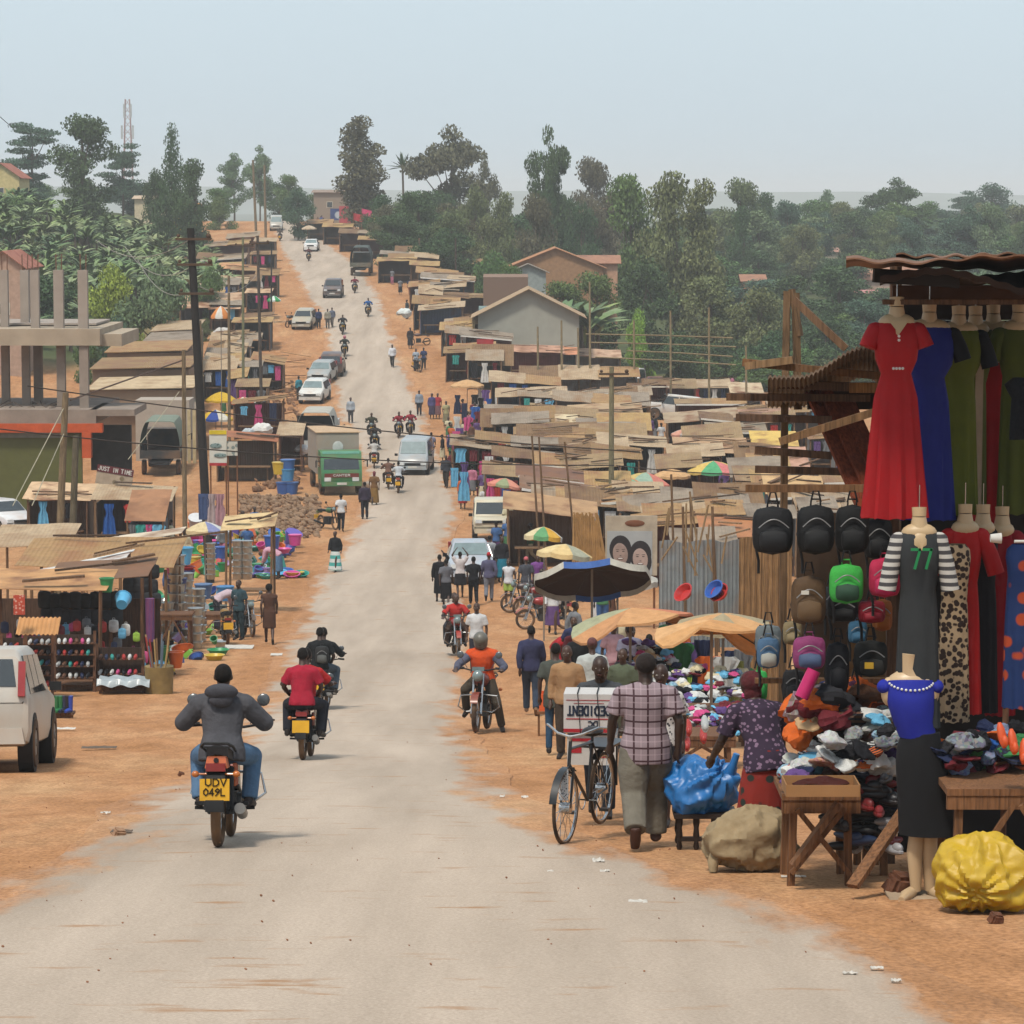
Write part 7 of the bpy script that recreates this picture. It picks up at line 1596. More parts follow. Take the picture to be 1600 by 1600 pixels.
# display tables for hardware behind the pots
def table(x0, x1, py, D, label, hh=.75, dep=.8, m=None, brace=True, name='market_table', base=None):
    a, c = P(x0, py, D), P(x1, py, D); cx = (a.x + c.x) / 2; g0 = base if base is not None else gz(cx, a.y, False); H = a.z - g0; w_ = c.x - a.x; m = m or wood('7d573c')
    t = thing(name, label, 'table', (cx, a.y + dep / 2, g0)); MB().box((0, 0, H - .03), (w_, dep, .05)).build('table_top', m, t)
    q = MB(); q.box((0, -dep / 2 + .03, H - .11), (w_, .04, .1)); q.build('apron', m, t)
    for sx in (-1, 1):
        for sy in (-1, 1): q = MB(); q.bar((sx * (w_ / 2 - .08) , sy * (dep / 2 - .08), -.05), (sx * (w_ / 2 - .1), sy * (dep / 2 - .08), H - .06), .06); q.build('leg', m, t)
        if brace: q = MB(); q.bar((sx * (w_ / 2 - .08), -dep / 2 + .0 - sx * .03, .1), (sx * (w_ / 2 - .5), -dep / 2 + .0 - sx * .03, H - .12), .05, .04); q.build('brace', m, t)
    return t
table(85, 150, 1070, 71, 'plank table of the shoe stall at the left'); table(150, 230, 1068, 70, 'plank table with a plastic sheet right of the shoe table')
table(240, 300, 960, 84, 'low table among the metal pots'); table(310, 380, 960, 92, 'low table behind the parked motorcycle')
q = MB(); a = P(190, 1065, 69.6); q.surf(lambda u, v: (a.x - .55 + 1.15 * u, a.y + .0 + .7 * v, a.z + .02 + .03 * math.sin(u * 17 + v * 9) - (.12 if v < .05 else 0)), 20, 8, .004); tag(q.build('plastic_sheet', M('aab4b8', rough=.3)), 'shiny plastic sheet spread on the left table', 'sheet')
# rack boards with shoes
def rack(x0, x1, y0, y1, D, rows, label):
    a, c = P(x0, y0, D), P(x1, y1, D); w_ = c.x - a.x; H = a.z - c.z; t = thing('shoe_rack', label, 'rack', ((a.x + c.x) / 2, a.y, c.z)); m = wood('6d4a34')
    for i in range(rows): q = MB(); q.box((0, .1 + .05 * i, H * (i + .3) / rows), (w_, .22, .025)); q.build('shelf', m, t)
    for s in (-1, 1): q = MB(); q.bar((s * w_ / 2, .02, -.3), (s * w_ / 2, .25, H + .1), .06); q.build('side_rail', m, t)
    MB().box((0, .36, H / 2), (w_, .03, H)).build('dark_backing', wood('4a382e'), t)
    n = int(w_ / .13)
    for i in range(rows):
        for k in range(n):
            cn = gr.choice(['red', 'white', 'black', 'navy', 'pink', 'white', 'brown', 'teal', 'silver']); z = c.z + H * (i + .3) / rows + .02
            put('shoe', shoe_me, ((a.x + c.x) / 2 - w_ / 2 + .08 + k * .13, a.y + .08 + .05 * i, z), M(PAL[cn], rough=.5), '%s shoe standing on the left hand shoe racks' % cn, 'shoe', 'shoes on the left hand racks', rz=gr.uniform(-.2, .2), rx=R(22))
    return t
rack(38, 80, 998, 1078, 69, 5, 'tall shoe rack under the small corrugated awning'); rack(84, 146, 995, 1066, 70.5, 4, 'wide shoe rack behind the shoe table'); rack(0, 36, 1000, 1060, 71, 3, 'shoe rack half hidden behind the silver off-road car')
rack(150, 222, 1015, 1062, 71, 2, 'low rack of soles behind the plastic sheet table')
q = MB(); a = P(60, 980, 68.5); q.surf(lambda u, v: (a.x - .45 + .9 * u, a.y - .25 + .5 * v, a.z - .12 + .3 * v + .015 * math.sin(u * 60)), 60, 3, .01); tag(q.build('small_awning', M('c8925c', rough=.7)), 'small corrugated orange brown awning over the tall shoe rack', 'awning')
# black bags on the left stall
for r_, (py, n, x0, x1) in enumerate(((952, 8, 62, 190), (978, 8, 66, 190), (928, 4, 195, 245), (950, 4, 198, 250), (905, 3, 205, 248))):
    for k in range(n):
        p = P(x0 + (x1 - x0) * (k + .5) / n, py, 73.5 if r_ < 2 else 80); put('travel_bag', backpack_me, p, M(gr.choice(['26272a', '2c2e33', '1f2023']), rough=.7, var=.3), 'black travel bag hanging in the rows of the left hand bag stall', 'bag', 'black travel bags', s=(.8 + gr.uniform(-.08, .08)), rz=gr.uniform(-.3, .3))
for i in range(80):
    px, py = gr.uniform(0, 232), gr.uniform(980, 1062); c = gr.choice(['pink', 'red', 'black', 'navy', 'sky', 'lime', 'maroon', 'white', 'grey', 'pink'])
    put('small_bag', backpack_me, P(px, py, 72.5 + gr.uniform(-.5, .5)), M(PAL[c], rough=.7, var=.3), '%s small bag in the middle shelf rows of the left hand stall' % c, 'bag', 'small bags of the left hand stall', s=gr.uniform(.35, .62), rz=gr.uniform(-.4, .4))
for i, (px, c) in enumerate(((81, 'green'), (86, 'green'), (93, 'green'), (99, 'navy'), (103, 'black'), (108, 'blue'))):
    p = P(px, 1113, 60); put('rubber_boot', boot_me, (p.x, p.y, p.z), plast({'green': '2f7a48', 'blue': '3450b0'}.get(c, PAL.get(c, c))), '%s rubber boot on the low bench by the silver off-road car, %s from the left' % (c, ('first', 'second', 'third', 'fourth', 'fifth', 'sixth')[i]), 'boot', rz=R(150), s=.85)
table(72, 114, 1114, 60, 'very low bench carrying the rubber boots', dep=.35, brace=False)
for px, py, c, l in ((254, 1035, 'green', 'green plastic container leaning in the tool bin'), (275, 1043, 'orange', 'orange bucket beside the tool bin')): put('bucket', bucket, P(px, py, 76), plast(PCOL[c]), l, 'bucket', s=1.2)
t = thing('tool_bin', 'rusty drum full of tools and rolled mats at the corner of the left stall', 'drum', G(249, 1083)); q = MB(); q.lathe([(.001, 0), (.3, 0), (.32, .6), (.3, .6), (.001, .55)], n=18); q.build('drum', M('8d7648', rough=.7, var=.3), t)
for i in range(12): q = MB(); a = gr.uniform(0, 6); q.tube([(.15 * math.cos(a), .15 * math.sin(a), .4), (.3 * math.cos(a), .2 * math.sin(a), gr.uniform(.9, 1.4))], .02, 6); q.build('handle', M(gr.choice(['b89a68', '8a6848', '6a7a8a', 'a03a3a'])), t)
q = MB(); a = P(234, 935, 74); q.tube([a, a + V((0, 0, -1.0))], [.11, .1], 12); tag(q.build('rolled_mat', M('9a4a5c', kind='stripe', h2='4a4a8a', bs=.03)), 'upright rolled striped mat at the end of the bag stall', 'mat')
MB().box(P(30, 945, 68), (.24, .03, .42)).build('red_poster', M('c0503c', kind='floral', h2='d8a898', bs=14)); tag(bpy.data.objects['red_poster'], 'red notice hanging from the front left stall roof', 'poster')
# striped sheet and clothes hung on the black pole
for px, col, l in ((318, 'navy', 'pair of blue jeans hung beside the black leaning pole'), (330, 'white', 'pale striped cloth hung right of the jeans'), (343, 'pink', 'pink and white striped cloth hung right of the pale one')):
    garment(P(px, 772, 112), 'trousers' if col == 'navy' else 'dress', {'navy': '4a5a80', 'white': 'b8a8a8', 'pink': 'b89098'}[col], l, None, s=.9)
# rubble heap and its stones
def heap(name, px0, px1, py0, py1, n, smin, smax, m, label):
    q = MB(); hr = random.Random(name)
    for i in range(n):
        px, py = hr.uniform(px0, px1), hr.uniform(py0, py1); p = G(px, py); s = hr.uniform(smin, smax); k = len(q.v); q.ell(p + V((0, 0, hr.uniform(0, .2))), (s, s * .8, s * .55), 7, 5, (hr.random(), hr.random(), hr.random()))
        for v_ in range(k, len(q.v)): x, y, z = q.v[v_]; d = noise.noise(V((x * 3, y * 3, z * 3))) * s * .5; q.v[v_] = (x + d, y + d * .5, z + d * .6)
    o = q.build(name, m, smooth=False); o['kind'] = 'stuff'; tag(o, label, 'rubble'); return o
heap('rubble', 375, 500, 778, 842, 900, .04, .2, M('94785f', rough=1, var=.3, sc_=2, bump=.4), 'heap of broken stones before the green truck')
heap('debris', 395, 470, 600, 772, 330, .05, .3, M('8d6a50', rough=1, var=.35, sc_=2), 'strewn timber scraps and rubbish along the left verge')
heap('gravel', -20, 1500, 1080, 1560, 170, .004, .012, M('9a6c50', rough=1, var=.3, sc_=4), 'scattered pebbles and clods on the near dirt and road')
for i in range(30):
    px, py = gr.uniform(385, 465), gr.uniform(560, 770); p = G(px, py); a = gr.uniform(-.6, .6)
    q = MB(); L_ = gr.uniform(1.2, 2.8); q.bar(p + V((-math.cos(a) * L_ / 2, -math.sin(a) * L_ / 2, .1 + gr.uniform(0, .5))), p + V((math.cos(a) * L_ / 2, math.sin(a) * L_ / 2, .15 + gr.uniform(0, .5))), .22, .05); tag(q.build('plank', gr.choice([wood('a8794e'), wood('8a5f42'), wood('bb9468')])), 'loose sawn plank lying on the left verge above the rubble', 'plank', 'planks on the left verge')
for k, (px, py, c) in enumerate(((443, 772, '2f5ea8'), (455, 772, '3768b0'), (449, 752, '4f9ad0'), (437, 742, 'd9b83c'), (450, 738, '3a6cb0'))): put('water_drum', tub, G(px, 772) + V((0, 0, (772 - py) / 29.)), plast(c), 'plastic drum stacked left of the green truck, %s' % ('lower blue one', 'lower blue one nearest the truck', 'pale blue one', 'yellow one', 'top blue one')[k], 'drum', s=1.25)
for px, py, c, s, l in ((410, 676, 'dcd9d4', 2.2, 'fat white bundle on the red brown stall roof'), (388, 678, 'b8c0c4', 1.3, 'grey bundle left of the fat white one'), (475, 690, 'dcdcda', 1.5, 'white sack beside the white canvas truck'), (473, 705, 'e0e0de', 1.4, 'lower white sack beside the white canvas truck'), (348, 525, 'c9c4bc', 2.6, 'big pale bundle beside the pale thin pole'), (338, 545, 'a8a8a4', 1.8, 'greyish bundle under the big pale one'), (632, 492, 'd8dcd8', 1.6, 'white sack held at the upper right verge')):
    put('bundle', CRUMP[3], P(px, py, DD(G2(px, py, 1.2)) if py > 520 else 200), cloth(c), l, 'bundle', s=s * 1.6)
# hanging clothes and heaps on the right verge stalls
for i in range(46):
    px, py = gr.uniform(700, 830), gr.uniform(598, 745); c = gr.choice(['blue', 'navy', 'white', 'pink', 'grey', 'purple', 'red', 'sky', 'maroon', 'black'])
    p = G2(px, py, 1.9); garment(p, gr.choice(['shirt', 'dress', 'trousers']), c, '%s garment hung out along the right verge' % c, 'garments hung out along the right verge', s=gr.uniform(.9, 1.2), rz=gr.uniform(-.4, .4))
def heap_cloth(n, xr, yr, D, label, group, sc_=(0.8, 1.3), cols=None, keep=None):
    q = MB(); cs = cols or list(PAL); src = []
    for i in range(n):
        px, py = gr.uniform(*xr), gr.uniform(*yr); ci = gr.randrange(len(cs)); c = cs[ci]; dd = D + (yr[1] - py) / F * D * 2.5; me = gr.choice(CRUMP); s_ = gr.uniform(*sc_); r_ = Euler((gr.uniform(-.4, .4), 0, gr.uniform(0, 6)))
        if keep is None or i < keep: put('piled_garment', me, P(px, py, dd), cloth(PAL[c]) if gr.random() < .7 else M(PAL[c], rough=.9, kind='print', bs=25), label % c, 'garment', group, rz=r_.z, s=s_, rx=r_.x)
        else: p = P(px, py, dd - .12); m_ = r_.to_matrix(); q.add([m_ @ (v_.co * s_) + p for v_ in me.vertices], [tuple(f_.vertices) for f_ in me.polygons], ci)
    if q.v: o = q.build('mixed_clothes', [cloth(PAL[c]) for c in cs]); o['kind'] = 'stuff'; tag(o, 'mass of small mixed clothes spread around ' + group, 'clothes')
MUT = ['white', 'silver', 'grey', 'black', 'pink', 'purple', 'navy', 'white', 'maroon', 'sky', 'cream', 'black']
heap_cloth(150, (1010, 1170), (1045, 1125), 52, '%s garment in the heap under the tan canvas', 'garments heaped under the tan canvas', (.45, .8), MUT, keep=45)
heap_cloth(70, (1040, 1150), (1105, 1150), 45, '%s garment on the table behind the woman in the floral blouse', 'garments on the table behind the floral blouse', (.45, .75), MUT, keep=25)
heap_cloth(36, (960, 1060), (1000, 1050), 56, '%s garment on the farther table under the patched umbrella', 'garments on the farther table', (.5, .8), MUT, keep=20)
table(1045, 1150, 1150, 44, 'rough plank table under the garments behind the blue sack'); table(1020, 1170, 1110, 51, 'plank table under the big clothes heap')
for i in range(22):
    px = gr.uniform(985, 1170); p = P(px, gr.uniform(1000, 1045), 56 + gr.uniform(0, 3)); c = gr.choice(list(PAL)); garment(p, gr.choice(['shirt', 'dress']), c, '%s garment hanging in the shade of the canvas umbrellas' % c, 'garments in the shade of the canvas umbrellas', s=.9)
for i in range(18):
    px, py = gr.uniform(1000, 1110), gr.uniform(1110, 1190); put('hanging_shoe', shoe_me, P(px, py, 42 + gr.uniform(0, 2)), M(PAL[gr.choice(['black', 'white', 'red', 'navy', 'silver'])], rough=.4), 'shoe among the pairs set out left of the floral blouse', 'shoe', 'shoes left of the floral blouse', rx=.7, s=1.2)
for px, py, c, l in ((1120, 925, 'blue', 'blue basin hanging above the canvas umbrella'), (1128, 930, 'red', 'red basin hanging above the canvas umbrella'), (1072, 930, 'red', 'red bucket lid seen above the patched umbrella')): put('basin', basin, P(px, py, 60), plast(PCOL[c]), l, 'basin', rx=R(52), rz=R(-50), s=.62)
# straw bundle and bamboo ladder left of the poster
q = MB()
for i in range(60): a = P(gr.uniform(895, 935), gr.uniform(800, 815), 99); q.tube([a, a + V((gr.uniform(-.1, .5), 0, -gr.uniform(1.6, 2.3)))], .03, 4)
o = q.build('straw', M('b58c58', var=.25)); o['kind'] = 'stuff'; tag(o, 'upright bundle of straw and reeds left of the smiling poster', 'straw')

q = MB(); a, c = P(-20, 935, 75.5), P(250, 1085, 75.5); q.box(((a.x + c.x) / 2, a.y, (a.z + c.z) / 2), (c.x - a.x, .05, a.z - c.z)); tag(q.build('board_wall', wood('5a4334')), 'brown board wall behind the bags and shoes of the left stall', 'wall')

for i in range(70):      # household goods beside the pots
    px = gr.uniform(232, 345); loc = G(px, gr.uniform(935, 1062 - abs(px - 250) * .35)); c = gr.choice(list(PCOL)); me, nm = gr.choice([(basin, 'basin'), (bucket, 'bucket'), (ball, 'jerrycan'), (pot, 'pot'), (pot, 'pot')])
    loc.z += gr.choice([0, 0, .15, .3]); put('plastic_' + nm if nm != 'pot' else 'metal_pot', me, loc, plast(PCOL[c]) if nm != 'pot' else metalm('c0c0bc', .3), '%s %s among the goods between the pots and the tool bin' % (c if nm != 'pot' else 'metal', nm), nm, 'goods between the pots and the tool bin', rz=gr.uniform(0, 6), s=gr.uniform(.5, .9), rx=gr.choice([0, .5, -.8, 1.3]))
for i in range(14):
    px = gr.uniform(1025, 1130); a = P(px, gr.uniform(835, 925), gr.uniform(76, 84)); g = gr.uniform(-.5, .5); q = MB(); q.tube([a, a + V((.8 * g, 0, gr.uniform(.5, 1.3)))], .025, 5); tag(q.build('stick', wood('a08460')), 'thin crooked stick of the scaffold before the grey iron fence', 'stick', 'sticks before the grey iron fence')
P_ = P
def P(px, py, D): return P_(px, py, D * 1.13 if D < 25.5 else D)
# ---------------------------------------------------------------- the near clothes stall on the right
ND = 21.5
def bx(px0, py0, px1, py1, D, dep, m, name, parent, rot=None): a, c = P(px0, py0, D), P(px1, py1, D); q = MB(); q.box((0, 0, 0), (abs(c.x - a.x), dep, abs(a.z - c.z)), rot); o = q.build(name, m, parent, loc=V(((a.x + c.x) / 2, (a.y + c.y) / 2 + dep / 2, (a.z + c.z) / 2)) - V(parent.location) if parent else None); return o
def plank(parent, p0, p1, w_, h_, m, name='plank'):
    a, c = P(*p0), P(*p1); o_ = V(parent.location); q = MB(); q.bar(a - o_, c - o_, w_, h_); return q.build(name, m, parent)
WD, WDD, WR = wood('8a6444'), wood('6a4e3a'), wood('8d452a')
c0 = P(1480, 1300, ND); st = thing('clothes_stall', 'near timber clothes stall with a rusty corrugated roof and dark boarded back', 'market stall', (c0.x, c0.y, gz(c0.x, c0.y)))
so_ = V(st.location)
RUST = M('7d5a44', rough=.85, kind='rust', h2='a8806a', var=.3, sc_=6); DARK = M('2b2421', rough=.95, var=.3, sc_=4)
def rsheet(x0, x1, pya, Da, pyb, Db, m, name='roof', amp=.02, per=.15, wav=.03, th=.012, seed=0):
    a0, a1, b0, b1 = P(x0, pya, Da), P(x1, pya, Da), P(x0, pyb, Db), P(x1, pyb, Db); q = MB(); L_ = (a1 - a0).length
    q.surf(lambda u, v: a0.lerp(a1, u).lerp(b0.lerp(b1, u), v) - so_ + V((0, 0, amp * math.sin(u * L_ / per * 6.283) + wav * noise.noise(V((u * L_ * 1.3 + seed, v * 2, seed))) * 2)), int(L_ / .03) + 2, 5, th); return q.build(name, m, st)
rsheet(1322, 1720, 404, 20.6, 416, 23.2, RUST, amp=.012, per=.3, wav=.03, seed=2)
rsheet(1400, 1720, 396, 21.4, 404, 23.6, RUST, amp=.012, per=.2, wav=.03, seed=7)
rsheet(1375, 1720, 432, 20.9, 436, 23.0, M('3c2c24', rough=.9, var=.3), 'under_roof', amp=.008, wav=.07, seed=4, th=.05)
bx(1366, 424, 1500, 446, 21.0, .12, DARK, 'beam', st, (0, R(4), 0)); bx(1398, 452, 1720, 500, 23.4, .05, DARK, 'dark_backing', st); bx(1380, 468, 1720, 476, 21.35, .07, WDD, 'rail', st)
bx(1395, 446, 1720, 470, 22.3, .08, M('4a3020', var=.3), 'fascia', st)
bx(1408, 500, 1720, 1340, 23.8, .05, M('1f1b1a', rough=.95, var=.3), 'dark_backing', st)
for px, D in ((1400, 23.6), (1690, 20.6)): q = MB(); a = P(px, 410, D); q.bar(V((a.x, a.y, gz(a.x, a.y) - .1)) - so_, a - so_, .09); q.build('post', WDD, st)
for x0, y0, x1, y1, D, m, w_ in ((1160, 566, 1400, 590, 23.2, WD, .06), (1135, 620, 1360, 622, 23.4, WDD, .05), (1150, 652, 1300, 656, 23.3, wood('6d5240'), .06), (1218, 690, 1372, 642, 22.6, wood('8a6848'), .06), (1180, 703, 1300, 712, 23.4, WDD, .045), (1180, 733, 1320, 737, 23.4, WDD, .05), (1165, 763, 1372, 763, 22.8, WD, .06), (1240, 468, 1322, 545, 23.6, wood('8a6a50'), .03), (1165, 572, 1240, 562, 23.2, wood('9a7a58'), .08)):
    plank(st, (x0, y0, D), (x1, y1, D - .1), w_, .06, m, 'crossbar')
for x0, y0, x1, y1, w_ in ((1262, 598, 1352, 800, .13), (1284, 598, 1375, 800, .12), (1318, 620, 1400, 800, .16)): plank(st, (x0, y0, 23.6), (x1, y1, 23.0), w_, .03, WR, 'leaning_board')
for x0, y0, x1, y1 in ((1230, 455, 1226, 650), (1243, 458, 1247, 640), (1237, 452, 1250, 525)): plank(st, (x0, y0, 24.2), (x1, y1, 24.2), .06, .04, wood('7d6248'), 'frame_post')
q = MB(); a = P(1226, 650, 24.2); q.bar(V((a.x, a.y, gz(a.x, a.y))) - so_, a - so_, .06); q.build('frame_post', wood('7d6248'), st)
# curved iron roof with its row of wave ends
q = MB(); A = P(1200, 588, 22.6)
def arc(u, v): px = 1200 + 185 * u; py = 590 - 46 * ss(.25, .82, u) + 22 * ss(.85, 1, u); p = P(px, py, 22.6 + 1.8 * v); return p - so_ + V((0, 0, .022 * abs(math.sin(u * 3.1416 * 26)) - .25 * v))
q.surf(arc, 208, 5, .02); q.build('curved_roof', M('8d7a68', rough=.7, var=.3, kind='rust', h2='5a4438'), st)
plank(st, (1215, 600, 23.2), (1392, 607, 23.2), .09, .07, WDD, 'rafter'); bx(1262, 600, 1400, 640, 23.9, .04, M('3a2c24'), 'dark_backing', st)
bx(1328, 598, 1372, 614, 23.1, .05, wood('a87848'), 'short_board', st)
# upright post at the front
q = MB(); a, c = P(1573, 1032, 22.2), P(1566, 1345, 22.2); q.bar(a - so_, V((c.x, c.y, gz(c.x, c.y) - .1)) - so_, .045, .045); q.build('front_post', wood('7d5a44'), st)
# dress forms
BUST = M('c8ac84', rough=.45, var=.05, spec=.4)
def dressform(px, py0, py1, D, wsh, wwa, whem, label, mat, sleeve=None, smat=None, waist=.3, rz=0, bust=True, depth=.55, folds=1.0, fs=9, skirt=None, name='dress_form', neck=(0, 0)):
    """px centre, py0 shoulder row, py1 hem row; widths in photo pixels"""
    s = D / F; a, c = P(px, py0, D), P(px, py1, D); Hh = a.z - c.z; t = thing(name, label, 'dress', a, R(rz)); N = 44
    prof_ = [(0, wsh * .30), (.03, wsh * .43), (.08, wsh * .46), (.13, wsh * .43), (.2, wsh * .40), (waist, wwa / 2), (waist + .12, wwa * .5 + (whem - wwa) * .2), (.6, wwa * .5 + (whem - wwa) * .3), (.8, wwa * .5 + (whem - wwa) * .4), (1, whem / 2)]
    q = MB(); rows = []
    for i, (f, r) in enumerate(prof_):
        for k in range(N):
            th = 2 * math.pi * k / N; am = max(0, f - waist) ** .8 * .2 * folds; rr_ = r * s * (1 + am * math.sin(th * fs + 1.3 * math.sin(th * 2 + i * .1)))
            bu = .035 * math.exp(-((f - .16) / .06) ** 2) * max(0, -math.sin(th)) * abs(math.cos(th * 1.0)) * 2
            rows.append((rr_ * math.cos(th), rr_ * math.sin(th) * depth - bu - (.02 * math.sin(th * fs) * am), -Hh * f + (.008 * math.sin(th * fs) if f == 1 else 0)))
    q.v = rows; q.f = [(i * N + k, (i + 1) * N + k, (i + 1) * N + (k + 1) % N, i * N + (k + 1) % N) for i in range(len(prof_) - 1) for k in range(N)]; q.mi = [0] * len(q.f)
    if skirt: q.mi = [1 if (i // N) >= skirt[0] else 0 for i in range(len(q.f))]
    q.build('dress', [mat, skirt[1]] if skirt else mat, t)
    if bust: q = MB(); q.tube([(0, 0, -.02), (0, 0, .1)], [.075, .052], 14); q.tube([(0, 0, .1), (0, .01, .17)], [.052, .056], 14); q.ell((0, -.005, -.02), (wsh * s * .36, .075, .075), 16, 9); q.ell((0, -.055, -.1), (.085, .045, .1), 12, 8) if 'frontmost' in label or '77' in label else None; q.build('bust', BUST, t); q = MB(); q.tube([(0, 0, .16), (0, 0, .34)], .005, 5); q.build('hook', CHROME, t)
    if sleeve:
        L_, out = sleeve
        for sx in (-1, 1): q = MB(); S = V((sx * wsh * s * .4, 0, -.05 * Hh)); q.ell(S, (.07, .065, .06), 12, 8); q.tube([S, S + V((sx * out * .6, -.01, -L_ * .5)), S + V((sx * out, -.02, -L_))], [.066, .066, .068], 12); q.build('sleeve', smat or mat, t)
    return t
RED = M('a5161c', rough=.75, var=.08, sc_=6, spec=.25, bump=.15); CL = lambda h: M(h, rough=.8, var=.1, sc_=6, spec=.2, bump=.2)
t = dressform(1401, 500, 812, 21.4, 92, 54, 106, 'long red dress with short sleeves on a cream bust, frontmost in the upper row', RED, (.13, .06), waist=.27, fs=11, folds=1.3)
for z, x in ((-.115, 0), (-.145, 0), (-.36, -.035), (-.36, -.012), (-.36, .012), (-.36, .035)): q = MB(); q.ell((x, -.165 if z > -.3 else -.128, z), (.011, .006, .011), 8, 6); q.build('button', M('d8d8d0', rough=.2), t)
q = MB(); q.add([(-.075, -.132, .0), (.075, -.132, .0), (0, -.178, -.1)], [(0, 2, 1)]); q.build('neckline', BUST, t)
dressform(1452, 508, 815, 22.0, 104, 56, 92, 'royal blue long dress with a black yoke and short black sleeves', CL('1f2a78'), (.2, .08), CL('17181e'), waist=.27, depth=.5, fs=9)
dressform(1498, 512, 806, 22.4, 96, 56, 70, 'olive green long dress with a black sleeve, third in the upper row', CL('57601f'), (.24, .08), CL('17181e'), waist=.27, depth=.5)
dressform(1524, 512, 804, 22.7, 70, 40, 44, 'beige and olive striped long dress between the olive and the dark red ones', M('a89680', rough=.85, kind='stripe', h2='57602a', bs=.13), (.2, .08), waist=.3, depth=.5)
dressform(1552, 510, 822, 22.9, 90, 46, 60, 'dark red long dress with lace cuffs in the upper row', CL('a01820'), (.24, .08), CL('8a1a26'), waist=.27, depth=.5)
dressform(1592, 508, 806, 22.6, 84, 56, 64, 'second olive green long dress near the right edge', CL('4c551f'), (.2, .06), waist=.27, depth=.5)
garment(P(1612, 590, 21.6), 'shirt', '202226', 'black blouse hanging at the very right edge', None, s=.7)
# lower row
gd = dressform(1436, 828, 1142, 21.3, 88, 62, 78, 'long charcoal dress with a green 77 and zigzag sleeves', CL('36393b'), (.38, .09), M('4a484a', rough=.85, kind='hstripe', h2='c8c4bc', bs=.06), waist=.3, fs=7, folds=.7)
text('77', .17, .14, .02, M('1f8a50', rough=.6), gd, (0, -.172, -.27), name='number'); q = MB(); q.add([(-.02, -.17, -.07), (.02, -.17, -.07), (0, -.176, -.14)], [(0, 2, 1)]); q.build('neck_gap', BUST, gd)
dressform(1492, 850, 1132, 21.9, 62, 46, 54, 'leopard print long dress beside the charcoal one', M('b09878', rough=.8, kind='spots', h2='2a1a14', bs=24), waist=.3, bust=False)
dressform(1508, 822, 1120, 22.1, 70, 46, 60, 'scarlet long dress with a hanging sleeve behind the leopard print', CL('b01f20'), (.3, .12), waist=.3)
dressform(1536, 822, 1118, 22.4, 60, 46, 56, 'black long dress in the lower row', CL('15161c'), waist=.3)
dressform(1566, 825, 1122, 22.6, 60, 46, 50, 'deep red long dress near the lower right edge', CL('8a1420'), (.3, .08), waist=.3)
dressform(1600, 850, 1110, 21.9, 70, 60, 64, 'blue dress with big orange spots at the right edge', M('1c3568', rough=.8, kind='floral', h2='b84a26', bs=7), waist=.3, bust=False)
q = MB(); a = P(1585, 846, 20.8); q.tube([a, a + V((.6, .1, -.01))], .012, 6); q.lathe([(.03, -.04), (.04, .04)], c=P(1556, 841, 20.8), rot=(0, R(90), 0)); tag(q.build('light_fitting', M('d8d4cc')), 'white cup shaped fitting on a rod at the right edge', 'fitting')
# standing mannequin
t = thing('mannequin', 'headless mannequin in a blue top and a long black skirt standing on the dirt', 'mannequin', G(1436, 1402)); tz = t.location; sM = F / DD(V(tz)) ; Hn = (1402 - 1016) / sM; k = Hn / 1.52
q = MB(); e = lambda pts, r, n=14: q.tube([V(p) * k for p in pts], [x * k for x in r], n)
SK = M('cdb08a', rough=.4, var=.04, spec=.45)
e([(-.02, 0, .04), (-.03, 0, .28), (0, 0, .55), (.0, 0, .8)], [.032, .05, .048, .07]); e([(.07, .02, .04), (.06, .01, .28), (.06, 0, .55), (.05, 0, .8)], [.032, .05, .048, .07])
e([(-.08, -.02, 1.52), (-.085, -.01, 1.43), (-.07, 0, 1.38)], [.048, .048, .07]); q.ell(V((-.07, 0, 1.32)) * k, (.15 * k, .085 * k, .1 * k), 16, 10)
for s in (-1, 1): q.ell(V((-.07 + s * .13, 0, 1.28)) * k, (.05 * k, .05 * k, .09 * k), 12, 8)
q.ell(V((.02, 0, .82)) * k, (.1 * k, .07 * k, .09 * k), 14, 9); q.tube([V((0, 0, .8)) * k, V((-.04, 0, 1.1)) * k, V((-.07, 0, 1.35)) * k], .07 * k, 12); q.build('body', SK, t)
q = MB(); eloft(q, [(V(c) * k, a * k, b_ * k) for c, a, b_ in (((-.02, 0, 1.0), .115, .1), ((-.05, 0, 1.1), .125, .11), ((-.07, -.02, 1.22), .145, .125), ((-.07, -.01, 1.3), .15, .11), ((-.07, 0, 1.345), .15, .09))], 24); q.build('blue_top', CL('26309c'), t)
for s in (-1, 1): q = MB(); q.ell(V((-.07 + s * .155, 0, 1.31)) * k, (.05 * k, .06 * k, .045 * k), 12, 8); q.build('cap_sleeve', CL('26309c'), t)
q = MB(); pr = [((.0, 0, 1.03), .115, .1), ((-.01, 0, .95), .135, .12), ((.0, 0, .85), .155, .13), ((.03, 0, .6), .17, .14), ((.06, 0, .4), .19, .15)]; eloft(q, [(V(c) * k, a * k, b_ * k) for c, a, b_ in reversed(pr)], 30)
for i, (x, y, z) in enumerate(q.v): q.v[i] = (x + .012 * math.sin(math.atan2(y, x) * 7) * (1.1 - z / k), y, z)
q.build('black_skirt', M('141417', rough=.9, var=.15), t)
for i in range(14): a = math.pi * (1.08 + .84 * i / 13); q = MB(); q.ell(V((-.07 + .135 * math.cos(a), -.02 + .11 * math.sin(a), 1.335 - .03 * math.sin(math.pi * i / 13))) * k, .0085 * k, 6, 5); q.build('pearl', M('e0e0e0', rough=.2), t)
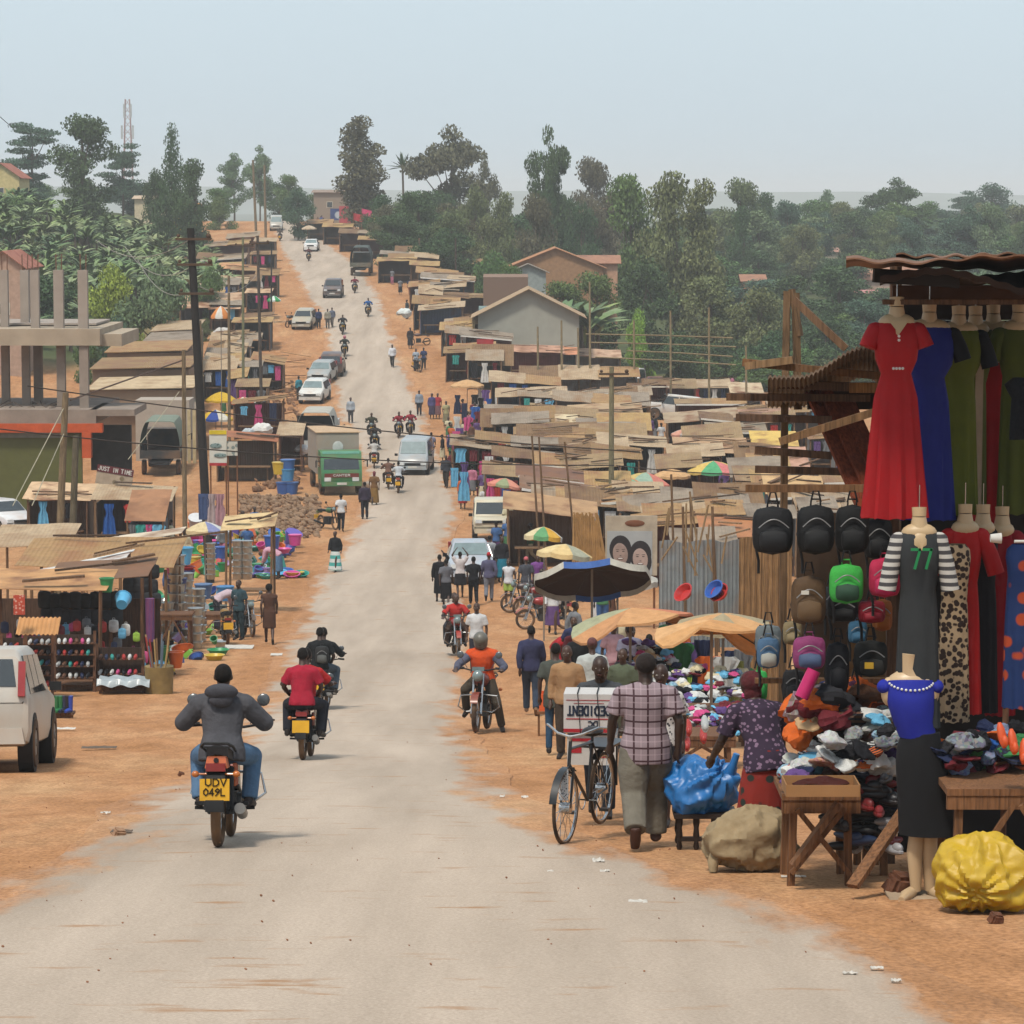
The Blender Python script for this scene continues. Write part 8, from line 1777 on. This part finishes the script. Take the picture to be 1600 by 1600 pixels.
for x, y in ((-.04, -.02), (.08, 0)): q = MB(); q.tube([V((x, y + .03, .035)) * k, V((x + (-.05 if x < 0 else .05), y - .07, .03)) * k, V((x + (-.09 if x < 0 else .1), y - .16, .02)) * k], [.035 * k, .04 * k, .022 * k], 10); q.build('foot', SK, t)
q = MB(); q.box((.02, 0, .008), (.52, .36, .016)); q.build('base_plate', M('b09a80'), t)
def rock(px, py, s, label, m=None, lift=.0, seed=1):
    q = MB(); q.box((0, 0, 0), (1.1, .9, .9), (.3, .2, .5)); o = q.mesh('rock', [BLACK], False); bm = bmesh_sub(o, 3)
    for v_ in bm.vertices: v_.co *= 1 + .25 * noise.noise(v_.co * 2 + V((seed, 0, 0))); v_.co *= s
    ob = bpy.data.objects.new('rock', bm); COL.objects.link(ob); p = G(px, py); ob.location = p + V((0, .0, s * .4 + lift)); setmat(ob, m or M('6d4632', rough=1, var=.3, sc_=8, bump=.6)); tag(ob, label, 'rock'); return ob
import bmesh
def bmesh_sub(me, n):
    b = bmesh.new(); b.from_mesh(me)
    bmesh.ops.bevel(b, geom=b.edges[:], offset=.15, segments=2, affect='EDGES'); bmesh.ops.triangulate(b, faces=b.faces[:]); bmesh.ops.subdivide_edges(b, edges=b.edges[:], cuts=2, use_grid_fill=True); b.to_mesh(me); b.free(); return me
rock(1408, 1398, .2, 'brown rock weighing down the mannequin base', seed=2); rock(1556, 1443, .09, 'small dark red stone in front of the yellow sack', seed=5); rock(186, 1309, .1, 'flat stone lying at the left road edge', M('a88468', rough=1), seed=8); rock(283, 1213, .07, 'dark stone on the dirt left of the near rider', seed=9)
# tables, goods
def trestle(x0, x1, py, D, label, dep=.8, diag=True):
    t = table(x0, x1, py, D, label, dep=dep, m=wood('8a5f3e'), brace=True, name='trestle_table'); return t
trestle(1222, 1345, 1240, 22.2, 'left trestle table with splayed legs under the white clothes'); trestle(1340, 1400, 1222, 22.9, 'narrow table behind the mannequin skirt'); trestle(1480, 1700, 1232, 20.9, 'right trestle table with a grey sheet', dep=1.0)
for (a, c, l) in (((1332, 1385, 21.4), (1412, 1268, 21.8), 'slanting plank leaning behind the mannequin'), ((1238, 1352, 22.0), (1310, 1255, 22.0), 'diagonal brace plank of the left trestle table')):
    q = MB(); q.bar(P(*a), P(*c), .1, .04); tag(q.build('plank', wood('8a6040')), l, 'plank')
t = thing('carton_tray', 'shallow cardboard tray holding a maroon garment on the left trestle table', 'tray', P(1282, 1238, 21.9)); CB = M('a5794e', rough=.9, var=.1)
q = MB(); q.box((0, 0, .01), (.56, .42, .012)); q.box((0, -.21, .05), (.56, .01, .09)); q.box((0, .21, .05), (.56, .01, .09)); q.box((-.28, 0, .05), (.01, .42, .09)); q.box((.28, 0, .05), (.01, .42, .09)); q.build('tray', CB, t)
put('maroon_garment', CRUMP[1], P(1282, 1230, 21.9), cloth('4a2420'), 'maroon garment folded in the cardboard tray', 'garment', s=(1.25, .9, .6))
def near_pile(n, x0, x1, ybase, top, D, dep, label, group, cols, s=(.5, .85), pr=.35):
    g = random.Random(n * 3 + x0)
    for i in range(n):
        u = g.random(); px = x0 + (x1 - x0) * u; v = g.random(); py = ybase - top(u) * g.random() ** .7; c = g.choice(cols); h_ = PAL.get(c, c)
        m = M(h_, rough=.9, var=.15, kind='print', bs=30) if g.random() < pr else (M(h_, rough=.9, kind='hstripe', h2='26262c', bs=.03) if g.random() < .2 else cloth(h_))
        put('piled_garment', g.choice(CRUMP), P(px, py, D + dep * v), m, label % c, 'garment', group, rz=g.uniform(0, 6), rx=g.uniform(-.5, .5), ry=g.uniform(-.4, .4), s=g.uniform(*s))
near_pile(95, 1232, 1395, 1225, lambda u: 12 + 90 * math.sin(min(1, u * 1.1) * 1.5), 22.2, 1.0, '%s garment in the big pile on the left trestle table', 'garments piled on the left trestle table', ['white', 'white', 'silver', 'white', 'sky', 'grey', 'black', 'purple', 'white', 'red', 'orange', 'navy'])
near_pile(60, 1452, 1600, 1215, lambda u: 40 + 40 * u, 21.2, 1.0, '%s garment folded on the right trestle table', 'garments folded on the right trestle table', ['navy', 'black', 'orange', 'blue', 'green', 'maroon', 'navy', 'black', 'brown'], pr=.15)
near_pile(46, 1256, 1350, 1160, lambda u: 50 + 20 * u, 25, 1.5, '%s garment in the brown pile behind the white clothes', 'garments in the brown pile', ['brown', 'tan', 'black', 'olive', 'orange', 'maroon'], s=(.8, 1.3))
g_ = random.Random(77)
for i in range(64):
    px = g_.uniform(1300, 1400); py = g_.uniform(1215, 1335); put('shoe', shoe_me, P(px, py, 22.3 + g_.uniform(0, .5)), M(g_.choice(['1f2128', '26262a', '2a3a5c', '2c2c30', 'a8a8ac', '8a2c30', '1d1d20']), rough=.45, spec=.5, var=.2), 'shoe in the stacked rows under and beside the left trestle table', 'shoe', 'shoes stacked under the near stall', rz=g_.uniform(-1.8, 1.8), s=g_.uniform(.9, 1.2))
for px, py, r_ in ((1580, 1160, .3), (1600, 1175, -.2), (1562, 1150, .5)): put('orange_shoe', shoe_me, P(px, py, 20.8), M('d9582a', rough=.5), 'orange soled shoe stood up on the right trestle table', 'shoe', 'orange soled shoes', rx=R(70), rz=r_, s=.8)
# backpacks
def backpack(px, py, wpx, hpx, D, col, label, m=None, trim=None, rz=0, pocket=True, strap=True):
    a = P(px, py + hpx, D); s = D / F; t = thing('backpack', label, 'backpack', a, R(rz)); w_, h_ = wpx * s / .38, hpx * s / .55
    me = backpack_me; o = bpy.data.objects.new('bag', me); COL.objects.link(o); o.parent = t; o.scale = (w_, min(w_, 1.15), h_); setmat(o, m or M(col, rough=.75, var=.2, sc_=8, bump=.3))
    q = MB(); q.surf(lambda u, v: (.13 * w_ * (1 - abs(2 * v - 1) ** 4) ** .3 * math.cos(math.pi * (1 + u)), -.1 * min(w_, 1.15) - .035 - .03 * math.sin(math.pi * u) * math.sin(math.pi * v), (.05 + .23 * v) * h_), 12, 8, (0, .03, 0)); q.build('pocket', M(trim or col, rough=.7, var=.2), t)
    q = MB(); q.tube([((-.14 + .28 * i / 10) * w_, -.128 * min(1.15, w_), (.3 + .09 * math.sin(math.pi * i / 10)) * h_) for i in range(11)], .005, 5); q.build('zip', M('8a8a8a', rough=.4), t)
    if strap:
        q = MB(); q.tube([(-.04, 0, .54 * h_), (-.02, 0, .54 * h_ + .09), (.02, 0, .54 * h_ + .09), (.04, 0, .54 * h_)], .008, 5); q.build('top_loop', BLACK, t)
        q = MB(); q.tube([(-.1 * w_, .09, .48 * h_), (-.17 * w_, .12, .2 * h_), (-.12 * w_, .1, -.06), (-.12 * w_, .1, -.16)], .012, 6); q.build('strap', BLACK, t)
    return t
BB = ['1b1c1f', '18191b', '141517']
backpack(1207, 775, 72, 92, 22.5, BB[0], 'black backpack hanging at the left end of the bar'); backpack(1274, 772, 66, 95, 22.5, BB[1], 'black backpack hanging second on the bar'); backpack(1331, 772, 60, 95, 22.6, BB[2], 'black backpack hanging third on the bar, next to the red dress')
backpack(1372, 795, 50, 80, 22.9, BB[0], 'black bag hanging behind the hem of the red dress')
backpack(1263, 883, 62, 95, 22.6, '5c4630', 'brown canvas backpack with a white tag', trim='6a5238'); backpack(1322, 868, 60, 76, 22.4, '3fae48', 'green backpack with a dark patterned front', trim='2a4a38'); backpack(1382, 858, 56, 76, 22.5, 'c02850', 'pink backpack with round pale patches', trim='c83060')
t = bpy.data.objects['backpack.003'] if False else None
backpack(1316, 920, 54, 52, 22.8, '16171a', 'black backpack under the green one'); backpack(1362, 930, 48, 44, 22.8, '8a1a2c', 'dark red bag under the pink one')
backpack(1264, 982, 58, 65, 22.5, '8a3a6a', 'purple school bag with a patterned front', trim='4a5a7a'); backpack(1308, 985, 42, 100, 22.9, '1b1c22', 'tall black bag right of the purple school bag'); backpack(1360, 988, 60, 70, 22.8, '1c1d1c', 'black backpack with a yellow square badge', trim='2a2a28')
q = MB(); q.box(P(1358, 1040, 22.45), (.07, .01, .05)); tag(q.build('yellow_badge', M('c8a030')), 'yellow square badge on a black backpack', 'badge')
q = MB(); q.box(P(1258, 926, 22.2), (.06, .01, .03)); tag(q.build('white_tag', M('d8d4c8')), 'white tag on the brown canvas backpack', 'tag')
backpack(1200, 985, 40, 60, 23.2, '4a6a8a', 'grey and blue bag left of the purple one', trim='a8a8a0'); backpack(1186, 1036, 30, 60, 24.4, '3fb85c', 'neon green bag at the left end of the bags', trim='2f9a48'); backpack(1200, 965, 46, 60, 24, '6a7478', 'pale grey bag behind the blue one')
q = MB(); q.tube([P(1272, 1047, 22.4), P(1252, 1090, 22.4)], .055, 12); tag(q.build('pink_case', M('c02868', rough=.4)), 'bright pink pencil case hanging under the purple school bag', 'case')
bx(1180, 1060, 1400, 1068, 23.3, .05, WD, 'crossbar', st); bx(1325, 975, 1400, 1060, 24.2, .03, M('8a6844'), 'cardboard_sheet', st); bx(1325, 1098, 1400, 1150, 24.4, .03, M('7a3418'), 'rust_sheet', st)
bx(1244, 800, 1410, 1165, 25.3, .03, M('4e3c2e', rough=.95, var=.3, sc_=5), 'dark_backing', st)  # added dark sheet, stands in for shade and brown clutter between the bags
for px, py, w_, h_, c_, l in ((1240, 1035, 40, 60, '26272a', 'small black bag low beside the pink case'), (1296, 1052, 42, 58, '2a3a6a', 'navy school bag low in the bag display'), (1338, 1052, 40, 56, '5a2a4a', 'plum coloured bag low in the bag display'), (1300, 905, 30, 60, '3a3c40', 'narrow charcoal bag between the brown and green ones'), (1238, 962, 34, 46, '8a7a5a', 'khaki bag under the brown canvas backpack'), (1378, 925, 36, 62, 'a8622c', 'orange brown bag beside the charcoal dress'), (1340, 962, 34, 44, '3a6a8a', 'teal bag between the purple and black ones')): backpack(px, py, w_, h_, 23.3, c_, l, rz=.2)
pb = [o for o in COL.objects if o.get('label', '').startswith('passenger in black')][0]; t = backpack(1300, 1000, 58, 84, 23, '2a2b2c', 'black and grey backpack worn by the passenger in black', trim='5a5c5a', strap=False); t.location = pb.location + V((.06, -.17, .93))
# sacks
def sack(px, py, w_, d, h_, m, label, seed, knots=()):
    q = MB(); q.ell((0, 0, h_ * .45), (w_ / 2, d / 2, h_ * .55), 96, 60); vs = []
    for x, y, z in q.v:
        p = V((x, y, z)); r_ = (p - V((0, 0, h_ * .4))).normalized(); s3 = V((seed, seed * .7, 0))
        n = noise.noise(p * 3.0 + s3) * .1 - abs(noise.noise(p * 6 + s3)) * .09 - abs(noise.noise(V((x * 16, y * 16, z * 7)) + s3)) * .035 + .03
        for kx, ky, kz in knots:
            dd_ = p - V((kx, ky, kz)); L_ = dd_.length; n += -.1 * math.exp(-(L_ / .07) ** 2) + .02 * math.sin(math.atan2(dd_.z, dd_.x) * 13 + 3 * noise.noise(p * 3)) * math.exp(-(L_ / .35) ** 2) * min(1, L_ / .05)
        p += r_ * n; p.z = max(p.z, 0.0); vs.append(tuple(p))
    q.v = vs; g = G(px, py); o = q.build('sack', m); o.location = g + V((0, d / 2, -.01)); return tag(o, label, 'sack')
BUR = M('a08c6c', rough=.95, var=.12, sc_=10, bump=.5)
sack(1176, 1366, .76, .6, .5, BUR, 'grey brown burlap sack slumped beside the left trestle table', 3); sack(1545, 1432, .78, .6, .5, M('c8a428', rough=.5, var=.1, sc_=6, bump=.35, spec=.4), 'bulging yellow plastic sack tied at its mouth', 7, ((-.08, -.28, .17),)); sack(1600, 1345, .3, .4, .62, BUR, 'upright burlap sack cut by the right edge', 9)
q = MB(); a = G(1124, 1362); q.tube([a + V((.02, 0, .22)), a + V((-.06, -.1, .1)), a + V((-.06, -.12, .02))], [.07, .05, .03], 10); tag(q.build('sack_flap', BUR), 'loose mouth of the burlap sack folded on the dirt', 'sack flap')
q = MB(); a = G(1527, 1425); q.ell(a + V((.02, -.05, .2)), (.035, .03, .035), 10, 7); tag(q.build('sack_knot', M('b8962c')), 'tied knot of the yellow sack', 'knot')
# stool with the blue sack
a = G(1100, 1328); t = thing('stool', 'dark turned leg stool under the blue plastic sack', 'stool', a); DK = M('2e211b', rough=.6, var=.2)
for x in (-.22, -.07, .09, .24):
    q = MB(); q.lathe([(.018, 0), (.028, .03), (.018, .08), (.03, .13), (.022, .2), (.03, .24), (.03, .3)], n=10); q.build('leg', DK, t, (x, 0, 0))
for x in (-.22, .24): q = MB(); q.lathe([(.018, 0), (.028, .03), (.018, .08), (.03, .13), (.022, .2), (.03, .3)], n=10); q.build('leg', DK, t, (x, .3, 0))
q = MB(); q.bar((-.24, 0, .1), (.26, 0, .1), .04); q.build('stretcher', DK, t); MB().box((.01, .15, .31), (.56, .4, .04)).build('seat', DK, t)
o = sack(1092, 1328, .66, .5, .48, M('2c74b8', rough=.4, var=.12, sc_=4, bump=.25, spec=.4), 'bulging blue plastic sack resting on the stool', 5, ((.2, -.1, .4),)); o.location = a + V((-.03, .14, .32))
q = MB(); q.tube([a + V((.2, .1, .62)), a + V((.26, .06, .76)), a + V((.29, .05, .86))], [.07, .035, .03], 12); tag(q.build('sack_neck', M('2c74b8', rough=.4)), 'twisted neck of the blue plastic sack', 'sack neck')
# ---------------------------------------------------------------- near people
pm_ = person(1008, 1326, 'walk2', 2, 'heavy set man in a checked lilac shirt and grey trousers walking away', ('short', M('9c8a90', rough=.9, var=.08, kind='plaid', h2='4a3238'), .17), ('trousers', '7a7468', 1.3), hair='short', big=True, h=1.77, girth=1.17, shoes='4a2c20', skin='3e2a20', hc='2a211e')
fw = person(1196, 1349, 'reach', 24, 'woman in a purple floral blouse and a red wrap skirt leaning to the table', ('short', M('3a2c40', rough=.9, kind='floral', h2='8a7088', bs=24), .12), ('skirt', M('8a281e', rough=.9, kind='floral', h2='26302a', bs=10), .1, .08), hair='scarf', hc='5a2428', big=True, h=1.66, girth=1.15, skin='3e2a20')
bm_ = person(938, 1278, 'push', 176, 'man behind the carton pushing the bicycle, his face above the box', ('short', '4a4c50', .1), ('trousers', '2c3038', 1.1), hair='short', big=True, h=1.72, skin='3c281e')
# bicycle with its carton
def bicycle():
    g = G(897, 1322); fa = R(160); t = thing('bicycle', 'black roadster bicycle wheeled towards the camera under a big carton', 'bicycle', g + V((0.1, .5, .01)), fa)
    wheel_parts(t, .52, .34, .035); wheel_parts(t, -.52, .34, .035); BK = M('1f1f20', rough=.35, spec=.5); q = MB()
    for s in (-1, 1): q.tube([(s * .045, .52, .34), (s * .05, .44, .7)], .012, 6); q.tube([(s * .05, -.52, .34), (s * .03, -.12, .3)], .009, 6); q.tube([(s * .05, -.52, .34), (s * .02, -.2, .82)], .009, 6)
    q.tube([(0, .43, .7), (0, .38, .95)], .017, 8); q.tube([(0, .42, .72), (0, -.1, .3)], .016, 7); q.tube([(0, .4, .86), (0, -.22, .82)], .014, 7); q.tube([(0, -.1, .3), (0, -.24, .88)], .014, 7); q.build('frame', BK, t)
    q = MB(); q.tube([(-.3, .16, 1.03), (-.24, .3, 1.05), (-.12, .4, 1.0), (0, .4, .97), (.12, .4, 1.0), (.24, .3, 1.05), (.3, .16, 1.03)], .012, 7); q.tube([(0, .38, .9), (0, .4, .98)], .014, 7); q.build('handlebar', CHROME, t)
    q = MB(); q.ell((0, -.24, .92), (.1, .14, .045), 14, 8); q.build('saddle', M('241a16', rough=.5), t)
    q = MB(); q.surf(lambda u, v: ((u - .5) * .07, .52 + .37 * math.sin(-.6 + 1.9 * v), .34 + .37 * math.cos(-.6 + 1.9 * v)), 3, 10, .006); q.build('front_mudguard', BK, t)
    q = MB(); q.surf(lambda u, v: ((u - .5) * .07, -.52 - .37 * math.sin(-.6 + 2.2 * v), .34 + .37 * math.cos(-.6 + 2.2 * v)), 3, 10, .006); q.build('rear_mudguard', BK, t)
    q = MB(); q.box((0, -.55, .76), (.3, .5, .02)); q.bar((-.12, -.6, .36), (-.12, -.6, .75), .015); q.bar((.12, -.6, .36), (.12, -.6, .75), .015); q.build('carrier', BK, t)
    for s in (-1, 1): q = MB(); q.tube([(0, -.1, .3), (s * .08, -.1, .3), (s * .08, -.1 + s * .12, .2)], .009, 5); q.box((s * .13, -.1 + s * .12, .2), (.09, .07, .025)); q.build('pedal', BK, t)
    q = MB(); q.ring((.05, -.1, .3), .09, .006, 'x', 20, 5); q.build('chainring', CHROME, t)
    q = MB(); q.surf(lambda u, v: ((u - .5) * .09, .57 + .02 * math.sin(u * 3), .42 + .28 * v), 3, 4, (0, .01, 0)); q.build('wheel_wrapping', M('c8ccd0', kind='floral', h2='3a4a5a', bs=60), t)
    return t
bicycle()
a, c = P(883, 1088, 31.2), P(962, 1150, 31.2); W_, H_ = c.x - a.x, a.z - c.z; cy = a.y + .22
t = thing('carton', 'big white carton with red stripes, upside down lettering and black straps on the bicycle', 'carton', ((a.x + c.x) / 2, cy, c.z), R(-4)); WH = M('cfcac6', rough=.7, var=.05)
MB().box((0, 0, H_ / 2 + .02), (W_, .44, H_)).build('upper_box', WH, t); 
for z, h_, w2 in ((H_ * .12, .035, W_), (H_ * .9, .006, W_ * .9), (H_ * .42, .01, W_ * .9), (H_ * .82, .004, W_ * .6)): q = MB(); q.box((0, -.2225, z), (w2, .004, h_)); q.build('red_stripe', M('b02832', rough=.7), t)
text('DEDIDENT', W_ * .86, .085, .018, M('2b3448'), t, (0, -.228, H_ * .74), (0, math.pi, 0)); text('DC', .1, .05, .012, M('2b3448'), t, (.04, -.228, H_ * .36), (0, math.pi, 0), name='small_lettering')
for x in (-.1, .09): q = MB(); q.bar((x - .01, -.232, H_ + .03), (x + .02, -.232, .0), .012, .006); q.bar((x - .01, -.23, H_ + .03), (x - .01, .2, H_ + .03), .012, .006); q.build('strap', BLACK, t)
t2 = thing('carton', 'lower white carton with a red mark strapped under the lettered one', 'carton', ((a.x + c.x) / 2 + .03, cy + .02, c.z - .3), R(-4)); MB().box((0, 0, .148), (W_ * .98, .42, .295)).build('box', M('c9c4be', rough=.7), t2); q = MB(); q.box((.12, -.212, .1), (.16, .006, .05)); q.box((-.15, -.212, .15), (.1, .006, .06)); q.box((0, -.212, .25), (W_ * .9, .006, .03)); q.build('red_mark', M('b02832'), t2)
# wooden stool with an orange can left of the tunic man
a = G(853, 1150); t = thing('small_stool', 'small plank stool left of the man in the grey tunic', 'stool', a); MB().box((0, .1, .4), (.3, .3, .04)).build('seat', wood('8a5f3e'), t)
for x in (-.12, .12):
    for y in (0, .22): MB().bar((x, y, 0), (x, y, .4), .035).build('leg', wood('8a5f3e'), t)
put('orange_can', ball, a + V((0, .1, .42)), plast('e0602c'), 'orange plastic can standing on the small plank stool', 'can', s=.9)
# litter
for px, py, w_, d, l in ((997, 1419, .14, .1, 'white slip of paper lying on the road edge'), (935, 1352, .1, .08, 'crumpled white paper on the dirt by the bicycle'), (945, 1369, .08, .04, 'thin white scrap below the bicycle'), (860, 560 + 810, .05, .05, 'tiny scrap on the right road edge'), (1328, 1531, .09, .02, 'pale stick on the near right dirt'), (1370, 1523, .08, .03, 'yellowish scrap on the near right dirt'), (1400, 1543, .06, .03, 'pale scrap nearest the bottom right'), (190, 1306, .2, .1, 'brown rag at the left road edge'), (100, 1142, .4, .12, 'torn pale plastic behind the silver off-road car'), (370, 1013, .9, .5, 'torn cloth lying left of the patterned dress woman'), (432, 1025, .3, .25, 'white rubbish below the patterned dress woman'), (155, 1172, .55, .14, 'heap of dark rubbish on the left dirt'), (785, 1250, .06, .05, 'small scrap at the right road edge'), (820, 1251, .08, .05, 'white scrap left of the bicycle wheel'), (165, 1276, .1, .04, 'pale scrap on the left dirt'), (1240, 1378, .2, .03, 'sliver of wood in front of the left trestle table')):
    g = G(px, py); q = MB(); q.surf(lambda u, v: ((u - .5) * w_, (v - .5) * d * 1.5, .012 + .02 * noise.noise(V((u * 4 + px, v * 4, 1)))), 8, 6, .004); o = q.build('litter', M('6a5a4c' if 'dark' in l or 'brown' in l else 'd4cec4', rough=.8, var=.2, sc_=9)); o.location = g + V((0, 0, .035)); tag(o, l, 'litter')
bake_all(); drop_protos()
